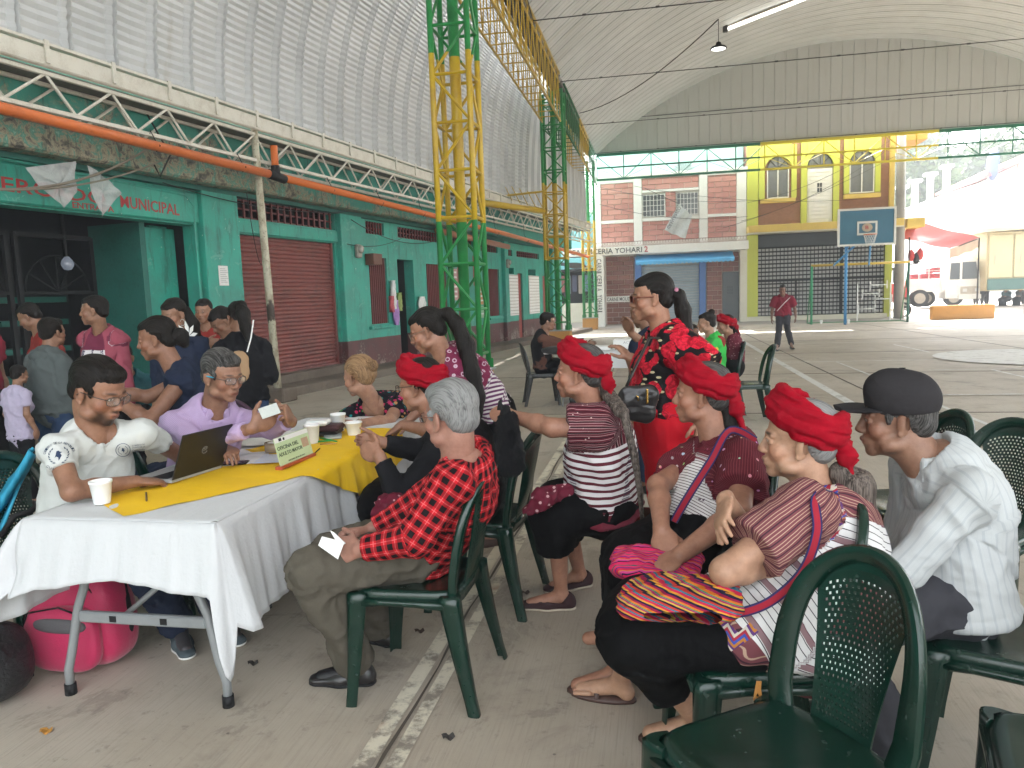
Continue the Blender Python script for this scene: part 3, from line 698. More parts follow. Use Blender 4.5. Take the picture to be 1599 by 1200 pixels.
# ---- beam on the columns
BM = thing('gutter_beam', 'long yellow and green lattice beam carried by the columns under the roof valley', 'beam', (-2.85, 18, 6.3))
def _bmc(t):
    x, y, z = t.sep(t.pos()); n = t.noise(t.pos(), 3, 4); f = (y < 21.6)+((y > 26.5)*(y < 30.))
    return dict(col=t.mix(f.min(1.), t.mix(n, (.02, .16, .06), (.015, .10, .04)), t.mix(n, (.55, .37, .02), (.42, .26, .02))))
M_beam = mat('beam_enamel', _bmc, rough=.4)
for (x, z, r) in ((-2.60, 7.58, .035), (-3.1, 7.58, .035), (-2.60, 6.32, .03), (-3.1, 6.32, .025), (-2.60, 7.35, .022)):
    for (ya, yb) in ((2, 21.2), (22.3, 33.6)): b = MB(); b.tube((x, ya, z), (x, yb, z), r, 8); b.build('chord', M_beam, BM, True)
y = 2.; k = 0
while y < 33.2:
    if not (20.9 < y < 22.3):
        for x in (-2.6, -3.1):
            for (a, c) in (((y, 6.32), (y+.3, 7.56)), ((y+.3, 7.56), (y+.6, 6.32))):
                b = MB(); b.tube((x, a[0], a[1]), (x, c[0], c[1]), .014, 5); b.build('web_bar', M_beam, BM)
        b = MB(); b.tube((-2.6, y, 6.32), (-3.1, y, 6.32), .014, 5); b.build('cross_bar', M_beam, BM)
        if k % 2 == 0: b = MB(); b.tube((-2.6, y, 6.32), (-3.1, y+.6, 7.5), .012, 5); b.build('cross_bar', M_beam, BM)
    y += .6; k += 1
b = MB(); R_ = []
for y in np.arange(1, 34, .1): R_.append([(-3.14, y, 7.9+.03*math.cos(y*31)), (-3.1, y, 7.68+.03*math.cos(y*31)), (-2.9, y, 7.60), (-2.7, y, 7.63+.03*math.cos(y*31)), (-2.62, y, 7.72)])
b.grid(R_); b.build('valley_gutter', worn('rusty_dark_gutter', (.06, .05, .035), (.03, .025, .02)), BM)
q = thing('yellow_outrigger', 'yellow outrigger arm with a capped pipe between the middle column and the market truss', 'bracket', (-4, 21, 4))
p0 = np.array([-3.2, 21.6, 3.95]); p1 = mkt(-7.6, 20.5, 4.30); b = MB(); b.tube(p0+[0, 0, .55], p1+[0, 0, .12], .03, 8); b.build('arm', M_yel, q)
b = MB(); b.tube(p0, mkt(-7.5, 18.6, 4.02), .085, 12); b.build('capped_pipe', M_yel, q, True)
b = MB(); 
for i in range(5): a = p0+(p1-p0)*i/5; c = p0+(p1-p0)*(i+1)/5; b.tube(a+[0, 0, .05], c+[0, 0, .45], .012, 5)
b.build('web_bar', M_yel, q)
# ---- hanging lamp and bright strip
lp = at(1122, 75, 17.); top = vt(lp[0]); 
q = thing('pendant_lamp', 'round industrial pendant lamp hanging from the vault over the court', 'lamp', lp)
b = MB(); b.tube(lp+[0, 0, .1], (lp[0], lp[1], lp[2]+.62), .008, 6); b.build('cord', M_cable, q)
b = MB(); b.lathe(lp, [(.05, .12), (.07, .05), (.16, .02), (.19, -.02), (.17, -.03)], 20); b.build('housing', M_black, q, True)
b = MB(); b.lathe(lp, [(.16, -.028), (.001, -.032)], 20); b.build('lens', mat('lamp_lens', col=(.8, .8, .8), rough=.2, emit=((1, 1, .95), .35)), q)
lp2 = lp+[0, 0, .62]
ctr = np.array([0, 0, CAM_H])
def on_vault(px, py, drop=.12):
    d = RC @ np.array([px-CX, py-CY, FPX]); t = 0.005
    for i in range(4000):
        p = ctr+d*t
        if abs(p[0]-VX0) < 15 and p[2] > vt(p[0])[2]-drop: return p
        t += .00001*3
    return p
e0 = on_vault(1132, 47); e1 = on_vault(1262, -4)  # glowing tube stands in for a daylight slit; backing and box are added
q = thing('daylight_slit_glow', 'long glowing tube standing in for a bright daylight slit in the vault above the pendant lamp', 'daylight slit', e0)
b = MB(); d_ = e1-e0; b.tube(e0, e1, .06, 6); b.build('tube', mat('strip_glow', col=(.8, .8, .75), emit=((1, .97, .88), .5)), q)
b = MB(); b.tube(e0+[0, .10, .08], e1+[0, .10, .08], .07, 6); b.build('glow_backing', worn('strip_brown', (.25, .20, .14)), q)
b = MB(); b.cbox(e0-.07, e0+[.1, .1, .14], .02); b.build('end_box', M_cable, q)
cable([lp2]+list(sag(lp2, np.array([-2.6, 26.4, 7.7]), .35))[1:], .014, 'black cable drooping from the pendant lamp to the green beam')
cable(sag(np.array([-2.6, 16.8, 7.45]), np.array([-2.35, 12.5, 8.2]), .1), .012, 'short black cable at the top of the yellow beam')
# ================================================================== far facades (plane Y = 35.4)
FY = 35.4
def fb(x0, x1, z0, z1, out=0., back=.3): return (x0, FY-out, z0), (x1, FY+back, z1)
B1 = thing('brick_shop_house', 'two storey white framed house of pink brick blocks with butcher shop lettering and blue awning', 'house', (.5, 37, 0))
b = MB(); b.box((-2.8, FY+.05, 3.3), (3.9, 42, 6.75)); b.box((-2.8, FY+.05, 0), (-1.1, 42, 3.3)); b.box((2.15, FY+.05, 0), (3.9, 42, 3.3)); b.box((-1.1, FY+.25, 0), (2.15, 42, 3.3))
b.build('wall', mat('mortar_white', col=(.62, .58, .52), rough=.8), B1)
b = MB(); b.box((-2.78, FY+1.0, 6.75), (3.88, 42, 8.1)); b.build('upper_wall', M_mint, B1)
FRM = [(-2.80, -2.56, 3.7, 6.80), (-1.06, -.69, 3.7, 6.76), (1.86, 2.22, 3.7, 6.76), (3.48, 3.9, 3.7, 6.80)]
for f in FRM: b = MB(); b.cbox(*fb(f[0], f[1], f[2], f[3], .06), .01); b.build('frame_pillar', M_whitep, B1)
for (x0, x1, z0, z1) in ((-2.555, -1.065, 4.76, 4.91), (-.685, 1.855, 4.78, 4.92), (-.685, 1.855, 6.06, 6.17), (2.225, 3.475, 4.82, 4.94), (-2.555, -1.065, 6.57, 6.79), (-.685, 1.855, 6.705, 6.79), (2.225, 3.475, 6.66, 6.79), (.34, .36, 4.98, 5.96)):
    b = MB(); b.cbox(*fb(x0, x1, z0, z1, .055), .008); b.build('frame_beam', M_whitep, B1)
b = MB(); b.cbox(*fb(-2.86, 3.95, 6.80, 6.92, .14), .01); b.build('coping', M_whitep, B1)
def blocks(x0, x1, z0, z1, m, parent, bw=.63, bh=.235, holes=()):
    lib = {}; r = 0; z = z0
    while z < z1-.04:
        h = min(bh, z1-z); x = x0-(bw/2 if r % 2 else 0)
        while x < x1-.02:
            a = max(x, x0); c = min(x+bw, x1)
            cuts = [(a, c)]
            for (hx0, hx1, hz0, hz1) in holes:
                if z+h > hz0+.02 and z < hz1-.02: cuts = [q for (p_, s_) in cuts for q in ((p_, min(s_, hx0)), (max(p_, hx1), s_))]
            for (p_, s_) in cuts:
                if s_-p_ < .05: continue
                key = (round(s_-p_, 2), round(h, 2))
                if key not in lib:
                    q = MB(); q.cbox((0, 0, 0), (s_-p_-.024, .07, h-.022), .006); o = mesh_obj('brick', np.array(q.V), q.F, m, parent, local=True); lib[key] = o
                else: o = lib[key].copy(); link(o, parent)
                o.location = Vector((p_+.012, FY-.012-RNG.uniform(0, .008), z+.011))-wloc(parent)
            x += bw
        z += bh; r += 1
blocks(-2.555, -1.065, 3.9, 4.755, M_block, B1); blocks(-2.555, -1.065, 4.915, 6.565, M_block, B1)
blocks(-.685, 1.855, 3.9, 4.775, M_block, B1); blocks(-.685, 1.855, 4.925, 6.055, M_block, B1, holes=((-.685, .365, 4.92, 6.0), (.83, 1.855, 4.92, 6.0))); blocks(-.685, 1.855, 6.175, 6.70, M_block, B1)
blocks(2.225, 3.475, 3.9, 4.815, M_block, B1); blocks(2.225, 3.475, 4.945, 6.655, M_block, B1)
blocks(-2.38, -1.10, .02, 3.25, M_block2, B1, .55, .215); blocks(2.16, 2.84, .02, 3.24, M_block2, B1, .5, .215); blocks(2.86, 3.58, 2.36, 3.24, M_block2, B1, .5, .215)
for (x0, x1) in ((-.66, .34), (.86, 1.82)):
    b = MB(); b.box((x0, FY+.02, 4.98), (x1, FY+.04, 5.97)); w_ = b.build('window', M_glassd, B1)
    b = MB()
    for k in range(7): xx = x0+.02+k*(x1-x0-.04)/6; b.box((xx-.012, FY-.03, 4.98), (xx+.012, FY-.005, 5.97))
    for k in range(5): zz = 5.0+k*.235; b.box((x0, FY-.034, zz-.01), (x1, FY-.03, zz+.01))
    b.build('grille', M_whitep, w_)
b = MB(); b.cbox(*fb(-4.3, 3.92, 3.29, 3.66, .75), .012); b.build('sign_band', M_whitep, B1)
for k in range(54):
    x = -2.75+k*.124
    if k == 0:
        q = MB(); c = (0, 0, 0)
        q.path([(0, 0, 0), (.045, 0, .05), (0, 0, .1), (-.045, 0, .05), (0, 0, 0)], .009, 4); q.tube((0, 0, .1), (0, 0, .18), .008, 4); q.tube((-.06, 0, .005), (.06, 0, .005), .007, 4)
        ro = mesh_obj('rail_scroll', np.array(q.V), q.F, worn('rust_pink_rail', (.32, .16, .14)), B1, local=True)
    else: ro = ro.copy(); link(ro, B1)
    ro.location = Vector((x, FY-.70, 3.67))-wloc(B1)
b = MB(); b.tube((-2.8, FY-.70, 3.86), (3.9, FY-.70, 3.86), .012, 5); b.build('rail', M_maroon, B1)
text('lettering', 'CARNICERIA YOHARI', (-3.92, FY-.756, 3.36), (1, 0, .0), (0, 0, 1), 3.22, .24, M_black_letter, B1, .012, .006)
text('lettering', '2', (-.60, FY-.756, 3.36), (1, 0, 0), (0, 0, 1), .17, .26, M_red_letter, B1, .02, .006)
b = MB(); b.cbox((-2.84, FY-.72, 0), (-2.44, FY-.1, 3.285), .01); b.build('sign_pillar', M_whitep, B1)
for i, ch in enumerate('CARNICERIA YOHARI'):
    if ch != ' ': text('lettering', ch, (-2.76, FY-.726, 3.14-i*.148), (0, 0, -1), (1, 0, 0), .125 if ch != 'I' else .05, .22, M_black_letter, B1, .01, .005)
b = MB(); b.cbox((-2.40, FY-.05, 1.15), (-1.10, FY-.02, 1.42), .004); o = b.build('sign_board', M_whitep, B1)
text('lettering', 'CARNE MOLIDA', (-2.36, FY-.055, 1.20), (1, 0, 0), (0, 0, 1), 1.2, .17, M_black_letter, o, .012, .004)
M_blue = worn('blue_paint', (.08, .17, .42), (.06, .13, .30)); M_roll = worn('grey_roller', (.36, .42, .46), (.25, .30, .33))
for (x0, x1) in ((-1.05, -.76), (1.84, 2.13)): b = MB(); b.cbox(*fb(x0, x1, 0, 3.2, .05), .01); b.build('door_frame', M_blue, B1)
for k in range(22):
    b = MB(); z = .05+k*.122; b.cbox((-.74, FY+.10, z), (1.83, FY+.14, z+.105), .02); b.build('roller_slat', M_roll, B1)
b = MB(); b.cbox(*fb(2.86, 3.58, .03, 2.34, .02, .05), .01); o = b.build('door', worn('dark_grey_door', (.10, .115, .125)), B1)
b = MB(); [b.box((3.07+i*.09, FY-.035, 1.35+k*.13), (3.13+i*.09, FY-.021, 1.45+k*.13)) for i in range(3) for k in range(3)]; b.build('door_pane', M_glassd, o)
b = MB(); b.cbox((3.60, FY-.35, 0), (3.90, FY+.2, 3.285), .01); b.build('corner_pillar', M_cream, B1)
b = MB(); x0, x1 = -.98, 3.30; P = []; n_ = 46
P = [[(x0+(x1-x0)*i/n_, FY-.02, 3.26) for i in range(n_+1)], [(x0+(x1-x0)*i/n_, FY-.95, 2.93) for i in range(n_+1)], [(x0+(x1-x0)*i/n_, FY-.96-.01*math.sin(i), 2.82-.055*abs(math.sin(i*PI/2))) for i in range(n_+1)]]
b.grid(P); b.build('awning', worn('blue_canvas', (.10, .40, .70), (.08, .30, .55), sc=2), B1)
b = MB(); b.box((-2.9, FY-.8, 0), (3.95, FY+.1, .035)); b.build('threshold', M_walk, B1)
# crest and banner
q = thing('rooftop_emblem', 'small grey leafy emblem on the pale mint wall above the brick house', 'emblem', (1.2, FY+.6, 6.95)); b = MB()
for k in range(11): a = PI*(k+.5)/11; b.prism([(1.2, 7.0), (1.2+.42*math.cos(a-.12), 7.0+.42*math.sin(a-.12)), (1.2+.52*math.cos(a), 7.0+.5*math.sin(a)), (1.2+.42*math.cos(a+.12), 7.0+.42*math.sin(a+.12))], 1, FY+.9+.004*k, FY+.93+.004*k)
b.build('leaf_fan', worn('emblem_grey', (.25, .33, .32)), q)
BN = thing('torn_banner', 'torn pale printed banner hanging askew from the wires before the brick house', 'banner', (.9, 34.8, 4.6))
P4 = np.array([(.95, 34.8, 5.42), (1.52, 34.8, 4.87), (1.22, 34.8, 3.86), (.30, 34.8, 4.30)]); R_ = []
for i in range(13):
    u = i/12; R_.append([(P4[0]*(1-u)+P4[1]*u)*(1-v)+(P4[3]*(1-u)+P4[2]*u)*v+np.array([0, .05*math.sin(u*9+v*4), .02*math.sin(u*14)]) for v in np.linspace(0, 1, 13)])
b = MB(); b.grid(R_); b.build('cloth', worn('banner_print', (.55, .58, .57), (.30, .33, .34), sc=2.2, amt=.8), BN, True)
dx = P4[3]-P4[0]; text('lettering', 'GRAN BINGO', P4[3]+(-dx)*.05+np.array([.06, -.08, .05]), -dx, np.cross([0, -1, 0], dx), 1.05, .16, M_black_letter, BN, .01, .004)
cable([P4[0], (-.6, 34.6, 6.2)], .012, 'wire holding up the torn banner')
for i, (p, q_) in enumerate((((-2.7, 34.7, 6.4), (3.8, 35.0, 5.4)), ((-1, 34.7, 6.3), (8.7, 35.0, 5.2)), ((3.6, 34.6, 4.5), (9.9, 35, 7.4)), ((2.6, 34.8, 4.2), (9.9, 34.9, 6.9)), ((-2.6, 34.7, 5.6), (3.9, 34.7, 4.7)), ((3.9, 34.8, 5.3), (9.9, 34.9, 7.7)), ((4.0, 34.9, 3.95), (9.8, 34.9, 4.6)))):
    cable(sag(p, q_, .25+.08*(i % 3), 10), .009, ['thin wire sagging from the mint wall to the house corner', 'wire crossing over both barred windows to the door', 'wire rising steeply across the yellow facade', 'lowest wire fanning up from the sign band', 'wire sagging over the left brick panel', 'upper wire fanning over the arched windows', 'wire hanging along the yellow cornice'][i])
# ---------------- yellow house
B2 = thing('yellow_house', 'lime and yellow two storey house with arched windows over a black lattice shopfront', 'house', (7, 37, 0))
b = MB(); b.box((3.93, FY+.05, 4.0), (9.99, 42, 8.3)); b.build('wall', M_brick, B2)
for (x0, x1, z0, z1) in ((3.92, 4.40, .0, 8.3), (4.42, 4.68, 5.46, 7.75), (4.68, 5.80, 7.28, 8.3), (5.80, 6.02, 5.46, 7.75), (6.20, 6.45, 4.3, 8.3), (7.53, 7.78, 4.3, 8.3), (6.45, 7.53, 7.32, 8.3), (7.96, 8.18, 5.5, 8.0), (9.22, 9.44, 5.5, 8.0), (8.18, 9.22, 7.32, 8.3)):
    b = MB(); b.cbox(*fb(x0, x1, z0, z1, .06, .04), .01); b.build('lime_pilaster', M_lime, B2)
b = MB(); b.cbox(*fb(9.80, 10.0, 4.3, 8.3, .08), .01); b.build('lime_pilaster', M_yplast, B2)
def arch_fill(x0, x1, zs, zt, ztop, parent):
    c = (x0+x1)/2; r = (x1-x0)/2; n_ = 14; V = []; F = []
    for k in range(n_+1):
        a = PI*k/n_; V += [(c-r*math.cos(a), FY-.058, zs+(zt-zs)*math.sin(a)), (c-r*math.cos(a), FY-.058, ztop), (c-r*math.cos(a), FY+.1, zs+(zt-zs)*math.sin(a))]
        if k: j = 3*k; F += [(j-3, j, j+1, j-2), (j-1, j+2, j, j-3)]
    q = MB(); q.add(V, F); q.build('arch', M_lime, parent)
def arch_win(x0, x1, z0, zs, zt, parent):
    c = (x0+x1)/2; r = (x1-x0)/2; pts = [(x0, z0), (x1, z0)]+[(c+r*math.cos(PI*k/14), zs+(zt-zs)*math.sin(PI*k/14)) for k in range(15)]
    q = MB(); q.prism(pts, 1, FY+.02, FY+.04); w_ = q.build('window', M_lace, parent)
    q = MB()
    for xx in (x0+.02, c, x1-.02): q.box((xx-.022, FY-.015, z0), (xx+.022, FY+.015, zs))
    q.box((x0, FY-.017, zs-.03), (x1, FY+.01, zs+.03)); q.box((x0, FY-.017, z0), (x1, FY+.01, z0+.05)); q.build('window_frame', M_whitep, w_)
    q = MB(); q.path([(c+(r-.02)*math.cos(PI*k/14), FY-.01, zs+(zt-zs)*math.sin(PI*k/14)) for k in range(15)], .018, 4)
    for a in (.25, .5, .75): q.tube((c, FY-.01, zs), (c+r*.95*math.cos(a*PI), FY-.01, zs+(zt-zs)*.95*math.sin(a*PI)), .012, 4)
    q.build('fan_light', M_black, w_)
arch_win(4.78, 5.70, 5.48, 6.75, 7.27, B2); arch_fill(4.68, 5.80, 6.75, 7.27, 7.30, B2); arch_win(8.2, 9.2, 5.5, 6.75, 7.30, B2); arch_fill(8.18, 9.22, 6.75, 7.3, 7.33, B2)
for (x0, x1) in ((4.5, 5.96), (7.95, 9.44)): b = MB(); b.cbox(*fb(x0, x1, 5.28, 5.455, .16), .012); b.build('window_sill', M_yplast, B2)
arch_win(6.47, 7.51, 6.68, 6.72, 7.30, B2); arch_fill(6.45, 7.53, 6.72, 7.3, 7.33, B2)
b = MB(); b.cbox(*fb(6.47, 7.51, 4.31, 6.66, -.01, .06), .01); o = b.build('door', M_whitep, B2)
for k in range(14): b = MB(); b.cbox((6.54, FY-.012, 4.36+k*.163), (7.44, FY+.008, 4.50+k*.163), .01); b.build('door_panel', M_whitep, o)
b = MB(); [b.box((6.88+i*.11, FY-.022, 5.65+k*.21), (6.96+i*.11, FY-.0125, 5.82+k*.21)) for i in range(2) for k in range(2)]; b.build('door_pane', M_glassd, o)
b = MB(); b.cbox(*fb(3.90, 10.2, 3.98, 4.28, .85), .015); b.build('cornice', M_yplast, B2)
b = MB(); b.box((3.9, FY-.8, 3.93), (10.2, FY+.1, 3.978)); b.build('cornice_soffit', M_cream, B2)
b = MB(); b.cbox(*fb(4.2, 9.7, 3.36, 3.92, .02), .01); b.build('dark_fascia', worn('charcoal_board', (.05, .055, .06)), B2)
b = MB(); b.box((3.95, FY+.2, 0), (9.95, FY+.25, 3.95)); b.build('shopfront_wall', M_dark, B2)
for k in range(17): b = MB(); z = .33+k*.178; b.cbox((4.25, FY+.10, z), (9.68, FY+.14, z+.12), .01); b.build('white_slat', worn('slat_white', (.66, .66, .64), (.5, .5, .48)) if k == 0 else MATS['slat_white'], B2)
b = MB(); n_ = 34
for k in range(n_+1): x = 4.24+k*(5.44/n_); b.box((x-.015, FY-.01, .3), (x+.015, FY+.02, 3.36))
for k in range(18): z = .32+k*.178; b.box((4.24, FY-.006, z-.012), (9.7, FY+.016, z+.012))
tag(b.build('lattice', M_black, B2), kind='stuff')
for (x0, x1, z0, z1) in ((7.85, 7.98, .3, 3.36), (4.22, 9.7, 1.82, 1.90), (5.98, 6.06, .3, 1.84), (7.1, 7.16, .3, 1.84)): b = MB(); b.box((x0, FY-.04, z0), (x1, FY-.012, z1)); b.build('gate_bar', M_black, B2)
b = MB(); b.cbox(*fb(9.68, 9.98, 0, 3.95, .06), .01); b.build('lime_pilaster', M_lime, B2)
b = MB(); b.cbox(*fb(3.85, 9.75, 0, .29, .30), .015); b.build('plinth', M_cream, B2)
q = thing('concrete_pole', 'grey concrete pole at the right corner of the yellow house', 'pole', (10.15, 34.9, 0)); b = MB(); b.tube((10.15, 34.9, 0), (10.1, 34.9, 8.6), .21, 16, .17); b.build('shaft', worn('pole_concrete', (.28, .27, .25), (.18, .17, .16)), q, True)
B3 = thing('side_balcony', 'yellow balcony slab continuing past the concrete pole', 'balcony', (10.6, 36, 3.9)); b = MB(); b.cbox((10.35, FY-.7, 3.88), (11.05, 38, 4.27), .02); b.build('slab', M_yplast, B3); b = MB(); b.box((9.99, FY+.1, 7.6), (11.3, FY+3, 8.2)); b.build('eave', M_ocre, B3)
# ---------------- basketball backboard, goal
BB = thing('basketball_stand', 'blue basketball backboard with white border on a blue steel stand', 'basketball hoop', (7.3, 31.4, 0))
M_bb = worn('backboard_blue', (.055, .17, .26), (.07, .22, .31), sc=1.2, bs=.02); M_bp = worn('light_blue_enamel', (.06, .27, .55), (.05, .2, .4))
b = MB(); b.cbox((6.86, 31.0, 3.10), (8.78, 31.05, 4.36), .004); o = b.build('backboard', M_bb, BB)
for (x0, x1, z0, z1) in ((6.78, 8.86, 4.36, 4.44), (6.78, 8.86, 3.02, 3.10), (6.78, 6.86, 3.10, 4.36), (8.78, 8.86, 3.10, 4.36)): b = MB(); b.cbox((x0, 30.98, z0), (x1, 31.06, z1), .008); b.build('border', M_whitep, o)
for (x0, x1, z0, z1) in ((7.48, 8.20, 3.86, 3.94), (7.48, 8.20, 3.42, 3.50), (7.48, 7.55, 3.5, 3.86), (8.13, 8.20, 3.5, 3.86)): b = MB(); b.box((x0, 30.985, z0), (x1, 30.999, z1)); b.build('target_square', M_whitep, o)
b = MB(); b.add([(7.84+.19*math.cos(2*PI*k/24), 30.99, 3.70+.16*math.sin(2*PI*k/24)) for k in range(24)], [tuple(range(24))]); b.build('round_emblem', worn('emblem_cream', (.50, .42, .30), (.35, .2, .14), sc=18), o)
text('lettering', 'B', (7.77, 30.982, 3.64), (1, 0, 0), (0, 0, 1), .12, .13, M_red_letter, o, .02, .004)
b = MB(); hx, hy, hz = 7.88, 30.72, 3.42; b.path([(hx+.225*math.cos(2*PI*k/20), hy+.225*math.sin(2*PI*k/20), hz) for k in range(21)], .014, 6, cap=False); b.tube((hx, hy+.2, hz), (hx, 31.0, hz), .02, 6); b.build('hoop', M_orange, BB, True)
b = MB()
for k in range(14):
    for s_ in (1, -1):
        P = [(hx+(.225-.09*i/5)*math.cos(2*PI*k/14+s_*i*.22), hy+(.225-.09*i/5)*math.sin(2*PI*k/14+s_*i*.22), hz-.075*i) for i in range(6)]; b.path(P, .006, 3)
b.build('net', M_paper, BB)
b = MB(); b.tube((7.24, 31.6, 0), (7.24, 31.6, 3.1), .055, 10); b.build('post', M_bp, BB, True)
for (x0, z0, x1, z1, y0, y1) in ((7.40, 3.02, 6.94, 2.36, 31.06, 32.3), (7.98, 3.02, 8.26, 2.33, 31.06, 32.3), (7.24, 2.9, 7.3, 3.3, 31.6, 31.06), (7.24, 3.05, 8.1, 3.3, 31.6, 31.06)): b = MB(); b.tube((x0, y0, z0), (x1, y1, z1), .035, 8); b.build('brace', M_bp, BB)
GO = thing('football_goal', 'small football goal with green posts and a yellow crossbar', 'goal', (7.95, 32.4, 0))
for x in (6.13, 9.76): b = MB(); b.tube((x, 32.4, 0), (x, 32.4, 2.36), .045, 10); b.build('goal_post', worn('goal_green', (.02, .28, .12), (.03, .16, .10)) if x < 7 else worn('goal_dull_green', (.04, .16, .12)), GO, True)
b = MB(); b.tube((6.10, 32.4, 2.38), (9.79, 32.4, 2.38), .05, 10); b.build('crossbar', M_yel, GO, True)
b = MB()
for x in (6.13, 9.76): b.tube((x, 32.4, .03), (x, 33.3, .03), .025, 6); b.tube((x, 33.3, .03), (x, 32.4, 2.3), .02, 6)
b.tube((6.13, 33.3, .03), (9.76, 33.3, .03), .02, 6); b.build('rear_frame', M_grn, GO)
q = thing('low_wall', 'low ochre painted wall at the court edge before the street', 'wall', (12.2, 33.7, 0)); b = MB(); b.cbox((11.05, 33.6, 0), (13.4, 33.95, .58), .03); b.build('block', M_ocre, q)
q = thing('metal_racks', 'white and dark metal rack frames stacked before the lattice shopfront', 'rack', (8.9, 34.3, 0)); b = MB()
for (x, z) in ((8.35, .5), (9.0, .9), (8.5, 1.15), (8.8, 1.5)): b.box((x, 34.2, z), (x+.7, 34.24, z+.04)); b.box((x, 34.2, z-.2), (x+.04, 34.24, z+.2)); b.box((x+.66, 34.2, z-.15), (x+.7, 34.24, z+.2))
b.box((8.3, 34.2, 0), (8.34, 34.24, 1.6)); b.box((9.6, 34.2, 0), (9.64, 34.24, 1.6)); b.build('frame', M_paper, q)
for i, x in enumerate((6.55, 7.6)):
    q = thing('white_cup', 'tiny white litter cup on the court line %s' % ('left of' if i == 0 else 'beside')+' the goal', 'cup', (x, 32.6, 0)); b = MB(); b.lathe((x, 32.6, 0), [(.04, 0), (.055, .16), (.001, .16)], 10); b.build('cup', M_paper, q)
# ---------------- street side
M_twhite = worn('truck_white', (.72, .72, .68), (.5, .48, .42), sc=2); M_tyre = mat('tyre_rubber', col=(.03, .03, .03), rough=.85); M_dust = worn('dusty_rim', (.45, .40, .33))
def wheel(b_parent, x, y, z, r, w_):
    q = MB(); q.tube((x, y, z), (x, y+w_, z), r, 20); o = q.build('wheel', M_tyre, b_parent, False); q = MB(); q.tube((x, y-.015, z), (x, y+.02, z), r*.6, 16); q.build('rim', M_dust, o)
TK = thing('flatbed_truck', 'white flatbed truck with red crates parked on the sunny street', 'truck', (13.2, 40, .3))
tx = .35
b = MB(); b.prism([(13.45, .75), (14.95, .75), (14.95, 1.55), (14.80, 2.55), (14.55, 2.66), (13.50, 2.66), (13.45, 2.4)], 1, 39.2, 41.0); b.build('cab', M_twhite, TK)
b = MB(); b.prism([(13.62, 1.65), (14.05, 1.65), (14.05, 2.42), (13.66, 2.42)], 1, 39.185, 39.199); b.prism([(14.16, 1.65), (14.86, 1.65), (14.74, 2.45), (14.16, 2.45)], 1, 39.185, 39.199); b.build('window', M_glassd, TK)
b = MB(); b.box((14.10, 39.18, .95), (14.9, 39.195, 1.30)); b.build('grille', M_dust, TK)
b = MB(); b.cbox((14.0, 39.14, .70), (15.0, 39.19, .92), .02); b.build('bumper', M_twhite, TK)
for x in (14.2, 14.72): b = MB(); b.cbox((x, 39.165, 1.05), (x+.18, 39.19, 1.2), .01); b.build('headlight', mat('headlight', col=(.6, .6, .58), rough=.15) if x < 14.5 else MATS['headlight'], TK)
b = MB(); b.box((11.75, 39.3, 1.10), (13.35, 41.0, 1.25)); b.box((11.75, 39.3, 1.25), (13.35, 39.36, 1.72)); b.box((11.75, 39.3, 1.25), (11.81, 41, 1.72)); b.build('flatbed', M_twhite, TK)
b = MB()
for x in (11.85, 12.3, 12.75, 13.25): b.tube((x, 39.33, 1.7), (x, 39.33, 2.5), .02, 6)
b.tube((11.85, 39.33, 2.5), (13.25, 39.33, 2.5), .02, 6); b.tube((11.85, 39.33, 2.1), (13.25, 39.33, 2.1), .015, 6); b.path([(13.3, 39.3, 1.3), (13.32, 39.3, 2.4), (13.5, 39.3, 2.72), (14.3, 39.3, 2.74)], .035, 6); b.build('rail', M_whitep, TK)
wheel(TK, 13.85, 39.25, .78, .40, .25); wheel(TK, 12.35, 39.25, .80, .42, .25); wheel(TK, 12.85, 39.9, .78, .40, .25)
for i, (x, z, w_) in enumerate(((12.0, 1.73, .35), (12.45, 1.73, .5), (13.0, 1.73, .3), (13.0, 2.02, .3), (12.75, 1.98, .22))):
    q = thing('red_crate', ['leftmost small red crate on the truck bed', 'wide red crate in the middle of the truck bed', 'red crate next to the cab, lower one', 'red crate next to the cab, upper one', 'narrow red crate leaning left of the upper crate'][i], 'crate', (x, 39.6, z), group='red crates on the flatbed truck')
    b = MB(); b.cbox((x, 39.45, z), (x+w_, 39.8, z+.24), .02); b.build('body', worn('crate_red', (.55, .05, .07)) if i == 0 else MATS['crate_red'], q); b = MB(); [b.box((x+.03, 39.44, z+.05+k*.07), (x+w_-.03, 39.449, z+.08+k*.07)) for k in range(3)]; b.build('slot', M_maroon, q)
TT = thing('red_mototaxi', 'red three wheeled mototaxi half hidden behind the concrete pole', 'mototaxi', (11.2, 39.6, .3))
b = MB(); b.prism([(10.5, .65), (11.75, .65), (11.8, 1.2), (11.45, 1.55), (10.6, 1.55)], 1, 39.0, 40.2); b.build('body', worn('mototaxi_red', (.55, .05, .05), (.4, .04, .04)), TT)
b = MB(); b.prism([(10.5, 2.25), (11.35, 2.2), (11.5, 2.1), (11.35, 2.28), (10.5, 2.36)], 1, 38.95, 40.25); b.build('canopy', M_black, TT); b = MB(); b.prism([(11.05, 1.58), (11.48, 1.56), (11.36, 2.12), (11.05, 2.16)], 1, 39.0, 39.03); b.build('windscreen', M_glassd, TT)
for x in (10.75, 11.6): wheel(TT, x, 39.0, .62, .27, .12)
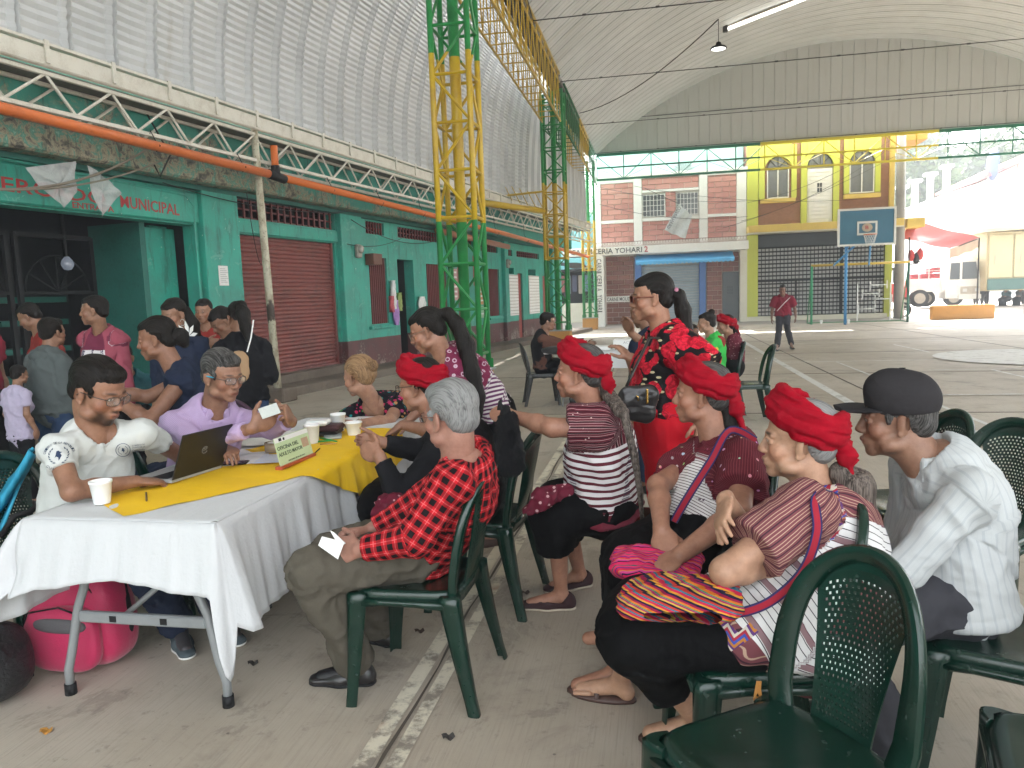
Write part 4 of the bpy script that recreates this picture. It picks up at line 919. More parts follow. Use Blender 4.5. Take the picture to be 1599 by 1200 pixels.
MC = thing('parked_motorcycle', 'dark motorcycle wheel and fender just right of the concrete pole', 'motorcycle', (10.5, 35.1, .1)); b = MB(); b.path([(10.38+.0*k, 35.0+.30*math.cos(2*PI*k/20), .34+.30*math.sin(2*PI*k/20)) if False else (10.42+.30*math.cos(2*PI*k/20), 35.25, .40+.30*math.sin(2*PI*k/20)) for k in range(21)], .05, 8, cap=False); b.build('tyre', M_tyre, MC, True); b = MB(); [b.tube((10.42, 35.25, .4), (10.42+.28*math.cos(k), 35.25, .4+.28*math.sin(k)), .006, 4) for k in np.arange(0, 6.2, .4)]; b.path([(10.42, 35.25, .4), (10.25, 35.25, .95), (10.18, 35.25, 1.15)], .03, 6); b.build('fork', M_black, MC)
AW = thing('red_awning', 'faded red tarpaulin awning slung over the street stall beside the pole', 'awning', (11.6, 36, 3.2))
A0, A1, A2, A3 = np.array([10.3, 36.6, 3.75]), np.array([11.05, 36.4, 4.28]), np.array([13.4, 35.4, 3.36]), np.array([12.2, 35.2, 2.93]); A4 = np.array([10.25, 35.2, 3.48])
R_ = [[(A1*(1-u)+A2*u)*(1-v)+(A4*(1-u)+A3*u)*v+np.array([0, 0, -.12*math.sin(PI*u)*math.sin(PI*v)+.03*math.sin(u*9+v*5)]) for u in np.linspace(0, 1, 15)] for v in np.linspace(0, 1, 9)]
b = MB(); b.grid(R_); b.build('tarpaulin', worn('faded_red_tarp', (.50, .13, .12), (.40, .11, .11), sc=1.5), AW, True)
R_ = [[(A3*(1-u)+A2*u)+np.array([0, .01*math.sin(u*20), -.42*v+.03*math.sin(u*15)*v]) for u in np.linspace(0, 1, 13)] for v in (0, .5, 1)]; b = MB(); b.grid(R_); b.build('valance', worn('faded_tan_tarp', (.50, .38, .29)), AW, True)
b = MB(); b.tube(A2, (13.4, 35.4, .2), .03, 6); b.tube((10.6, 35.2, .2), (10.6, 35.2, 3.5), .03, 6); b.tube((10.6, 35.2, 2.3), (13.3, 35.3, 3.3), .02, 6); b.build('frame', M_black, AW)
for i, (x, z, c) in enumerate(((10.75, 2.75, (.45, .05, .05)), (10.95, 2.62, (.05, .05, .06)), (11.1, 2.8, (.5, .08, .08)))):
    q = MB(); q.lathe((x, 35.4, z), [(.01, .25), (.12, .1), (.14, -.1), (.08, -.25), (.01, -.28)], 9); tag(q.build('hanging_goods', worn('goods_%d' % i, c), None, True), ['red bundle hanging leftmost under the awning', 'black bundle hanging under the awning', 'red bundle hanging right of the black one'][i], 'bundle', 'goods hanging under the red awning')
KI = thing('market_kiosk', 'big beige sheet metal kiosk with double doors at the right edge', 'kiosk', (17, 39, .4))
b = MB(); b.cbox((14.95, 38.6, 1.05), (21, 41.5, 3.75), .03); b.build('body', worn('kiosk_beige', (.52, .46, .28), (.42, .37, .23), sc=1.), KI)
b = MB(); b.prism([(14.6, 3.74), (21.2, 3.95), (21.2, 4.12), (14.6, 3.90)], 1, 38.2, 41.8); b.build('roof', worn('kiosk_roof', (.62, .55, .40)), KI)
for (x0, x1) in ((15.02, 16.0), (16.08, 17.6), (17.7, 19.2)):
    b = MB(); b.cbox((x0, 38.55, 1.65), (x1, 38.595, 3.62), .02); d = b.build('door', worn('kiosk_door', (.56, .50, .31), (.46, .41, .26), sc=1.) if x0 < 15.5 else MATS['kiosk_door'], KI); q = MB(); q.box((x0+.25, 38.53, 2.3), (x0+.29, 38.549, 2.7)); q.build('handle', M_dust, d)
b = MB(); b.box((15.0, 38.5, 1.10), (20, 38.58, 1.60)); b.build('green_skirt', worn('kiosk_green', (.08, .17, .15)), KI)
b = MB(); [b.tube((x, 38.7, .3), (x, 38.7, 1.1), .05, 6) for x in (15.1, 17.6, 20)]; b.build('leg', M_black, KI)
WB = thing('white_hillside_building', 'big sunlit white building with a red edged sloping roof', 'building', (20, 56, 0))
b = MB(); b.prism([(16.2, .3), (32, .3), (32, 9.8), (23.5, 9.2), (20.6, 7.9), (16.3, 6.5)], 1, 55, 62); b.build('wall', worn('bright_white_plaster', (.80, .80, .77), (.70, .70, .68), sc=.3), WB)
b = MB(); b.prism([(20.4, 7.95), (23.6, 9.3), (32, 12.6), (32, 12.9), (23.6, 9.55), (20.3, 8.12)], 1, 54.3, 62); b.build('roof_edge', worn('red_roof_edge', (.52, .16, .15), (.6, .45, .42)), WB)
b = MB(); b.box((22.0, 54.9, 7.35), (23.2, 54.99, 7.45)); b.box((22.9, 54.93, 1), (22.96, 54.99, 9)); b.box((20.3, 54.93, 1), (20.36, 54.99, 7.8)); b.build('trim', worn('pink_trim', (.6, .3, .28)), WB)
for i, (x, z0, z1) in enumerate(((16.55, 6.5, 8.05), (17.35, 6.9, 8.4), (18.3, 7.2, 8.8), (19.3, 7.6, 9.25))):
    q = thing('white_column', 'white concrete column on the terrace, %s of four' % ['leftmost', 'second from left', 'third from left', 'rightmost'][i], 'column', (x, 58, z0), group='white columns against the trees'); b = MB(); b.box((x-.16, 56.5, z0-1), (x+.16, 56.9, z1)); b.cbox((x-.36, 56.3, z1-.02), (x+.36, 57.1, z1+.18), .03); b.build('shaft', M_whitep, q)
q = thing('satellite_dish', 'dark blue satellite dish seen edge on above the white building', 'satellite dish', (20.9, 54.5, 9)); b = MB(); R_ = [[(20.95+.35*r*r, 54.5+1.0*r*math.cos(a)*.9, 9.0+1.05*r*math.sin(a)) for a in np.linspace(0, 2*PI, 21)] for r in np.linspace(.02, 1, 6)]; b.grid(R_); b.build('dish', worn('dish_blue', (.12, .16, .36)), q, True); b = MB(); b.tube((21.0, 54.5, 7.6), (20.98, 54.5, 9.0), .06, 6); b.build('mast', M_dust, q)
q = thing('pale_blue_house', 'pale mint house behind the middle lattice column', 'house', (-5, 38, 0)); b = MB(); b.box((-7.5, 37, 0), (-3.3, 43, 5.6)); b.build('wall', worn('aqua_plaster', (.20, .52, .55), (.16, .42, .45), sc=1.), q)
b = MB(); b.box((-5.0, 36.95, .4), (-3.6, 37, 1.2)); b.box((-3.6, 36.9, 0), (-3.5, 37, 2.6)); b.build('door', M_cream, q)
q = thing('clothes_stall', 'dark stall with clothes hung in its opening behind the farthest column', 'stall', (-3.9, 36.4, 0)); b = MB(); b.box((-5.2, 36.4, 0), (-3.1, 36.9, 1.15)); b.build('counter', M_cream, q)
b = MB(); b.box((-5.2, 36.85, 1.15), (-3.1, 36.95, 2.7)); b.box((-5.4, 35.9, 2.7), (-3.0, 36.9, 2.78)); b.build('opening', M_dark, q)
for i, (x, c) in enumerate(((-5., (.1, .12, .25)), (-4.7, (.3, .08, .08)), (-4.4, (.2, .25, .3)), (-4.1, (.08, .09, .15)), (-3.8, (.4, .35, .3)), (-3.5, (.15, .2, .35)))):
    m_ = MB(); m_.cbox((x, 36.5, 1.6+.1*(i % 2)), (x+.22, 36.56, 2.5), .02); m_.build('garment', worn('garment_%d' % i, c, sc=8), q)
q = thing('dark_tarp', 'torn black tarpaulin roof over the stall at the end of the market', 'tarpaulin', (-4.2, 34.5, 3)); R_ = [[(-5.4+2.2*u, 34.0+1.8*v, 3.35-.5*u-.25*math.sin(PI*u)*math.sin(PI*v)+.06*math.sin(u*9+v*7)) for u in np.linspace(0, 1, 13)] for v in np.linspace(0, 1, 9)]; b = MB(); b.grid(R_); b.build('sheet', worn('black_tarp', (.04, .04, .045), (.09, .09, .09)), q, True)
# ---------------- hill and trees
b = MB(); R_ = []
for i in range(25):
    u = i/24; R_.append([(-120+u*280, 120+v*140, (1+14*v+20*v*math.sin(PI*u)+3*math.sin(u*17+v*3))*(.3+.7*min(1., v*2)) if v > 0 else 1.5) for v in np.linspace(0, 1, 9)])
b.grid(R_); struct('hills', b, worn('hill_green', (.05, .09, .035), (.03, .055, .02), sc=.05, rough=.9), True)
M_leaf = worn('tree_leaf', (.075, .12, .03), (.035, .065, .02), sc=.4, rough=.7); M_bark = worn('tree_bark', (.12, .09, .06))
def tree(x, y, h, r, lb):
    q = thing('leafy_tree', lb, 'tree', (x, y, 1), group='hazy trees behind the white columns'); b = MB(); b.path([(x, y, .5), (x+.2, y, h*.35), (x-.1, y, h*.7)], [.35, .28, .12], 8)
    for k in range(6): a = k*1.05; b.path([(x, y, h*.4), (x+r*.4*math.cos(a), y+r*.4*math.sin(a), h*.6), (x+r*.75*math.cos(a), y+r*.75*math.sin(a), h*.75)], [.15, .1, .04], 5)
    b.build('trunk', M_bark, q)
    n_ = 3800; cl = RNG.normal(size=(26, 3)); cl = cl/np.linalg.norm(cl, axis=1)[:, None]*RNG.uniform(.45, .95, (26, 1))*[r, r, h*.33]+[x, y, h*.70]
    c = cl[RNG.integers(0, 26, n_)]+RNG.normal(size=(n_, 3))*r*.17; u = RNG.normal(size=(n_, 3)); v = RNG.normal(size=(n_, 3)); s_ = .16
    V = np.stack([c-u*s_, c+v*s_, c+u*s_, c-v*s_], 1).reshape(-1, 3); F = (np.arange(n_*4).reshape(-1, 4)).tolist(); mesh_obj('crown', V, F, M_leaf, q)
for i, (x, y, h, r) in enumerate(((18.5, 72, 13.5, 3.8), (23, 76, 14.5, 4.2), (27.5, 70, 13, 3.6), (32, 80, 15.5, 4.5), (21, 66, 11.5, 2.8), (37, 84, 15, 4.5))):
    tree(x, y, h, r, ['tall hazy tree leftmost beyond the yellow house corner', 'broad tree behind the two left white columns', 'rounded tree behind the third white column', 'large tree behind the rightmost column', 'low tree right behind the leftmost column', 'farthest tree above the red edged roof'][i])
# air beyond the court fades into pale light
b = MB(); b.box((-420, -30, -1.2), (420, 520, 46)); hz_m = bpy.data.materials.new('air'); hz_m.use_nodes = True; nt_ = hz_m.node_tree; nt_.nodes.clear(); o_ = nt_.nodes.new('ShaderNodeOutputMaterial'); pv = nt_.nodes.new('ShaderNodeVolumePrincipled'); pv.inputs['Density'].default_value = .0055; pv.inputs['Color'].default_value = (.9, .95, 1, 1); nt_.links.new(pv.outputs[0], o_.inputs['Volume'])
HAZE = True
if HAZE: tag(b.build('haze', hz_m), kind='stuff')
# ================================================================== plastic chairs
def plastic(name, c, c2=None, rough=.28):
    def fn(t):
        p = t.obj(); n = t.noise(p, 5, 5, .65); n2 = t.noise(p, 40, 3, .6); r = t.rnd()
        cc = t.mix(t.step(n, .4, .75)*.55, c, c2 or tuple(x*.6+.01 for x in c)); cc = t.mix(t.step(n2, .62, .72)*.25, cc, tuple(x*.5+.08 for x in c))
        return dict(col=cc, rough=t.m('ADD', n*.22, rough-.09), bump=t.bump(n2, .06, .002))
    return mat(name, fn, spec=.5)
M_chair = plastic('dark_green_plastic', (.002, .021, .013), (.005, .018, .013), .22)
M_chairb = plastic('black_chair_plastic', (.015, .016, .016)); M_chairp = plastic('purple_chair_plastic', (.055, .018, .045))
def arr(*a): return np.array(a, float)
def chair_proto(name, m, label):
    root = thing(name, label, 'chair')
    # seat: dished top, rolled rim
    N = 44; prof = [(0, -.014), (.35, -.012), (.62, -.008), (.82, -.001), (.92, .004), (.975, .003), (1.0, -.006), (1.012, -.02), (1.012, -.050), (.985, -.052), (.985, -.02), (.94, -.008), (.8, -.009), (.4, -.018), (0, -.02)]
    R_ = []
    for r, dz in prof:
        row = []
        for k in range(N+1):
            a = 2*PI*k/N; ca, sa = math.cos(a), math.sin(a); e = .36
            x = abs(ca)**e*(1 if ca > 0 else -1); y = abs(sa)**e*(1 if sa > 0 else -1); l = max(abs(x), abs(y))
            x, y = x*r, y*r
            hw = .212-.016*(1-y)/2-.004
            row.append((x*hw, y*.205-.0+.0*(y > 0), .442+dz+(.010*(y < -.5)*0)-(.018 if y > .85 and r > .9 else 0)*(y-.85)/.15))
        R_.append(row)
    b = MB(); b.grid(R_); b.build('seat', m, root, True)
    # apron scallop rails under the sides
    for sx in (-1, 1):
        b = MB(); b.path([arr(sx*.207, -.17, .40), arr(sx*.213, -.05, .405), arr(sx*.213, .08, .405), arr(sx*.207, .17, .398)], [.016, .011, .011, .016], 8, sx=1.2); b.build('side_rail', m, root, True)
    b = MB(); b.path([arr(-.18, .207, .397), arr(0, .209, .41), arr(.18, .207, .397)], [.014, .010, .014], 8, sx=1.2); b.build('front_rail', m, root, True)
    # legs: rounded corner channel
    for sx in (-1, 1):
        for sy in (-1, 1):
            R_ = []; top = arr(sx*.188, sy*.178); bot = arr(sx*.222, sy*(.215 if sy > 0 else .262))
            for z in (.437, .43, .40, .34, .2, .06, .012, 0.):
                f = 1-z/.44; c = top+(bot-top)*f**(1.25); w_ = .040-.018*min(1, f*1.15); k_ = .012 if z > .436 else 0
                sec = [(-w_, w_*.72), (-w_*.3, w_*.95), (w_*.45, w_*.98), (w_*.86, w_*.86), (w_*.98, w_*.45), (w_*.95, -w_*.3), (w_*.72, -w_), (w_*.50, -w_), (w_*.45, w_*.1), (w_*.1, w_*.45), (-w_, w_*.50)]
                R_.append([(c[0]+sx*(p-np.sign(p)*k_*.6)*1., c[1]+sy*(q-np.sign(q)*k_*.6)*1., z) for p, q in sec+[sec[0]]])
            b = MB(); b.grid(R_); b.add(R_[0][:-1], [tuple(range(11))]); b.build('leg', m, root, True)
    # arched back frame
    def bk(x, z): return arr(x, -.188-.115*max(0, (z-.43)/.43)**1.15+.045*(x/.2)**2*(z-.40)/.45, z)
    P = [];
    for k in range(29):
        a = PI*k/28; x = -math.cos(a); z = math.sin(a)**.62
        xx = .208*x*(1-.05*z); zz = .50+.375*z; P.append((xx, zz))
    pts = [(-.196, .425), (-.202, .46)]+P+[(.202, .46), (.196, .425)]
    R_ = []; n_ = len(pts)
    for i, (x, z) in enumerate(pts):
        x0, z0 = pts[max(0, i-1)]; x1, z1 = pts[min(n_-1, i+1)]; d = _unit([x1-x0, z1-z0]); nx, nz = d[1], -d[0]      # points inwards
        if nx*(-x)+nz*(.6-z) < 0: nx, nz = -nx, -nz
        h = min(1, max(0, (z-.43)/.42)); w_ = .036+.026*(1-h)+.004
        c = bk(x, z); inn = bk(x+nx*w_, z+nz*w_*.9)
        t0 = np.array([0, 1., .25]); t0 /= np.linalg.norm(t0)
        R_.append([c+t0*.013, c+t0*.004+arr(-nx, 0, -nz)*.006, c-t0*.010+arr(-nx, 0, -nz)*.004, c-t0*.016, inn-t0*.006, inn+t0*.002, inn+t0*.008+arr(-nx, 0, -nz)*.004, c+t0*.016+arr(nx, 0, nz)*.012, c+t0*.013])
    b = MB(); b.grid(R_); b.build('back_frame', m, root, True)
    # perforated splat
    nc, nr = 33, 57; P = np.zeros((nr, nc, 3))
    for i in range(nr):
        for j in range(nc):
            v = i/(nr-1); u = j/(nc-1)*2-1; hw = .085+.050*v**1.4; z = .425+(.485+.375*max(0, 1-(u*hw/.208)**2)**.31-.022-.425)*v; P[i, j] = bk(u*hw, z)+arr(0, -.014-.016*(1-u*u)*math.sin(PI*min(1, v*1.05))+.002, 0)
    V = []; F = []; 
    for s_ in (0, -.005): V += [tuple(p+arr(0, s_, 0)) for p in P.reshape(-1, 3)]
    o_ = nr*nc; solid = np.ones((nr-1, nc-1), bool)
    for i in range(5, nr-7):
        for j in range(2, nc-3):
            if i % 2 == 1 and (j+(i//2)) % 2 == 0: solid[i, j] = False
    for i in range(nr-1):
        for j in range(nc-1):
            q = (i*nc+j, i*nc+j+1, (i+1)*nc+j+1, (i+1)*nc+j)
            if solid[i, j]: F += [q, tuple(x+o_ for x in q[::-1])]
            for (di, dj, e) in ((-1, 0, (0, 1)), (0, 1, (1, 2)), (1, 0, (2, 3)), (0, -1, (3, 0))):
                ii, jj = i+di, j+dj; nb = solid[ii, jj] if 0 <= ii < nr-1 and 0 <= jj < nc-1 else False
                if solid[i, j] and not nb: F.append((q[e[0]], q[e[0]]+o_, q[e[1]]+o_, q[e[1]])[::-1])
    b = MB(); b.add(V, F); b.build('backrest', m, root)
    b = MB(); b.path([arr(-.10, -.20, .432), arr(0, -.207, .430), arr(.10, -.20, .432)], .012, 6); b.build('back_joint', m, root, True)
    return root
_c0 = chair_proto('plastic_chair', M_chair, 'x')
_cnt = {}
def chair(px, py, face, label, proto=None, group='dark green plastic chairs'):
    """face: unit-ish xy direction the sitter looks"""
    p = proto or _c0; rot = math.atan2(-face[0], face[1])
    if p not in _cnt:
        _cnt[p] = 1; p.location = (px, py, 0); p.rotation_euler = (0, 0, rot); p['label'] = label
        if group: p['group'] = group
        return p
    return dup(p, (px, py, 0), rot, label, group)
W = (-1, 0)
chair(-.93, 2.70, (-1, .02), 'green plastic chair under the man in the red checked shirt')
chair(-.88, 3.53, (-1, .10), 'green plastic chair with a black bag held on its back')
chair(-.01, 3.47, (-1, .05), 'green plastic chair under the woman reaching out with one arm')
chair(.12, 2.90, (-.95, -.3), 'green plastic chair under the middle seated woman in maroon')
chair(.26, 2.24, (-.98, -.18), 'green plastic chair under the woman with crossed arms and striped bag')
chair(1.03, 2.38, (-.90, .42), 'green plastic chair under the man in the black cap')
chair(.25, 1.67, (-.80, -.60), 'empty green plastic chair in the front, nearest whole chair')
chair(1.38, 3.52, (-.72, -.70), 'empty green plastic chair with perforated back right behind the man in the cap')
chair(1.16, 3.90, (-.95, -.30), 'green plastic chair whose rounded top shows just behind the black cap')
chair(.93, 1.70, (-.95, .28), 'green plastic chair cut off by the bottom right corner')

chair(-2.74, 2.78, (.9, -.3), 'green plastic chair under the man in the white T-shirt')
chair(-2.52, 3.35, (1, .10), 'green plastic chair under the man in the lavender shirt')
chair(-1.72, 5.10, (-.35, -1), 'green plastic chair under the woman with the blond bun')
chair(.98, 8.85, (-1, -.1), 'dark green plastic chair of the far seated women, behind the floral blouse')
chair(.72, 9.45, (-1, -.1), 'green plastic chair under the girl in the bright green top')
_c1 = dup(_c0, (0, 0, 0)); _c1.name = 'black_plastic_chair'
for o in _c1.children: o.data = o.data.copy(); o.data.materials[0] = M_chairb
chair(-1.62, 10.35, (1, .25), 'black plastic chair with silver legs under the man in the vest', _c1, None)
_c2 = dup(_c0, (0, 0, 0)); _c2.name = 'purple_plastic_chair'
for o in _c2.children: o.data = o.data.copy(); o.data.materials[0] = M_chairp
_pc = at(412, 640, 5.3); chair(_pc[0], _pc[1]+.1, (.45, 1), 'purple chair with a round back between the table and the shutter', _c2, None)

# ================================================================== main table
TX0, TX1, TY0, TY1, TZ = -2.36, -1.56, 2.33, 4.66, .742
M_cloth = mat('white_tablecloth', lambda t: (lambda p, n, n2: dict(col=t.mix(n, (.56, .575, .585), (.48, .49, .50)), bump=t.bump(n*.7+n2*.3, .45, .012)))(t.obj(), t.noise(t.vmul(t.obj(), (6, 2.2, 1.2)), 1.4, 5, .6, .8), t.noise(t.obj(), 60, 2)), rough=.8, sheen=.2)
M_yclo = mat('yellow_table_runner', lambda t: (lambda n: dict(col=t.mix(n, (.90, .57, .002), (.78, .47, .002)), bump=t.bump(n, .5, .012)))(t.noise(t.vmul(t.obj(), (2, 5, 2)), 1.6, 5, .6, .8)), rough=.75)
TB = thing('folding_table', 'long folding table with bent grey steel legs under the white cloth', 'table', (-1.96, 3.4, 0))
b = MB(); b.cbox((TX0+.01, TY0+.01, .70), (TX1-.01, TY1-.01, .735), .01); b.build('tabletop', M_whitep, TB)
M_steel = worn('grey_tube_steel', (.26, .275, .28), (.19, .20, .205), rough=.35, metal=.2)
for yy in (2.42, 4.45):
    sgn = 1
    for x0, s_ in ((-2.21, -1), (-1.72, 1)):
        b = MB(); b.path([(x0+.05*-s_, yy+.02, .70), (x0+.02*-s_, yy, .52), (x0+.0*s_, yy, .44), (x0+.035*s_, yy, .36), (x0+.075*s_, yy-.01, .18), (x0+.10*s_, yy-.01, .10), (x0+.10*s_, yy-.01, .02)], .017, 12); b.build('leg', M_steel, TB, True)
        b = MB(); b.path([(x0+.10*s_, yy-.01, .045), (x0+.10*s_, yy-.01, .0)], .022, 12); b.build('leg_cap', M_black, TB, True)
    b = MB(); b.cbox((-2.21-.03, yy-.012, .30), (-1.72+.03, yy+.012, .345), .006); o = b.build('crossbar', M_steel, TB)
    b = MB(); b.cbox((-2.10, yy-.0145, .31), (-2.07, yy-.0122, .335), .001); b.cbox((-1.88, yy-.0145, .31), (-1.85, yy-.0122, .335), .001); b.build('slot', M_black, o)
    b = MB(); b.tube((-1.75, yy, .56), (-2.05, yy+.02, .33), .011, 8) if yy < 3 else b.tube((-1.75, yy, .56), (-2.05, yy, .33), .011, 8); b.build('stay', M_steel, TB, True)
# cloth: top plus hanging skirt sampled around the outline; drop length changes along it
def outline(n):
    """points and outward normals around the tabletop with rounded corners, starting at near-left corner, going right along the near end"""
    r = .03; pts = []
    def seg(a, c, nrm_, k):
        for i in range(k): f = i/k; pts.append((a+(c-a)*f, nrm_))
    A = arr(TX0, TY0); B_ = arr(TX1, TY0); C_ = arr(TX1, TY1); D_ = arr(TX0, TY1)
    def corner(c, a0, a1):
        for i in range(9): a = a0+(a1-a0)*i/9; pts.append((c, arr(math.cos(a), math.sin(a))))
    seg(A, B_, arr(0, -1), 60); corner(B_, -PI/2, 0); seg(B_, C_, arr(1, 0), 150); corner(C_, 0, PI/2); seg(C_, D_, arr(0, 1), 50); corner(D_, PI/2, PI); seg(D_, A, arr(-1, 0), 100); corner(A, PI, 1.5*PI)
    return pts
OL = outline(0); NP = len(OL)
def drop(i):
    """hem height, outward flare"""
    c, n = OL[i]; x, y = c
    if i < 60: f = i/60; d = .245+.03*math.sin(PI*f)*-1+.012*math.sin(f*9)+.03*(f < .12)*(1-f/.12); fl = .05+.03*(1-f)
    elif i < 69: f = (i-60)/8; d = .26+.24*math.sin(PI*min(1, f*1.05))**1.1+.12*f; fl = .05+.03*math.sin(PI*f)
    elif i < 219: f = (i-69)/150; d = .40-.05*f+.012*math.sin(f*22); fl = .045+.016*math.sin(f*58)+.010*math.sin(f*97+1)+.05*max(0, 1-f*9)
    elif i < 228: d = .45; fl = .06
    elif i < 278: d = .34; fl = .04
    elif i < 287: d = .5; fl = .08
    elif i < 387: f = (i-287)/100; d = .33+.06*max(0, f*3-2); fl = .05+.015*math.sin(f*40)
    else: f = (i-387)/8; d = .39*(1-f)+.26*f+.10*math.sin(PI*f); fl = .07+.16*math.sin(PI*f)
    return d, fl
rows = []; L = 16; ctr_ = [( (TX0+TX1)/2, q) for q in (0,)]
top_in = []
for i in range(NP): c, n = OL[i]; top_in.append((c[0]-n[0]*.0, c[1]-n[1]*.0))
ring0 = [(c[0]-n[0]*.02-(.0), c[1]-n[1]*.02, TZ) for c, n in OL]
def skirt(hem_scale=1., off=0., z_up=0., zone=None):
    R_ = [[(c[0]-n[0]*.02+n[0]*0, c[1]-n[1]*.02, TZ+z_up) for c, n in OL], [(c[0]+n[0]*(.006+off), c[1]+n[1]*(.006+off), TZ-.004+z_up) for c, n in OL]]
    for l in range(1, L+1):
        v = l/L; row = []
        for i, (c, n) in enumerate(OL):
            d, fl = drop(i); t_ = arr(-n[1], n[0]); f = fl*(v**.85)+.012; q_ = .35 if i < 60 else 1.; w_ = q_*(.012*v*math.sin(i*.55)+.006*v*math.sin(i*1.31+1))
            if 388 <= i or i < 3: w_ += .02*math.sin(v*7)*v
            e = n*(f+w_+off); row.append((c[0]+e[0], c[1]+e[1], TZ-.006-(d-.006)*v))
        R_.append(row)
    return R_
R_ = skirt(); R_ = [r+[r[0]] for r in R_]
b = MB(); b.grid(R_[::-1])
def top_grid():
    G = []; 
    for j in range(61):
        y = TY0+.0+(TY1-TY0)*j/60; G.append([(TX0+(TX1-TX0)*i/24, y, TZ+.0012*math.sin(i*.9+j*.31)*math.sin(j*.4)*(0 if i in (0, 24) or j in (0, 60) else 1)) for i in range(25)])
    return G
b.grid(top_grid()); TC = b.build('tablecloth', M_cloth, None, True); tag(TC, 'white tablecloth draped over the long folding table', 'tablecloth')
sm = TC.modifiers.new('thick', 'SOLIDIFY'); sm.thickness = .002; sm.offset = -1
# yellow runner: diamond-ended, crosses the table and hangs over the right edge
def runner_pt(x, y):
    z = TZ+.004
    if x <= TX1: return (x, y, z+.0015*math.sin(x*40+y*13)+.002*math.sin(y*22+x*9))
    h = x-TX1; fy = (y-TY0)/(TY1-TY0)
    i = 69+int(min(149, max(0, fy*150))); d, fl = drop(i); v = min(1.3, h/d); return (TX1+.020+fl*v**.85+.012*v*math.sin(i*.55)+.006*v*math.sin(i*1.31+1)+.012, y, TZ+.004-h)
b = MB(); R_ = []
yn = lambda x: 0
# silhouette on the table: left-near corner (-2.2,2.55), near tip (-1.95,2.38), right edge leaves at y=3.19, hanging tip lower at y=3.95, back to edge y=4.25
for j in range(91):
    y = 2.37+(4.22-2.37)*j/90
    xl = np.interp(y, [2.37, 2.58, 3.3, 4.22], [-1.965, -2.26, -2.25, -2.0]); xr = np.interp(y, [2.37, 3.02, 3.82, 4.22], [-1.96, TX1, TX1+.37, TX1+.10])
    R_.append([runner_pt(xl+(xr-xl)*i/40, y) for i in range(41)])
b.grid(R_); tag(b.build('table_runner', M_yclo, None, True), 'yellow table runner lying across the white cloth and hanging over its edge', 'table runner')

# ================================================================== things on the table
M_foam = mat('foam_white', lambda t: dict(bump=t.bump(t.voro(t.obj(), 140, 'F1'), .06, .001)), col=(.82, .82, .80), rough=.5, sub=.1)
TZs = TZ+.006
def cup(p, h, r, lb, fill=True):
    q = thing('foam_cup', lb, 'cup', p, group='white foam cups on the table'); b = MB(); b.lathe(p, [(.001, .0), (r*.70, 0), (r*.72, .004), (r*.93, h*.88), (r*.97, h*.89), (r*1.0, h*.92), (r*1.0, h), (r*.94, h), (r*.90, h*.9), (r*.68, .01), (.001, .008)], 32); b.build('wall', M_foam, q, True)
    if fill: b = MB(); b.lathe(p, [(r*.88, h*.80), (.001, h*.80)], 24); b.build('drink', mat('coffee', col=(.05, .025, .012), rough=.1), q)
cup(onz(160, 786, TZs), .092, .043, 'nearest foam cup, before the man in the white T-shirt', False)
cup(onz(529, 673, TZs), .105, .046, 'tall foam cup standing behind the black cases')
cup(onz(488, 692, TZs), .105, .046, 'foam cup right behind the green printed sign')
cup(onz(553, 679, TZs)+arr(0, 0, 0), .075, .050, 'short foam cup held by the woman with the red headband')
# laptop
def quad_box(b, A, u, v, n, lu, lv, ln, c=.003):
    """chamfered slab: corner A, edges u,v,n"""
    m_ = MB(); m_.cbox((0, 0, 0), (lu, lv, ln), c); V = [A+u*p[0]+v*p[1]+n*p[2] for p in np.array(m_.V)]; b.add(V, m_.F); return b
LP = thing('laptop', 'black laptop opened toward the man in the white T-shirt, grey maker mark on its lid', 'laptop', onz(300, 740, TZs))
la = onz(268, 757, TZs)+arr(0, 0, .004); lb_ = onz(340, 733, TZs); lb_ = la+_unit(lb_-la)*.325; u = _unit(lb_-la); v = arr(-u[1], u[0], 0); v = v if v[0] < 0 else -v
b = MB(); quad_box(b, la, u, v, arr(0, 0, 1.), .325, .225, .014); b.build('base', worn('laptop_silver', (.35, .36, .36), (.3, .31, .31), rough=.35), LP)
b = MB(); quad_box(b, la+u*.02+v*.04+arr(0, 0, .0143), u, v, arr(0, 0, 1.), .285, .10, .001, .0003); b.build('keyboard', M_black, LP)
tl = at(357, 653, 2.62); lv = _unit(-v*.22*-1*-1+arr(0, 0, 1)*.80+(-v)*.0); lv = _unit(arr(0, 0, .93)-v*.36)
b = MB(); quad_box(b, la+arr(0, 0, .015), u, lv, _unit(np.cross(lv, u)) if np.dot(np.cross(lv, u), -v) > 0 else -_unit(np.cross(lv, u)), .325, .215, .007); o = b.build('lid', mat('laptop_lid_black', lambda t: dict(rough=t.m('ADD', t.noise(t.obj(), 30, 3)*.2, .3)), col=(.012, .012, .013), spec=.4), LP)
ln = np.cross(lv, u); ln = ln if np.dot(ln, -v) > 0 else -ln; ln = _unit(ln)
c_ = la+arr(0, 0, .015)+u*.165+lv*.115+ln*.0078; b = MB(); b.path([c_+(u*math.cos(a)+lv*math.sin(a))*.017 for a in np.linspace(.5, 5.9, 18)], .0011, 4); b.path([c_+(u*-.010+lv*-.002), c_+u*.012+lv*.004, c_+u*.006+lv*.012, c_-u*.009+lv*.006], .0011, 4); b.build('mark', mat('mark_grey', col=(.22, .22, .22), rough=.3), o)
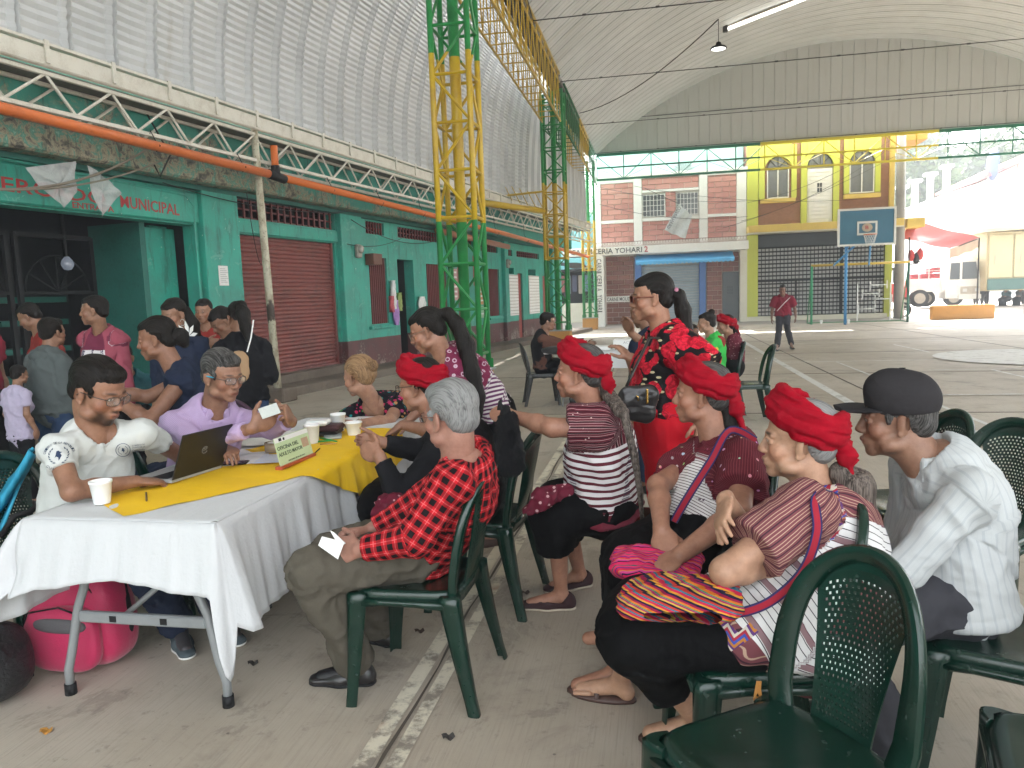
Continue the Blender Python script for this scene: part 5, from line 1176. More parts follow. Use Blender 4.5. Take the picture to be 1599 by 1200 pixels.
# sign with red base
SG = thing('table_sign', 'green printed acrylic sign in a red wooden base on the yellow runner', 'sign', onz(468, 725, TZs))
sa = onz(440, 735, TZs); sb = onz(494, 712, TZs); u = _unit(sb-sa); ll = float(np.linalg.norm(sb-sa)); v = arr(-u[1], u[0], 0)
b = MB(); quad_box(b, sa, u, v, arr(0, 0, 1.), ll, .035, .016); b.build('base', worn('red_wood', (.38, .07, .025), (.28, .05, .02), rough=.4), SG)
up = _unit(arr(0, 0, 1)+v*.22); a0 = sa+u*.012+v*.014+arr(0, 0, .012); w2 = ll-.02
b = MB(); quad_box(b, a0, u, up, -v, w2, .135, .003, .0006); o = b.build('panel', worn('sign_green_print', (.50, .62, .36), (.60, .70, .50), sc=9), SG)
b = MB(); quad_box(b, a0+up*.112+u*.002-v*.0032, u, up, -v, w2-.004, .021, .0004, .0001); b.build('header', M_paper, o)
for k, (s_, x, z, w_, h) in enumerate((('OFICINA DEL', .03, .075, .62, .018), ('ADULTO MAYOR', .03, .045, .70, .018), ('MUNICIPALIDAD', .25, .012, .5, .007))):
    text('lettering', s_, a0+u*x*w2+up*z-v*.0036, u, up, w_*w2, h, mat('sign_dark_green_text', col=(.02, .05, .02)) if k == 0 else MATS['sign_dark_green_text'], o, .02, .0006)
b = MB(); quad_box(b, a0+up*.05+u*w2*.74-v*.0034, u, up, -v, w2*.2, .045, .0004, .0001); b.build('picture', worn('sign_picture', (.5, .32, .22), (.25, .35, .15), sc=60), o)
b = MB(); quad_box(b, a0+up*.116+u*w2*.12-v*.0038, u, up, -v, w2*.08, .014, .0004, .0001); quad_box(b, a0+up*.116+u*w2*.24-v*.0038, u, up, -v, w2*.05, .012, .0004, .0001); b.build('logo', M_black, o)
# papers, tape, phone, cases, pens
def sheet(px, py, rot, w_, h_, lb, z=.0, m=None, name='paper_sheet'):
    c = onz(px, py, TZs+.002+z); u = arr(math.cos(rot), math.sin(rot), 0); v = arr(-u[1], u[0], 0); b = MB(); R_ = [[c+u*(i/8-.5)*w_+v*(j/8-.5)*h_+arr(0, 0, .003*math.sin(i*.9+rot*5)*math.sin(j*.7)**2) for i in range(9)] for j in range(9)]; b.grid(R_); tag(b.build(name, m or M_paper, None, True), lb, 'paper')
sheet(385, 716, .5, .21, .29, 'white sheet of paper under the roll of tape'); sheet(428, 716, .25, .15, .21, 'small folded paper with blue edge beside the tape roll', .004, worn('paper_bluish', (.66, .70, .76), (.6, .62, .7)))
sheet(372, 706, .9, .10, .16, 'small slip of paper left of the tape roll', .006); sheet(430, 684, .35, .50, .42, 'large white paper spread before the man in the lavender shirt', .001); sheet(565, 655, .1, .36, .24, 'white sheet before the woman with the blond bun', .001)
q = onz(430, 705, TZs+.008); TP = thing('tape_roll', 'roll of brown packing tape lying on the papers', 'tape roll', q); b = MB(); b.lathe(q, [(.038, 0), (.052, 0), (.052, .048), (.038, .048), (.038, 0)], 36); b.build('tape', mat('tan_tape', lambda t: dict(col=t.mix(t.noise(t.vmul(t.obj(), (2, 2, 120)), 1, 2), (.30, .22, .13), (.40, .31, .20))), rough=.25), TP, True); b = MB(); b.lathe(q, [(.0378, .001), (.0378, .047), (.035, .047), (.035, .001)], 36); b.build('core', M_paper, TP, True)
def slab(px, py, rot, w_, h_, t_, lb, cat, name, m, z=0., c=.004):
    p = onz(px, py, TZs+z); u = arr(math.cos(rot), math.sin(rot), 0); v = arr(-u[1], u[0], 0); b = MB(); quad_box(b, p-u*w_/2-v*h_/2, u, v, arr(0, 0, 1.), w_, h_, t_, c); return tag(b.build(name, m, None), lb, cat)
slab(362, 725, .30, .155, .075, .009, 'black smartphone lying by the laptop', 'phone', 'smartphone', mat('phone_glass', col=(.012, .012, .014), rough=.08, spec=.6))
slab(470, 690, -.4, .13, .05, .03, 'dark glasses case behind the printed sign', 'case', 'glasses_case', worn('case_dark', (.05, .045, .045)), 0, .012)
slab(462, 700, .8, .12, .045, .025, 'small black stapler-like case beside the tape roll', 'case', 'small_case', M_black, 0, .01)
slab(500, 679, .15, .24, .17, .030, 'black zipped organiser lying behind the foam cups', 'case', 'zip_case', mat('leather_black', lambda t: dict(bump=t.bump(t.noise(t.obj(), 90, 3), .3, .002)), col=(.02, .017, .016), rough=.45), 0, .012)
slab(508, 672, .1, .20, .13, .035, 'dark red wallet lying on the black organiser', 'wallet', 'wallet', worn('wallet_wine', (.05, .015, .02)), .032, .012)
slab(497, 664, .1, .13, .10, .030, 'white foam food box with lid lying on the wallet', 'box', 'foam_box', M_foam, .070, .012)
slab(520, 683, .4, .10, .14, .012, 'small notebook with a grey elastic under the green pens', 'notebook', 'notebook', worn('note_grey', (.35, .38, .36)), .0, .003)
def pen(p, q_, r, lb, m, nm='pen'): b = MB(); b.path([p, p+(q_-p)*.9, q_], [r, r, r*.3], 8); tag(b.build(nm, m, None, True), lb, 'pen')
Mg = mat('green_marker', col=(.02, .30, .05), rough=.35)
pen(onz(500, 684, TZs+.02), onz(527, 690, TZs+.012), .005, 'green felt pen pointing at the printed sign, upper one', Mg, 'felt_pen'); pen(onz(497, 690, TZs+.01), onz(520, 688, TZs+.015), .005, 'green felt pen lying lower, near the foam cup', Mg, 'felt_pen'); pen(onz(500, 694, TZs+.006), onz(526, 693, TZs+.006), .004, 'wooden pencil lying behind the printed sign', mat('pencil_wood', col=(.5, .28, .08)), 'pencil')
pen(onz(228, 770, TZs+.008), onz(229, 783, TZs+.008), .004, 'short bronze pen on the yellow runner before the laptop', mat('bronze', col=(.22, .13, .06), rough=.3, metal=.6)); pen(onz(486, 713, TZs+.006), onz(500, 700, TZs+.006), .003, 'thin pen beside the printed sign base', M_black)

# ================================================================== bags on the floor
def blob(name, m, parent, c, r, n=36, e=.8, fn=None, fwd=None):
    """superellipsoid"""
    V = []; F = []; u = frame([0, 0, 1.]); 
    R_ = []
    for i in range(n//2+1):
        ph = -PI/2+PI*i/(n//2); row = []
        for k in range(n+1):
            th = 2*PI*k/n; f = lambda a: abs(math.cos(a))**e*np.sign(math.cos(a)); g_ = lambda a: abs(math.sin(a))**e*np.sign(math.sin(a))
            p = arr(f(ph)*f(th), f(ph)*g_(th), g_(ph)); q = p*arr(*r)
            if fn: q = fn(q, p)
            row.append(arr(*c)+q)
        R_.append(row)
    b = MB(); b.grid(R_); return b.build(name, m, parent, True)
M_pink = mat('pink_nylon', lambda t: dict(col=t.mix(t.noise(t.obj(), 3, 4), (.50, .012, .085), (.38, .010, .065)), bump=t.bump(t.noise(t.obj(), 9, 5, .6)*.8+t.noise(t.obj(), 200, 2)*.1, .5, .02)), rough=.55, sheen=.3)
bp = arr(-2.46, 2.66, 0); BP = thing('pink_backpack', 'bright pink backpack with a dark grey mesh pocket under the table', 'backpack', bp)
fn = lambda q, p: q*arr(1+.10*(1-p[2]), 1, 1)+arr(0, .02*math.sin(p[0]*4), 0)
blob('body', M_pink, BP, bp+arr(0, 0, .235), (.215, .13, .235), 40, .62, fn)
blob('front_pocket', M_pink, BP, bp+arr(.02, -.125, .165), (.175, .045, .14), 32, .6)
blob('mesh_pocket', mat('grey_mesh', lambda t: dict(bump=t.bump(t.voro(t.obj(), 260), .5, .002)), col=(.09, .085, .09), rough=.8), BP, bp+arr(.04, -.158, .235), (.125, .02, .033), 28, .8)
b = MB(); b.path([bp+arr(-.16, -.135, .10), bp+arr(-.155, -.15, .2), bp+arr(-.10, -.165, .285), bp+arr(.05, -.165, .315), bp+arr(.16, -.15, .27)], .004, 6); b.path([bp+arr(-.2, -.09, .12), bp+arr(-.2, -.1, .3), bp+arr(-.1, -.11, .42), bp+arr(.1, -.11, .43), bp+arr(.2, -.09, .3)], .004, 6); b.build('zip', M_black, BP, True)
b = MB(); b.path([bp+arr(-.05, 0, .465), bp+arr(-.03, 0, .50), bp+arr(.03, 0, .50), bp+arr(.05, 0, .465)], .009, 8); b.path([bp+arr(.2, .03, .40), bp+arr(.25, .0, .2), bp+arr(.21, .02, .06)], .014, 8, sx=.4); b.build('strap', M_black, BP, True)
bb_ = arr(-2.66, 2.32, 0); BG = thing('black_bag', 'black bag slumped on the floor in the lower left corner', 'bag', bb_)
M_bnyl = mat('black_nylon', lambda t: dict(bump=t.bump(t.noise(t.obj(), 10, 5, .65), .7, .03)), col=(.012, .012, .013), rough=.5)
blob('body', M_bnyl, BG, bb_+arr(0, 0, .15), (.20, .15, .15), 36, .75, fn); blob('flap', M_bnyl, BG, bb_+arr(.04, -.05, .19), (.17, .14, .09), 30, .8); b = MB(); b.path([bb_+arr(-.1, 0, .28), bb_+arr(0, -.05, .36), bb_+arr(.12, 0, .27)], .014, 8, sx=.4); b.build('strap', M_bnyl, BG, True)
# blue jacket over a chair left of the table
jk = thing('blue_jacket', 'bright blue jacket hanging from the white shirt man chair', 'jacket', (-2.86, 2.5, .5)); R_ = []
for i in range(15):
    v = i/14; R_.append([at(50-52*v*.9-26*(1-u)*v+2*math.sin(u*9), 712+105*v-14*(1-u)+14*u*v, 3.45+.06*math.sin(u*8+v*3)) for u in np.linspace(0, 1, 15)])
b = MB(); b.grid(R_); o = b.build('panel', worn('sky_blue_cloth', (.03, .33, .50), (.02, .22, .36), sc=5), jk, True); s2 = o.modifiers.new('t', 'SOLIDIFY'); s2.thickness = .012
b = MB(); b.path([at(2, 838, 3.3), at(22, 806, 3.3), at(46, 800, 3.35), at(58, 790, 3.4)], .014, 8); b.build('strap', M_black, jk, True)
# ================================================================== second table behind
T2 = thing('white_folding_table', 'white plastic folding table with paperwork behind the standing woman', 'table', (-.9, 10.4, 0))
b = MB(); b.cbox((-1.38, 9.85, .70), (.0, 11.2, .745), .015); b.build('tabletop', M_whitep, T2)
for (x, y) in ((-1.25, 9.95), (-.1, 9.95), (-1.25, 11.1), (-.1, 11.1)): b = MB(); b.path([(x, y, .70), (x, y, .4), (x+.04*np.sign(x+.7), y, .02)], .016, 8); b.build('leg', M_steel, T2, True)
b = MB(); R_ = [[(.02-1.0*u-.0, 9.82+.0*v, .75) if v == 0 else (.02-1.0*u, 9.80+.015*math.sin(u*14), .75-.16*v*(1+.3*math.sin(u*3))) for u in np.linspace(0, 1, 21)] for v in (0, .33, .66, 1.)]
b.grid(R_); b.box((-1.0, 9.82, .747), (.03, 11.2, .753)); R2 = [[(.03+.01*math.sin(u*12)*v+.05*v, 9.8+1.4*u, .75-.4*v) for u in np.linspace(0, 1, 21)] for v in (0, .33, .66, 1.)]; b.grid(R2)
tag(b.build('white_cloth', M_cloth, None, True), 'white cloth covering the right half of the far folding table', 'tablecloth')
def boxat(x, y, z, w_, d, h, lb, cat, nm, m): b = MB(); b.cbox((x, y, z), (x+w_, y+d, z+h), .008); return tag(b.build(nm, m, None), lb, cat)
boxat(-.62, 10.3, .755, .5, .3, .13, 'white cardboard box with small print on the far table', 'box', 'carton', M_paper); boxat(-.9, 10.2, .755, .25, .3, .05, 'stack of white papers left of the carton on the far table', 'papers', 'paper_stack', M_paper)
b = MB(); b.box((-1.25, 10.1, .747), (-1.0, 10.12, .93)); b.box((-1.25, 10.1, .747), (-1.0, 10.35, .76)); tag(b.build('laptop', worn('navy_lid', (.03, .045, .09)), None), 'dark blue laptop standing open before the man in the vest', 'laptop')
text('lettering', 'ACTION', arr(-.48, 10.297, .83), (1, 0, 0), (0, 0, 1), .2, .03, MATS['grey_print'], bpy.data.objects['carton'], .01, .002)
tag(blob('black_seat_bag', M_bnyl, None, (-1.20, 9.75, .80), (.33, .12, .06), 28, .8), 'long black bag lying over the near corner of the far table', 'bag')
# ================================================================== organic modelling: distance fields meshed with surface nets
_HT = np.random.default_rng(3).random(4096)
def vnoise(P):
    P = np.asarray(P); i = np.floor(P).astype(np.int64); f = P-i; f = f*f*(3-2*f); r = 0
    for dx in (0, 1):
        for dy in (0, 1):
            for dz in (0, 1):
                h = ((i[:, 0]+dx)*374761393+(i[:, 1]+dy)*668265263+(i[:, 2]+dz)*2147483647) ^ 0x5bd1e995
                h = _HT[(h ^ (h >> 13)) & 4095]
                w_ = (f[:, 0] if dx else 1-f[:, 0])*(f[:, 1] if dy else 1-f[:, 1])*(f[:, 2] if dz else 1-f[:, 2]); r = r+h*w_
    return r*2-1
def seg(A, B, ra, rb=None, n=None, sa=1., sb=None, k=None, fa=0, fb=0, tag_=0, o=0.):
    A = arr(*A); B = arr(*B)
    if np.linalg.norm(B-A) < 1e-5: B = A+arr(0, 0, 1e-4)
    return dict(A=A, B=B, ra=ra, rb=ra if rb is None else rb, n=None if n is None else _unit(n), sa=sa, sb=sa if sb is None else sb, k=k, fa=fa, fb=fb, tag=tag_, o=o)
def ell(c, r, M=None, k=None, tag_=0): return dict(c=arr(*c), r=arr(*r), M=np.eye(3) if M is None else M, k=k, tag=tag_)
def dist(p, P):
    if 'c' in p:
        q = (P-p['c']) @ p['M'].T; l = np.sqrt(((q/p['r'])**2).sum(-1)); g_ = np.sqrt(((q/p['r']**2)**2).sum(-1))+1e-9
        return l*(l-1)/g_
    A, B = p['A'], p['B']; d = B-A; L2 = d@d; q = P-A; t = np.clip((q@d)/L2, 0, 1); r = p['ra']+(p['rb']-p['ra'])*t; v = q-t[..., None]*d
    if p['n'] is not None:
        s = p['sa']+(p['sb']-p['sa'])*t; vn = v@p['n']; l = np.sqrt(np.maximum((v*v).sum(-1)-vn*vn+(vn/s)**2, 0)); D = (l-r)*np.minimum(1, s)
    else: D = np.sqrt((v*v).sum(-1))-r
    if p['fa'] or p['fb']:
        L = math.sqrt(L2); a = (q@d)/L
        if p['fb']: D = np.maximum(D, a-L)
        if p['fa']: D = np.maximum(D, -a)
    return D
def bounds(p, pad=0.):
    if 'c' in p: e = np.sqrt(((p['M'].T*p['r'])**2).sum(1)); return p['c']-e-pad, p['c']+e+pad
    r = max(p['ra']*max(1, p['sa']), p['rb']*max(1, p['sb']))+pad; return np.minimum(p['A'], p['B'])-r, np.maximum(p['A'], p['B'])+r
def snet(F, org, h):
    ins = F < 0; nx, ny, nz = F.shape
    c = ins[:-1, :-1, :-1].astype(np.int8); cnt = c.copy()
    for dx in (0, 1):
        for dy in (0, 1):
            for dz in (0, 1):
                if dx+dy+dz: cnt += ins[dx:nx-1+dx, dy:ny-1+dy, dz:nz-1+dz]
    m = (cnt > 0) & (cnt < 8); I = np.argwhere(m); idx = -np.ones(m.shape, np.int64); idx[m] = np.arange(len(I))
    acc = np.zeros((len(I), 3)); num = np.zeros(len(I)); X, Y, Z = I.T
    CO = [(a, b, c_) for a in (0, 1) for b in (0, 1) for c_ in (0, 1)]; val = {o: F[X+o[0], Y+o[1], Z+o[2]] for o in CO}
    for o in CO:
        for ax in range(3):
            if o[ax] == 0:
                o2 = list(o); o2[ax] = 1; o2 = tuple(o2); a, b = val[o], val[o2]; x = (a < 0) != (b < 0); t = np.where(x, a/np.where(a == b, 1, a-b), 0)
                pt = np.zeros((len(I), 3)); pt[:] = o; pt[:, ax] += t; acc[x] += pt[x]; num[x] += 1
    V = (I+acc/num[:, None])*h+org; Q = []
    for ax, (b, c_) in enumerate(((1, 2), (2, 0), (0, 1))):
        sl0 = [slice(None)]*3; sl1 = [slice(None)]*3; sl0[ax] = slice(0, -1); sl1[ax] = slice(1, None)
        s0 = ins[tuple(sl0)]; s1 = ins[tuple(sl1)]; E = np.argwhere(s0 != s1); E = E[(E[:, b] > 0) & (E[:, c_] > 0) & (E[:, b] < F.shape[b]-1) & (E[:, c_] < F.shape[c_]-1)]
        eb = np.zeros(3, int); eb[b] = 1; ec = np.zeros(3, int); ec[c_] = 1
        g_ = lambda e: idx[e[:, 0], e[:, 1], e[:, 2]]
        q = np.stack([g_(E-eb-ec), g_(E-ec), g_(E), g_(E-eb)], 1); fl = ~s0[E[:, 0], E[:, 1], E[:, 2]]; q[fl] = q[fl][:, ::-1]; Q.append(q)
    return V, np.concatenate(Q)
def field(prims, h, k=.02, subs=(), pad=None, bb=None):
    B_ = [bounds(p) for p in prims]; lo = np.min([x[0] for x in B_], 0)-3*h; hi = np.max([x[1] for x in B_], 0)+3*h
    if bb is not None: lo = np.maximum(lo, bb[0]); hi = np.minimum(hi, bb[1])
    n = np.maximum(4, np.ceil((hi-lo)/h).astype(int)+1); F = np.full(n, .05, np.float32)
    ax = [lo[i]+h*np.arange(n[i]) for i in range(3)]
    def block(p, pd):
        a, b = bounds(p, pd); i0 = np.clip(np.floor((a-lo)/h).astype(int), 0, n-1); i1 = np.clip(np.ceil((b-lo)/h).astype(int)+1, 1, n); 
        if (i1 <= i0).any(): return None
        G = np.stack(np.meshgrid(*[ax[i][i0[i]:i1[i]] for i in range(3)], indexing='ij'), -1); return tuple(slice(i0[i], i1[i]) for i in range(3)), G
    for p in prims:
        kk = p['k'] if p['k'] is not None else k; r = block(p, max(.02, kk+h))
        if r is None: continue
        s, G = r; a = F[s]; b = dist(p, G).astype(np.float32); e = np.maximum(kk-np.abs(a-b), 0)/kk; F[s] = np.minimum(a, b)-e*e*kk*.25
    for p in subs:
        kk = p['k'] if p['k'] is not None else .006; r = block(p, kk+h)
        if r is None: continue
        s, G = r; a = F[s]; b = -dist(p, G).astype(np.float32); e = np.maximum(kk-np.abs(a-b), 0)/kk; F[s] = np.maximum(a, b)+e*e*kk*.25
    return F, lo
def mesh_of(prims, h, k=.02, subs=(), bb=None):
    F, lo = field(prims, h, k, subs, bb=bb); return snet(F, lo, h)
def normals(V, Q):
    n = np.cross(V[Q[:, 2]]-V[Q[:, 0]], V[Q[:, 3]]-V[Q[:, 1]]); N = np.zeros_like(V)
    for i in range(4): np.add.at(N, Q[:, i], n)
    return N/(np.linalg.norm(N, axis=1)[:, None]+1e-12)
def coords(V, prims):
    """cloth coordinates of each point: along its bone, around it, and the bone's tag"""
    best = np.full(len(V), 9.); out = np.zeros((len(V), 3))
    for p in prims:
        if 'c' in p: continue
        D = dist(p, V); m = D < best; best[m] = D[m]; d = p['B']-p['A']; L = np.linalg.norm(d); d = d/L; q = V[m]-p['A']; a = q@d
        n = p['n'] if p['n'] is not None else frame(d)[0]; n = _unit(n-d*(n@d)); u = np.cross(d, n); r = (p['ra']+p['rb'])*.5
        out[m, 0] = a+p['o']; out[m, 1] = np.arctan2(q@u, q@n)*r; out[m, 2] = p['tag']
    return out
def put_mesh(name, V, Q, m, parent, attrs=None, color=None):
    me = bpy.data.meshes.new(name); org = np.array(wloc(parent)) if parent is not None else np.zeros(3)
    me.vertices.add(len(V)); me.vertices.foreach_set('co', (V-org).astype(np.float32).ravel()); me.loops.add(Q.size); me.loops.foreach_set('vertex_index', Q.astype(np.int32).ravel())
    me.polygons.add(len(Q)); me.polygons.foreach_set('loop_start', np.arange(0, Q.size, 4, dtype=np.int32)); me.polygons.foreach_set('loop_total', np.full(len(Q), 4, np.int32))
    me.polygons.foreach_set('use_smooth', np.ones(len(Q), bool)); me.update(calc_edges=True); me.validate()
    for k_, v_ in (attrs or {}).items(): a = me.attributes.new(k_, 'FLOAT_VECTOR', 'POINT'); a.data.foreach_set('vector', v_.astype(np.float32).ravel())
    if color is not None: a = me.attributes.new('skin', 'FLOAT_COLOR', 'POINT'); a.data.foreach_set('color', np.concatenate([color, np.ones((len(V), 1))], 1).astype(np.float32).ravel())
    me.materials.append(m); o = bpy.data.objects.new(name, me); return link(o, parent)
def garment(name, m, parent, prims, h, k=.02, subs=(), wr=.004, wf=14., thin=1.):
    V, Q = mesh_of(prims, h, k, subs); pc = coords(V, prims)
    if wr:
        N = normals(V, Q); c = pc.copy(); c[:, 2] *= 7.3
        w_ = vnoise(V*7)*.8; P = np.stack([c[:, 0]*wf*.9+w_+c[:, 1]*wf*.7, c[:, 1]*wf*.9-w_-c[:, 0]*wf*.25, c[:, 2]], 1); n_ = 1-np.abs(vnoise(P))*2.6; P2 = V*wf*2.6+7+w_[:, None]; n2 = 1-np.abs(vnoise(P2))*2.4; P3 = V*arr(wf, wf, wf*.45)*.9+31; n3 = vnoise(P3)
        V = V+N*((n_*.75+n2*.28+n3*.7)*wr*1.35)[:, None]
    return put_mesh(name, V, Q, m, parent, dict(pc=pc))
# ------------------------------------------------------------------ materials of people
def _skin(t):
    c = t.attr('skin', True); p = t.obj(); n = t.noise(p, 22, 4, .6); n2 = t.noise(p, 260, 2)
    n3 = t.noise(p, 55, 5, .65); cc = t.mul(c, t.mix(t.step(n*.6+n3*.4, .36, .64), (.85, .79, .77), (1.08, 1.05, 1.03))); return dict(col=cc, rough=t.m('ADD', n*.15, .40), bump=t.bump(n2*.3+n3*.7, .32, .004))
M_skin = mat('skin', _skin, spec=.4, sub=.06)
def hair_mat(name, c, c2, mixf=.5, sc=1.):
    def fn(t):
        p = t.attr('pc'); n = t.noise(t.vmul(p, (240*sc, 12*sc, 240*sc)), 1, 3, .6); n2 = t.noise(t.vmul(p, (60*sc, 6*sc, 60*sc)), 1, 3, .6); f = t.step(n*.55+n2*.45, .5-.2*mixf-.06, .74-.3*mixf)
        return dict(col=t.mix(f, c, c2), rough=.5, bump=t.bump(n*.6+n2*.4, 1., .008))
    return mat(name, fn, spec=.16)
H_black = hair_mat('black_hair', (.005, .004, .0035), (.013, .010, .008), .4)
H_grey = hair_mat('grey_hair', (.075, .075, .075), (.25, .25, .245), .6)
H_salt = hair_mat('dark_greying_hair', (.014, .013, .012), (.12, .115, .11), .30)
H_brown = hair_mat('light_brown_hair', (.11, .055, .025), (.34, .21, .11), .55)
H_mixed = hair_mat('grey_brown_hair', (.022, .016, .013), (.17, .14, .12), .35)
# cloth materials: pc = (along, around, zone)
def cloth(name, fn=None, col=(.5, .5, .5), rough=.85, b=.35, sheen=0., sc=1.):
    def f(t):
        pc = t.attr('pc'); x, y, z = t.sep(pc); p = t.obj(); n = t.noise(p, 9*sc, 4, .6); w_ = t.noise(t.vmul(pc, (700., 700., 1)), 1, 1); r = fn(t, x, y, z, p) if fn else col
        c = t.mul(r, t.mix(n, (.86, .86, .86), (1.08, 1.08, 1.08))); return dict(col=c, bump=t.bump(n*.75+w_*.15, b, .012))
    return mat(name, f, rough=rough, sheen=sheen, spec=.1)
def band(t, x, per, w_, ph=0.): return ((x+ph)/per).frac() < w_/per
C_black = cloth('black_woven_skirt', col=(.004, .004, .0045), b=.5)
C_red = cloth('bright_red_wrap', lambda t, x, y, z, p: t.mix(t.noise(t.vmul(p, (14, 14, 30)), 1, 4, .6), (.20, .002, .008), (.40, .005, .020)), b=.9)
C_redskirt = cloth('red_skirt', col=(.58, .010, .022), rough=.7)
# ------------------------------------------------------------------ hands, heads
def ik(S, E, hint, l1, l2):
    d = E-S; L = np.linalg.norm(d); u = d/L
    if L > (l1+l2)*.995: s_ = L/((l1+l2)*.995); l1 *= s_; l2 *= s_
    a = (l1*l1-l2*l2+L*L)/(2*L); h = math.sqrt(max(0, l1*l1-a*a)); hh = arr(*hint); hh = _unit(hh-u*(hh@u)); return S+u*a+hh*h
def hand(W_, D, N, side, s=1., curl=.35, spread=.12, thumb=.5, hold=None):
    """wrist, finger direction, palm normal (out of the palm); side=+1 when the thumb lies along cross(D,N)"""
    D = _unit(D); N = _unit(N-D*(N@D)); S = np.cross(D, N)*side; P = []
    P.append(seg(W_-D*.01*s, W_+D*.045*s, .026*s, .034*s, N, .62, .40)); P.append(seg(W_+D*.05*s+S*.008*s, W_+D*.072*s+S*.006*s, .037*s, .039*s, N, .36, .30)); P.append(seg(W_+D*.05*s-S*.012*s, W_+D*.072*s-S*.010*s, .032*s, .032*s, N, .36, .30))
    for i, (off, ln, r, dl) in enumerate(((.030, .070, .0088, .080), (.0105, .078, .009, .086), (-.0095, .073, .0086, .082), (-.0275, .057, .0077, .074))):
        c = W_+D*dl*s+S*off*s+N*.0*s; P.append(seg(W_+D*.03*s+S*off*.55*s, c, .013*s, .0105*s, N, .8, k=.010))
        f = _unit(D+S*(off*spread*12)); cu = curl*(1+.12*i); a = 0
        for j, (fr, g_) in enumerate(((.46, .75), (.31, 1.1), (.23, .8))):
            a += cu*g_; d = f*math.cos(a)+N*math.sin(a); c2 = c+d*ln*fr*s; P.append(seg(c, c2, r*s*(1-.10*j), r*s*(.92-.11*j), k=.004)); c = c2
    th = _unit(D*.55+S*.75+N*(.25+.4*thumb)); c = W_+D*.022*s+S*.022*s+N*.006*s; c2 = c+th*.045*s; P.append(seg(c, c2, .016*s, .0115*s, k=.012)); th2 = _unit(th+D*.7-S*.35*thumb+N*.2*thumb); c3 = c2+th2*.032*s; P.append(seg(c2, c3, .0108*s, .0098*s, k=.005)); P.append(seg(c3, c3+_unit(th2+D*.3)*.022*s, .0098*s, .0078*s, k=.005))
    return P
def head_prims(hc, M, s=1., male=False, age=.5, fat=0.):
    """head-local axes: x to the person's left, y forward, z up. M rows are these axes in world."""
    def w(x, y, z): return hc+(arr(x, y, z)*s) @ M
    R = lambda *r: arr(*r)*s
    j = .004 if male else 0.; P = [ell(w(0, -.018, .045), R(.0765, .096, .086), M), ell(w(0, .025, .035), R(.067, .062, .062), M), ell(w(0, .028, -.025), R(.060+fat, .060, .070), M), ell(w(0, .030, -.075), R(.047+j+fat, .048, .036), M, .02), ell(w(0, .072, -.096), R(.021+j, .018, .017), M, .018), ell(w(0, .078, -.060), R(.032, .020, .026), M, .016)]
    for x in (-1, 1):
        P += [ell(w(x*.042, .058, -.026), R(.024+fat*.5, .024, .024), M, .02), seg(w(x*.010, .087, .024), w(x*.046, .074, .023), .0095*s, .008*s, k=.012), ell(w(x*.011, .098, -.031), R(.0092, .0115, .0085), M, .006)]
        P += [ell(w(x*.054, .020, -.070), R(.022+fat*.6, .032, .022), M, .02)]
    P += [seg(w(0, .086, .016), w(0, .104, -.024), .0085*s, .0115*s, k=.010), ell(w(0, .107, -.027), R(.0115, .0105, .010), M, .006)]
    subs = [ell(w(x*.033, .101, .007), R(.020, .0165, .0125), M, .010) for x in (-1, 1)]+[seg(w(-.020, .106, -.0625), w(.020, .106, -.0625), .0022*s, k=.004)]
    post = []
    for x in (-1, 1):
        post += [ell(w(x*.032, .0755, .006), R(.0135, .0135, .0135), M, .003), seg(w(x*.0195, .0865, .0085), w(x*.032, .0895, .0135), .0042*s, k=.004), seg(w(x*.032, .0895, .0135), w(x*.046, .0795, .0085), .0042*s, k=.004), seg(w(x*.020, .086, .000), w(x*.045, .079, .001), .0036*s, k=.005)]
        E = np.array([M[0]*math.cos(.35*x)+M[1]*math.sin(.35*x), -M[0]*math.sin(.35*x)+M[1]*math.cos(.35*x), M[2]])
        post += [ell(w(x*.079, -.008, -.008), R(.0085, .018, .031), E, .008), seg(w(x*.088, -.020, .015), w(x*.086, -.020, -.015), .0045*s, k=.004), ell(w(x*.079, .000, -.034), R(.007, .009, .010), M, .005)]
    post += [seg(w(-.019, .0925, -.0585), w(0, .0985, -.0565), .0052*s, .0062*s, k=.005), seg(w(.019, .0925, -.0585), w(0, .0985, -.0565), .0052*s, .0062*s, k=.005), seg(w(-.016, .0915, -.0675), w(.016, .0915, -.0675), .0068*s, k=.006)]
    return P, subs, post
def paint(V, hc, M, s, base, spots):
    L = ((V-hc) @ M.T)/s; C = np.tile(arr(*base), (len(V), 1))
    for (c, r, col, soft, both) in spots:
        for x in ((1, -1) if both else (1,)):
            d = np.sqrt((((L-arr(c[0]*x, c[1], c[2]))/arr(*r))**2).sum(1)); f = np.clip((1+soft-d)/(2*soft), 0, 1)[:, None]; C = C*(1-f)+arr(*col)*f
    return C
def rotv(v, ax, a): ax = _unit(ax); return v*math.cos(a)+np.cross(ax, v)*math.sin(a)+ax*(ax@v)*(1-math.cos(a))
Z3 = arr(0, 0, 1.)
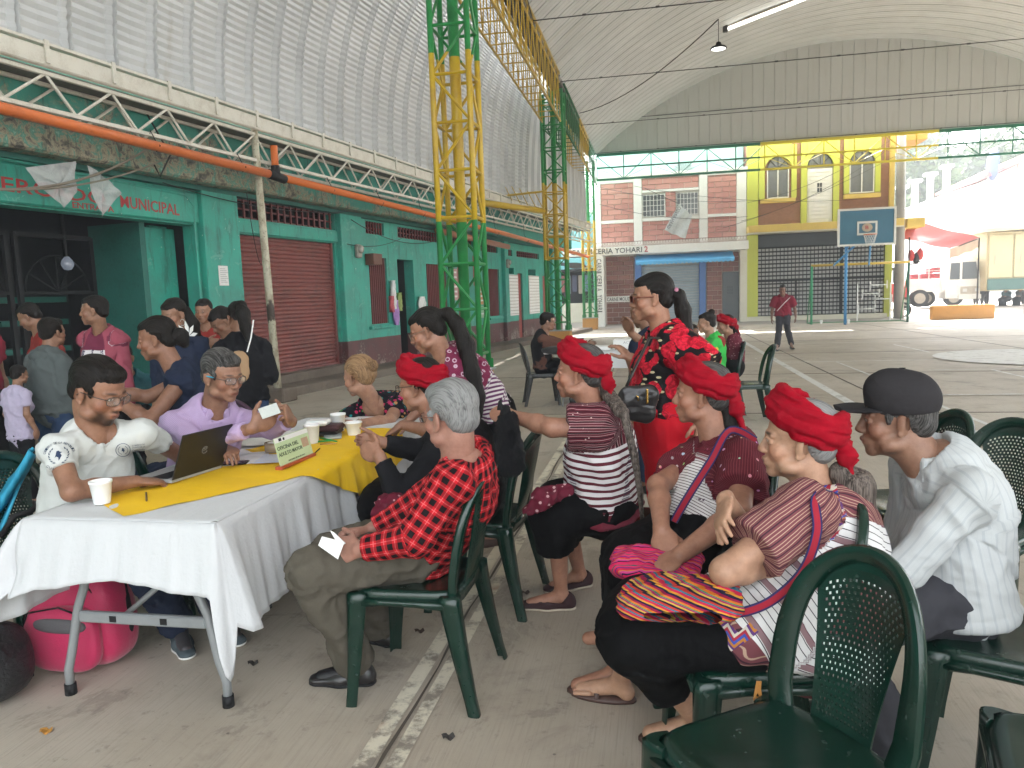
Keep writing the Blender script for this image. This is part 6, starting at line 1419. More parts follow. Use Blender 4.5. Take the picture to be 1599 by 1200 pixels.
class Person:
    def __init__(s, label, pel, neck, headc, face, fwd, sw=.165, skin=(.34, .165, .09), male=False, fat=1., hs=1., roll=0., hfat=0., res=1., group=None, bust=None, slouch=.02, base=None, name='person', age=0., sdrop=.062):
        s.pel, s.neck, s.hc = arr(*pel), arr(*neck), arr(*headc); s.res = res; s.male = male; s.skin = skin; s.fat = fat; s.hs = hs; s.sw = sw
        s.f = _unit([fwd[0], fwd[1], 0]); s.lat = np.cross(Z3, s.f)             # lat: towards the person's left
        s.sd = _unit(s.neck-s.pel); s.fwd3 = _unit(s.f-s.sd*(s.f@s.sd)); s.lat = _unit(np.cross(s.sd, s.fwd3))
        fy = _unit(face); fx = _unit(np.cross(Z3, fy)); fz = np.cross(fy, fx)
        if roll: fx, fz = rotv(fx, fy, roll), rotv(fz, fy, roll)
        s.M = np.array([fx, fy, fz]); s.bust = (0 if male else .5) if bust is None else bust
        s.root = thing(name, label, 'person', base if base is not None else (s.pel[0], s.pel[1], 0), group=group)
        s.hfat = hfat; s.age = age
        mid = lambda f, o: s.pel+(s.neck-s.pel)*f-s.fwd3*o
        s.sp = [mid(0, 0), mid(.30, slouch*.8), mid(.66, slouch*1.0), mid(.90, slouch*.5)]
        s.SL = s.neck+s.lat*sw-s.sd*sdrop; s.SR = s.neck-s.lat*sw-s.sd*sdrop; s.parts = []; s.arms = {}; s.spots = []; s.legs = {}; s.sock = None
    def torso(s, e=0., hip=1., tagv=0, flat=False, low=0):
        f = s.fat; n = s.fwd3; d = [(.158*hip+e, .112+e), (.128*f+e, .100*f+e), (.142*(1+(f-1)*.6)+e, .108*(1+(f-1)*.5)+e), (.120+e, .078+e)]; P = []; o = 0
        for i in range(3):
            (wa, da), (wb, db) = d[i], d[i+1]; L = np.linalg.norm(s.sp[i+1]-s.sp[i])
            P.append(seg(s.sp[i], s.sp[i+1], wa, wb, n, da/wa, db/wb, tag_=tagv, o=o, k=.05, fa=1 if (flat and i == 0) else 0)); o += L
        for S in (s.SL, s.SR): P.append(seg(s.neck-s.sd*.045+(S-s.neck)*.15, S, .052+e*.8, .050+e*.8, n, .95, tag_=tagv, o=o-.02, k=.05))
        P.append(seg(s.neck-s.sd*.075, s.neck-s.sd*.012, .082+e*.6, .058+e*.4, n, .85, tag_=tagv, o=o-.02, k=.045))
        if s.bust:
            for x in (-1, 1): P.append(ell(s.pel+(s.neck-s.pel)*.60+s.lat*.062*x+s.fwd3*(.075+.02*s.bust), (.068+e*.7, .052*(.6+s.bust)+e*.7, .066+e*.7), np.array([s.lat, s.fwd3, s.sd]), k=.05))
        if f > 1.08: P.append(ell(s.pel+(s.neck-s.pel)*.26+s.fwd3*(.05*f), (.115*f+e, .085*f+e, .10+e), np.array([s.lat, s.fwd3, s.sd]), k=.06))
        return P
    def arm(s, side, wrist, hint, D=None, N=None, curl=.35, l1=.265, l2=.235, r=1., spread=.12, thumb=.5, hs=None, elbow=None, shoulder=None, ts=1):
        S = s.SL if side == 'L' else s.SR
        if shoulder is not None:
            S = arr(*shoulder)
            if side == 'L': s.SL = S
            else: s.SR = S
        wrist = arr(*wrist); E = arr(*elbow) if elbow is not None else ik(S, wrist, hint, l1, l2); s.arms[side] = (S, E, wrist, r)
        fd = _unit(wrist-E); D = fd if D is None else _unit(D); N = arr(0, 0, -1.) if N is None else arr(*N); sg = (1 if side == 'R' else -1)*ts
        s.arms[side+'h'] = (wrist, D, N, sg, hs or (1.0 if s.male else .93), curl, spread, thumb)
    def arm_prims(s, side, e=0., upto=2.):
        S, E, W_, r = s.arms[side]; m = .047*r; return [seg(S, E, m+e, .039*r+e, tag_=1, k=.03), seg(E, E+(W_-E)*.35, .038*r+e, .0385*r+e, tag_=2, k=.02), seg(E+(W_-E)*.35, W_, .0385*r+e, .0265*r+e, tag_=2, k=.02)]
    def leg(s, side, knee, ankle, toe=None, hip=None, r=1.):
        x = 1 if side == 'L' else -1; H = s.pel+s.lat*.085*x if hip is None else arr(*hip); s.legs[side] = (H, arr(*knee), arr(*ankle), _unit(arr(*(toe if toe is not None else s.f))), r)
    def body(s):
        h = .0032*s.res; V_ = []; Q_ = []; C_ = []; n = 0; base = s.skin
        def add(V, Q, C=None):
            nonlocal n
            V_.append(V); Q_.append(Q+n); C_.append(np.tile(arr(*base), (len(V), 1)) if C is None else C); n += len(V)
        V, Q = mesh_of(s.torso(-.008), max(.011, h*3)); add(V, Q)
        for sd in ('L', 'R'):
            if sd in s.arms:
                w_, D, N, sg, hs, cu, sp, th = s.arms[sd+'h']; P = s.arm_prims(sd)+hand(w_, D, N, sg, hs, cu, sp, th); V, Q = mesh_of(P, h*1.12, .012)
                K_ = np.linalg.norm(V-w_, axis=1); f = np.clip((vnoise(V*30)*.5+.5), 0, 1)[:, None]*.12; C = np.tile(arr(*base), (len(V), 1))*(1-f); add(V, Q, C)
            if sd in s.legs:
                H, Kn, A, toe, r = s.legs[sd]; cf = Kn+(A-Kn)*.33-toe*.012
                P = [seg(H, Kn, .080*r, .054*r, k=.03), seg(Kn, cf, .050*r, .053*r, k=.03), seg(cf, A, .052*r, .032*r, k=.03), seg(A+arr(0, 0, -.02), A+toe*.15+arr(0, 0, -.055), .033*r, .026*r, np.cross(toe, Z3), 1.1, k=.03), ell(A-toe*.025+arr(0, 0, -.045), (.03, .035, .03), k=.02)]
                V, Q = mesh_of(P, max(.007, h*2.2)); C = np.tile(arr(*base), (len(V), 1))
                if s.sock: C[V[:, 2] < A[2]+.14] = s.sock
                add(V, Q, C)
        P, subs, post = head_prims(s.hc, s.M, s.hs, s.male, fat=s.hfat); w = lambda x, y, z: s.hc+(arr(x, y, z)*s.hs) @ s.M
        nk = .056 if s.male else .050
        P += [seg(w(0, -.028, -.055), s.neck-s.sd*.03+s.fwd3*.012, nk*s.hs, (nk+.006), k=.03), seg(w(0, -.02, -.08), s.neck+s.fwd3*.035-s.sd*.05, .042*s.hs, .04, k=.03)]
        F, lo = field(P, h, .018, subs)
        ax = [lo[i]+h*np.arange(F.shape[i]) for i in range(3)]
        for p in post:
            a, b = bounds(p, .012); i0 = np.clip(np.floor((a-lo)/h).astype(int), 0, np.array(F.shape)-1); i1 = np.clip(np.ceil((b-lo)/h).astype(int)+1, 1, F.shape); sl = tuple(slice(i0[i], i1[i]) for i in range(3))
            if (i1 <= i0).any(): continue
            G = np.stack(np.meshgrid(*[ax[i][sl[i]] for i in range(3)], indexing='ij'), -1); kk = p['k']; a_ = F[sl]; b_ = dist(p, G); e = np.maximum(kk-np.abs(a_-b_), 0)/kk; F[sl] = np.minimum(a_, b_)-e*e*kk*.25
        V, Q = snet(F, lo, h); b3 = arr(*base)
        N_ = normals(V, Q); L = ((V-s.hc) @ s.M.T)/s.hs; am = .0006*s.age*np.clip((L[:, 1])/.05, 0, 1); V = V+N_*((1-2*np.abs(vnoise(L*[60, 60, 110]+3)))*am)[:, None]
        sp = [((.05, .07, -.03), (.026, .03, .022), b3*arr(1.06, .88, .84), .7, True), ((0, .11, -.03), (.014, .014, .012), b3*arr(1.05, .9, .86), .6, False), ((0, .1, -.0625), (.0235, .022, .0095), b3*arr(.80, .56, .58), .30, False), ((0, .105, -.0625), (.020, .02, .0016), b3*.35, .4, False),
              ((.033, .095, .028), (.0195, .03, .0042), b3*.22, .45, True), ((.032, .09, .0055), (.0135, .012, .0066), b3*.38, .35, True), ((.032, .090, .0055), (.0108, .010, .0042), (.50, .46, .43), .12, True), ((.032, .092, .0058), (.0050, .012, .0046), (.012, .007, .005), .12, True), ((.011, .107, -.036), (.004, .006, .003), b3*.3, .4, True)]
        add(V, Q, paint(V, s.hc, s.M, s.hs, base, sp+s.spots)); 
        return put_mesh('body', np.concatenate(V_), np.concatenate(Q_), M_skin, s.root, color=np.concatenate(C_))
    # ---------- clothing
    def top(s, m, e=.016, sl=.55, hem=.02, neckr=.072, name='shirt', wr=.006, loose=0., wf=10, hipflare=.0, collar=False, sle=.008, extra=(), h=None, drop=0., nsub=()):
        P = s.torso(e, 1.0+hipflare, 0)
        if hem < 0: P[0] = dict(P[0]); 
        lowc = s.pel-s.sd*(-hem); d0 = P[0]
        P.append(seg(lowc, s.sp[0], (.158*(1+hipflare)+e+loose), .158+e, s.fwd3, (.112+e+loose)/(.158+e+loose), .72, tag_=0, o=hem if hem < 0 else 0, k=.04, fa=1))
        for sd in ('L', 'R'):
            if sd in s.arms:
                S, E, W_, r = s.arms[sd]; a = .047*r+e*.8+sle; lu = np.linalg.norm(E-S)
                if sl <= 1: P.append(seg(S, S+(E-S)*sl, a, a*.97+loose*.3, tag_=1, k=.035, fb=1))
                else:
                    P += [seg(S, E, a, .041*r+e*.75+sle*.7, tag_=1, k=.035), seg(E, E+(W_-E)*(sl-1), .041*r+e*.75+sle*.7, .030*r+e*.6+sle*.5, tag_=1, o=lu, k=.02, fb=1)]
        subs = [seg(s.neck+s.fwd3*.022-s.sd*(.012+drop), s.neck+s.fwd3*.05+s.sd*.16, neckr, neckr+.03, s.fwd3, .92, k=.006)]+list(nsub)
        subs += [ell(s.pel+s.sd*(hem-.30 if hem > 0 else -.30+hem), (.4, .4, .30), k=.004)] if False else []
        P += list(extra)
        o = garment(name, m, s.root, P, h or .0068*s.res, .02, subs, wr*min(1.4, s.res), wf)
        if collar:
            C = s.neck+s.fwd3*.012+s.sd*.002; pr = []
            for i in range(15):
                a0 = -2.55+5.1*i/15; a1 = -2.55+5.1*(i+1)/15; g_ = lambda a: C+s.lat*math.sin(a)*(neckr+.004)-s.fwd3*math.cos(a)*(neckr+.002)+s.sd*(.028-.022*abs(a)/2.55)
                pr.append(seg(g_(a0), g_(a1), .019, n=_unit(-s.fwd3*math.cos(a0)+s.lat*math.sin(a0)), sa=.30, tag_=3))
            for x in (-1, 1): a = 2.5*x; g0 = C+s.lat*math.sin(a)*(neckr+.004)-s.fwd3*math.cos(a)*(neckr+.004); pr.append(seg(g0+s.sd*.012, g0-s.sd*.035+s.fwd3*.012+s.lat*.014*x, .019, .011, n=s.fwd3, sa=.3, tag_=3))
            garment('collar', m, s.root, pr, .0042*s.res, .006, (), .0008)
        return o
    def skirt(s, m, hemf=.75, e=.030, name='skirt', wr=.004, waist=.08):
        P = [seg(s.pel+s.sd*waist, s.pel, .128*s.fat+.018, .160+.016, s.fwd3, .80, .80, k=.05)]
        kn = []; hm = []
        for sd in ('L', 'R'):
            H, Kn, A, toe, r = s.legs[sd]; P.append(seg(H, Kn, .090*r+e*.6, .064*r+e*.6, tag_=1, k=.09)); q = Kn+(A-Kn)*hemf; P.append(seg(Kn, q, .062*r+e*.6, .056*r+e*.75, tag_=2, k=.08, fb=1)); kn.append(Kn); hm.append(q)
        c = (kn[0]+kn[1])/2; hc_ = (hm[0]+hm[1])/2; wd = np.linalg.norm(kn[0]-kn[1])/2; P += [seg(s.pel, c, .10, .062+e*.4, tag_=1, k=.09), seg(c, hc_, .058+e*.4, .055+e*.4, tag_=2, k=.08, fb=1)]
        return garment(name, m, s.root, P, .0082*s.res, .03, (), wr, 9)
    def trousers(s, m, e=.020, hemf=.97, name='trousers', wr=.009, waist=.06):
        P = [seg(s.pel+s.sd*waist, s.pel, .135*s.fat+.008, .160, s.fwd3, .76, .76, k=.05)]
        for sd in ('L', 'R'):
            H, Kn, A, toe, r = s.legs[sd]; P += [seg(H, Kn, .086*r+e, .060*r+e*.9, tag_=1, k=.03), seg(Kn, Kn+(A-Kn)*hemf, .058*r+e*.95, .046*r+e, tag_=2, k=.025, fb=1)]
        return garment(name, m, s.root, P, .0082*s.res, .02, (), wr, 11)
    def shoes(s, m, ms=None, kind='shoe'):
        for sd in ('L', 'R'):
            if sd not in s.legs: continue
            H, Kn, A, toe, r = s.legs[sd]; t_ = _unit([toe[0], toe[1], 0]); z0 = A[2]-.085; hl = A-t_*.035; hl = arr(hl[0], hl[1], z0+.030); tt = arr(A[0], A[1], 0)+t_*.165; tt = arr(tt[0], tt[1], z0+.022); md = (hl+tt)/2
            x = np.cross(t_, Z3)
            P = [seg(hl, md, .034, .040, Z3, .85, .72, k=.02), seg(md, tt, .041, .036, Z3, .70, .55, k=.02), seg(hl+arr(0, 0, .02), hl+arr(0, 0, .035)+t_*.02, .033, .034, k=.02)]
            subs = [seg(A+arr(0, 0, .0), A+arr(0, 0, .10), .034, .05, k=.006)]; P.append(seg(A+arr(0, 0, -.03)-t_*.01, A+arr(0, 0, -.045)+t_*.08, .036, .028, k=.02))
            if kind == 'flat': subs = [seg(A+arr(0, 0, -.030), A+arr(0, 0, -.035)+t_*.075, .036, .034, k=.006), seg(A+arr(0, 0, -.01), A+arr(0, 0, .1), .04, k=.006)]
            garment('shoe', m, s.root, P, .0045*s.res, .02, subs, .0008)
            if ms is not None:
                P = [seg(arr(hl[0], hl[1], z0+.010), arr(md[0], md[1], z0+.010), .037, .040, Z3, .30, k=.01), seg(arr(md[0], md[1], z0+.010), arr(tt[0], tt[1], z0+.011), .041, .037, Z3, .30, k=.01)]; garment('sole', ms, s.root, P, .0045*s.res, .01, (), 0)
    # ---------- head things
    def wl(s, x, y, z): return s.hc+(arr(x, y, z)*s.hs) @ s.M
    def hp(s, c, r, k=None): return ell(s.wl(*c), arr(*r)*s.hs, s.M, k)
    def hs_(s, a, b, ra, rb=None, n=None, sa=1., sb=None, k=None): return seg(s.wl(*a), s.wl(*b), ra*s.hs, None if rb is None else rb*s.hs, None if n is None else arr(*n) @ s.M, sa, sb, k)
    def hairobj(s, m, P, subs=(), h=.0036, amp=.0016, k=.012, name='hair', flow=(95, 10, 95), world=False):
        V, Q = mesh_of(P, h*s.res, k, subs); N = normals(V, Q); L = ((V-s.hc) @ s.M.T)/s.hs if not world else V
        if not world: L = np.stack([L[:, 0], np.arctan2(L[:, 1]+.02, L[:, 2]-.02)*.09, np.hypot(L[:, 1]+.02, L[:, 2]-.02)], 1)
        V = V+N*((vnoise(L*arr(*flow))*.6+vnoise(L*arr(*flow)*2.1+5)*.5)*amp*1.5*min(s.res, 1.3))[:, None]; return put_mesh(name, V, Q, m, s.root, dict(pc=L[:, [0, 2, 1]] if world else L))
    def hair(s, m, style='back', line=0.):
        if style == 'short':
            P = [s.hp((0, -.022, .052), (.083, .099, .088)), s.hp((0, .045, .088), (.056, .046, .038)), s.hp((0, -.060, -.005), (.068, .052, .060))]
            S_ = [s.hp((0, .125, -.015+line), (.110, .082, .090), .010), s.hp((.088, .022, -.045), (.03, .045, .052), .006), s.hp((-.088, .022, -.045), (.03, .045, .052), .006)]
            for x in (-1, 1): P.append(s.hs_((x*.072, .030, .02), (x*.071, .028, -.015), .010, .006))
        else:
            P = [s.hp((0, -.022, .049), (.0815, .098, .087)), s.hp((0, -.062, -.01), (.066, .050, .055)), s.hp((0, .035, .075), (.058, .052, .040))]
            S_ = [s.hp((0, .122, -.018+line), (.105, .084, .095), .010), s.hp((.09, .010, -.045), (.03, .042, .050), .006), s.hp((-.09, .010, -.045), (.03, .042, .050), .006)]
        return s.hairobj(m, P, S_)
    def ribbon(s, m, pts, w_, name='shoulder_strap', ref=None, th=.12):
        P = [arr(*p) for p in pts]; Q = []
        for i in range(len(P)-1):
            p0, p1, p2, p3 = P[max(0, i-1)], P[i], P[i+1], P[min(len(P)-1, i+2)]
            for j in range(6): t = j/6; Q.append(.5*((2*p1)+(-p0+p2)*t+(2*p0-5*p1+4*p2-p3)*t*t+(-p0+3*p1-3*p2+p3)*t**3))
        Q.append(P[-1]); b = MB(); n = 10; V = []; ref = RC[:, 2] if ref is None else ref; pc = []; L = 0
        for i, p in enumerate(Q):
            d = _unit(Q[min(i+1, len(Q)-1)]-Q[max(i-1, 0)]); u = _unit(np.cross(ref, d)); v = np.cross(d, u); L += np.linalg.norm(p-Q[max(0, i-1)])
            for k in range(n): a = 2*PI*k/n; V.append(p+u*math.cos(a)*w_+v*math.sin(a)*w_*th); pc.append((L, math.cos(a)*w_, 0))
        F = np.array([(i*n+k, i*n+(k+1) % n, (i+1)*n+(k+1) % n, (i+1)*n+k) for i in range(len(Q)-1) for k in range(n)]); return put_mesh(name, np.array(V), F, m, s.root, dict(pc=np.array(pc)))
    def tail(s, m, pts, r, name='ponytail', braid=False, flow=(60, 60, 8)):
        P = []; n = len(pts)
        for i in range(n-1):
            a, b = arr(*pts[i]), arr(*pts[i+1])
            if braid:
                L = np.linalg.norm(b-a); nn = max(1, int(L/.026))
                for j in range(nn):
                    f = (j+.5)/nn; c = a+(b-a)*f; u, v, d = frame(b-a); rr = r[i]+(r[i+1]-r[i])*f
                    for sgn in (-1, 1): P.append(seg(c+u*sgn*rr*.55-d*rr*.55, c-u*sgn*rr*.15+d*rr*.5, rr*.62, rr*.55, k=.004))
            else: P.append(seg(a, b, r[i], r[i+1]))
        return s.hairobj(m, P, (), .0042, .0022, .008 if braid else .02, name, flow, world=True)
    def wrap(s, m, tilt=.0, knot=(0, -.125, -.035), tails=True, w_=1., top=0.):
        P = []; n = 30
        for st, (dz, dr, rr) in enumerate(((-.026, -.003, .0175), (-.004, .005, .020), (.020, .004, .019), (.040, -.006, .0155))):
            pts = []
            for i in range(n+1):
                a = 2*PI*i/n; c, sn = math.cos(a), math.sin(a); wob = .006*math.sin(a*3+st*1.7)+.003*math.sin(a*7+st)
                cen_z = .060+top+.045*c-.012*abs(sn)-(0)+tilt*c; x = (.079+dr)*sn; y = -.022+(.094+dr)*c
                pts.append((x, y-dz*.35*c*0-.30*dz, cen_z+dz*w_+wob))
            for i in range(n): P.append(s.hs_(pts[i], pts[i+1], rr, k=.007))
        kx, ky, kz = knot
        P += [s.hp((kx-.012, ky+.01, kz+.03), (.036, .030, .030), .008), s.hp((kx+.012, ky-.004, kz-.004), (.034, .031, .034), .006), s.hs_((kx+.02, ky+.02, kz+.05), (kx-.01, ky-.015, kz-.02), .018, .022, k=.006)]
        if tails:
            P += [s.hs_((kx, ky, kz-.01), (kx+.012, ky-.03, kz-.085), .024, .020, (0, 1, .3), .4, k=.008), s.hs_((kx-.01, ky, kz), (kx-.035, ky-.02, kz-.06), .020, .018, (0, 1, 0), .45, k=.008)]
        V, Q = mesh_of(P, .0038*s.res, .01); L = ((V-s.hc) @ s.M.T)/s.hs; N = normals(V, Q); an = np.arctan2(L[:, 0], L[:, 1]); q = np.stack([an*1.6, L[:, 2]*70+an*2, L[:, 0]*4], 1)
        V = V+N*((1-2.6*np.abs(vnoise(q)))*.0042+vnoise(L*[45, 45, 45])*.0025)[:, None]; return put_mesh('head_wrap', V, Q, m, s.root, dict(pc=L))
    def glasses(s, m, lens=None, w_=.026, hh=.017, y=.112, z=.004, dark=False):
        b = MB(); L_ = MB()
        for x in (-1, 1):
            pts = []
            for i in range(25):
                a = 2*PI*i/24; c, sn = math.cos(a), math.sin(a); px = abs(c)**.6*np.sign(c)*w_; pz = abs(sn)**.7*np.sign(sn)*hh; pts.append(s.wl(x*.034+px, y-.25*abs(x*.034+px)-.01*0, z+pz))
            b.path(pts, .0016 if not dark else .003, 6, cap=False); L_.add([p for p in pts[:-1]], [tuple(range(24))])
            b.path([s.wl(x*(.034+w_), y-.25*(.034+w_), z+.006), s.wl(x*.078, y-.055, z+.006), s.wl(x*.083, 0, z+.004), s.wl(x*.080, -.02, z-.012)], .0018 if not dark else .0035, 6)
        b.path([s.wl(-.010, y-.002, z+.004), s.wl(0, y+.001, z+.007), s.wl(.010, y-.002, z+.004)], .0016, 6); o = b.build('glasses', m, s.root, True)
        if lens: L_.build('lens', lens, o)
        return o
M_frame = mat('dark_spectacle_frame', col=(.02, .015, .013), rough=.3); M_wire = mat('thin_metal_frame', col=(.25, .2, .16), rough=.3, metal=.7); M_brownf = mat('brown_spectacle_frame', col=(.18, .05, .025), rough=.3)
M_lens = mat('clear_lens', col=(.6, .62, .62), rough=.05, spec=.8, alpha=.16); M_dlens = mat('dark_lens', col=(.008, .008, .01), rough=.06, spec=.7)
M_sole = mat('pale_sole', col=(.45, .38, .30), rough=.6); M_wsole = mat('white_sole', col=(.65, .65, .62), rough=.5)
M_leather = mat('black_leather', lambda t: dict(bump=t.bump(t.noise(t.obj(), 60, 3), .25, .003)), col=(.018, .016, .016), rough=.3); M_brleather = mat('brown_leather', col=(.07, .035, .028), rough=.5)
# ================================================================== cloth patterns
def _plaid(t, x, y, z, p):
    a = (x/.044).frac(); b_ = ((y+.01)/.044).frac(); A = t.m('MULTIPLY', (a < .5), 1.); B = t.m('MULTIPLY', (b_ < .5), 1.)
    c = t.mix(A*.5+B*.5, (.50, .012, .02), (.010, .008, .009)); la = ((a-.75).abs() < .035).max((b_-.75).abs() < .035); c = t.mix(la*(1-A.max(B)*.6)*.8, c, (.62, .16, .16)); return c
C_plaid = cloth('red_black_plaid', _plaid)
def _yl(t, y, torso): return y*(1-torso)+t.sep(t.obj())[1]*torso
def _huip7(t, x, y, z, p):
    torso = z < .5; y = _yl(t, y, torso); low = (x < .335)*torso; st = band(t, x, .034, .014); white = t.mix(st, (.66, .64, .64), (.10, .018, .028)); col_ = band(t, y, .15, .024, .03); dots = band(t, x, .012, .006)
    white = t.mix(col_*(dots*.8), white, (.05, .03, .06)); mar = t.mix(band(t, y, .011, .0022), (.105, .014, .026), (.42, .30, .30)); mar = t.mix(band(t, y, .024, .005, .01), mar, (.02, .01, .012))
    mar = t.mix((t.voro(p, 34) < .12)*.8, mar, (.60, .45, .42)); hemc = (x < .03)*torso; white = t.mix(hemc, white, (.14, .02, .035)); return t.mix(low, mar, white)
C_h7 = cloth('striped_huipil', _huip7)
def _huip9(t, x, y, z, p):
    torso = z < .5; y = _yl(t, y, torso); low = (x < .30)*torso; st = band(t, x, .0105, .0026); white = t.mix(st, (.66, .64, .62), (.07, .03, .04)); fig = (t.voro(p, 15, rnd=.8) < .20)*(t.voro(t.vmul(p, (1, 1, 1.6)), 60, rnd=.4) < .45); white = t.mix(fig*.85, white, (.06, .02, .05))
    mid = ((x > .27)*(x < .33))*torso; vr = t.voro(p, 26, out='Color'); mar = t.mix(band(t, y, .009, .002), (.10, .013, .022), (.20, .05, .06)); mar = t.mix((t.voro(p, 26, rnd=.9) < .17)*.9, mar, t.mix(.5, vr, (.7, .5, .4)))
    c = t.mix(low, mar, white); return t.mix(mid*band(t, x, .018, .010)*.8, c, (.16, .02, .035))
C_h9 = cloth('spotted_huipil', _huip9)
def _huip10(t, x, y, z, p):
    torso = z < .5; low = (x < .355)*torso; st = band(t, x+(y*.12), .021, .0028); white = t.mix(st, (.68, .67, .66), (.06, .05, .06)); st2 = band(t, x+(y*.12), .105, .018, .02); white = t.mix(st2*.85, white, (.17, .06, .075))
    yy = _yl(t, y, torso); mar = t.mix(band(t, yy, .0085, .0022), (.17, .055, .065), (.44, .30, .22)); mar = t.mix(band(t, yy, .034, .0035), mar, (.05, .02, .03)); q3 = t.sep(t.obj()); zig = (q3[2]+(((q3[0]*.8-q3[1]*.6)/.045).frac()-.5).abs()*.05)
    vc = t.ramp((zig/.05).frac(), [(0., (.45, .18, .04)), (.2, (.05, .08, .35)), (.4, (.35, .03, .05)), (.6, (.55, .50, .42)), (.8, (.10, .04, .16))], True); em = (x > .37)*torso*((y.abs() > .055)*(y.abs() < .17)); c = t.mix(low, mar, white)
    c = t.mix((x < .025)*torso, c, (.17, .04, .05)); c = t.mix(((y.abs() > .17)*(y.abs() < .205))*torso*(x > .33), c, vc); return t.mix(em, c, vc)
C_h10 = cloth('pinstriped_huipil', _huip10)
def _roses(t, x, y, z, p):
    d = t.noise(p, 30, 2, .5, color=True); w_ = t.voro(p, 12.5, rnd=.8); n = t.noise(p, 42, 3, .6); red = t.step(w_+n*.24, .72, .69); pet = t.noise(p, 30, 3, .6, 1.5); lf = (t.voro(t.vmul(p, (1., 1., 2.2)), 19, rnd=.9) < .27)
    c = t.mix(lf*(1-red), (.010, .009, .010), (.55, .48, .28)); return t.mix(red, c, t.mix(t.step(pet, .38, .6), (.28, .004, .012), (.66, .018, .045)))
C_roses = cloth('red_rose_print', _roses, rough=.6)
def _pin11(t, x, y, z, p):
    s_ = band(t, y, .030, .007); s2 = band(t, y, .010, .0016); c = t.mix(s_*.35, (.50, .52, .52), (.30, .33, .37)); return t.mix(s2*.25, c, (.42, .45, .48))
C_pin = cloth('pale_striped_shirt', _pin11, b=.6)
C_white = cloth('white_tshirt', col=(.56, .58, .56), b=.6)
def _lav(t, x, y, z, p): return t.mix(band(t, y, .006, .0022)*.45, (.44, .32, .52), (.60, .50, .66))
C_lav = cloth('lavender_shirt', _lav, b=.55)
def _flow3(t, x, y, z, p):
    vc = t.voro(p, 34, rnd=1., out='Color'); d = t.voro(p, 34); r_, g_, b_ = t.sep(vc); c = t.ramp(r_, [(0, (.50, .03, .10)), (.3, (.03, .25, .25)), (.5, (.55, .28, .10)), (.7, (.45, .05, .18)), (.88, (.10, .30, .10))], True); f = (d < .42)*(g_ > .35)*((z > .5).max(x > .22)); return t.mix(f, (.012, .012, .016), c)
C_flow = cloth('dark_floral_huipil', _flow3)
def _mar4(t, x, y, z, p):
    q = t.voro(t.vmul(p, (1, 1, 1)), 24, rnd=.15); sq = ((q > .20)*(q < .34)); c = t.mix(band(t, y, .010, .0025), (.15, .015, .05), (.22, .04, .08)); c = t.mix(sq*.85, c, (.55, .45, .5)); low = ((x < .30)*(z < .5)); zg = ((x+y*.9)/.035).frac(); w_ = t.mix((zg < .5), (.65, .62, .60), (.12, .03, .10)); return t.mix(low, c, w_)
C_mar4 = cloth('maroon_diamond_huipil', _mar4)
def _ext(t, x, y, z, p): v = t.voro(p, 30, rnd=1.); return t.mix((v < .2)*.85, (.12, .015, .03), (.55, .35, .35))
C_mar = cloth('maroon_dotted_huipil', _ext)
def _emb(t, x, y, z, p): c = t.mix(band(t, y, .075, .022, .01)*(t.noise(p, 120, 2) > .45), (.62, .61, .62), (.05, .04, .09)); c = t.mix((x > .36), c, (.16, .03, .06)); return t.mix((z > .5).max(y.abs() > .10), c, (.30, .07, .10))
C_emb = cloth('white_embroidered_huipil', _emb)
def simple(name, c, **k): return cloth(name, col=c, **k)
C_rose = simple('dusty_rose_cardigan', (.30, .07, .10)); C_navy = simple('navy_cotton', (.018, .025, .048)); C_blk = simple('black_knit', (.010, .010, .012)); C_jean = simple('blue_denim', (.03, .055, .11)); C_grey = simple('grey_hoodie_cloth', (.085, .10, .10)); C_redb = simple('brick_red_cotton', (.26, .035, .03)); C_lil = simple('pale_lilac_cotton', (.40, .36, .48)); C_brown = simple('brown_sweater', (.12, .055, .04)); C_wine = simple('wine_red_tshirt', (.24, .025, .045)); C_khaki = cloth('olive_brown_trouser', lambda t, x, y, z, p: t.mix(t.noise(p, 300, 1), (.075, .066, .050), (.11, .098, .078)), b=.6); C_dgrey = simple('dark_grey_trouser', (.045, .045, .052)); C_green = simple('bright_green_blouse', (.05, .45, .08)); C_teal2 = simple('teal_blouse', (.03, .12, .14)); C_tan = simple('tan_bag_cloth', (.36, .23, .13)); C_cap = simple('charcoal_cap', (.030, .028, .030), b=.4)
def _stripe(t, x, y, z, p, sc=1.):
    q = t.sep(t.obj()); n = t.noise(p, 6, 2); v = (q[1]*.2+q[2]*1.0+q[0]*.35+n*.012)/.05
    return t.ramp((v).frac(), [(0., (.50, .14, .02)), (.10, (.25, .012, .05)), (.2, (.015, .015, .04)), (.3, (.55, .25, .03)), (.38, (.45, .02, .06)), (.5, (.03, .14, .20)), (.58, (.40, .04, .03)), (.68, (.02, .015, .03)), (.78, (.5, .30, .05)), (.86, (.30, .02, .10)), (.94, (.05, .20, .12))], True)
def _stripe9(t, x, y, z, p):
    q = t.sep(t.obj()); n = t.noise(p, 6, 2); v = (q[1]*1.0+q[2]*.5+n*.015)/.045
    return t.ramp((v).frac(), [(0., (.60, .02, .10)), (.14, (.02, .012, .04)), (.22, (.55, .05, .22)), (.36, (.55, .22, .04)), (.42, (.55, .02, .07)), (.58, (.10, .02, .18)), (.66, (.62, .04, .12)), (.82, (.05, .10, .10)), (.88, (.58, .03, .10))], True)
C_bag10 = cloth('multicolour_woven_bag', _stripe); C_bag9 = cloth('pink_striped_cloth', _stripe9)
C_strap = cloth('red_woven_strap', lambda t, x, y, z, p: t.mix((y.abs() > .0085), (.30, .02, .035), (.03, .03, .10)))
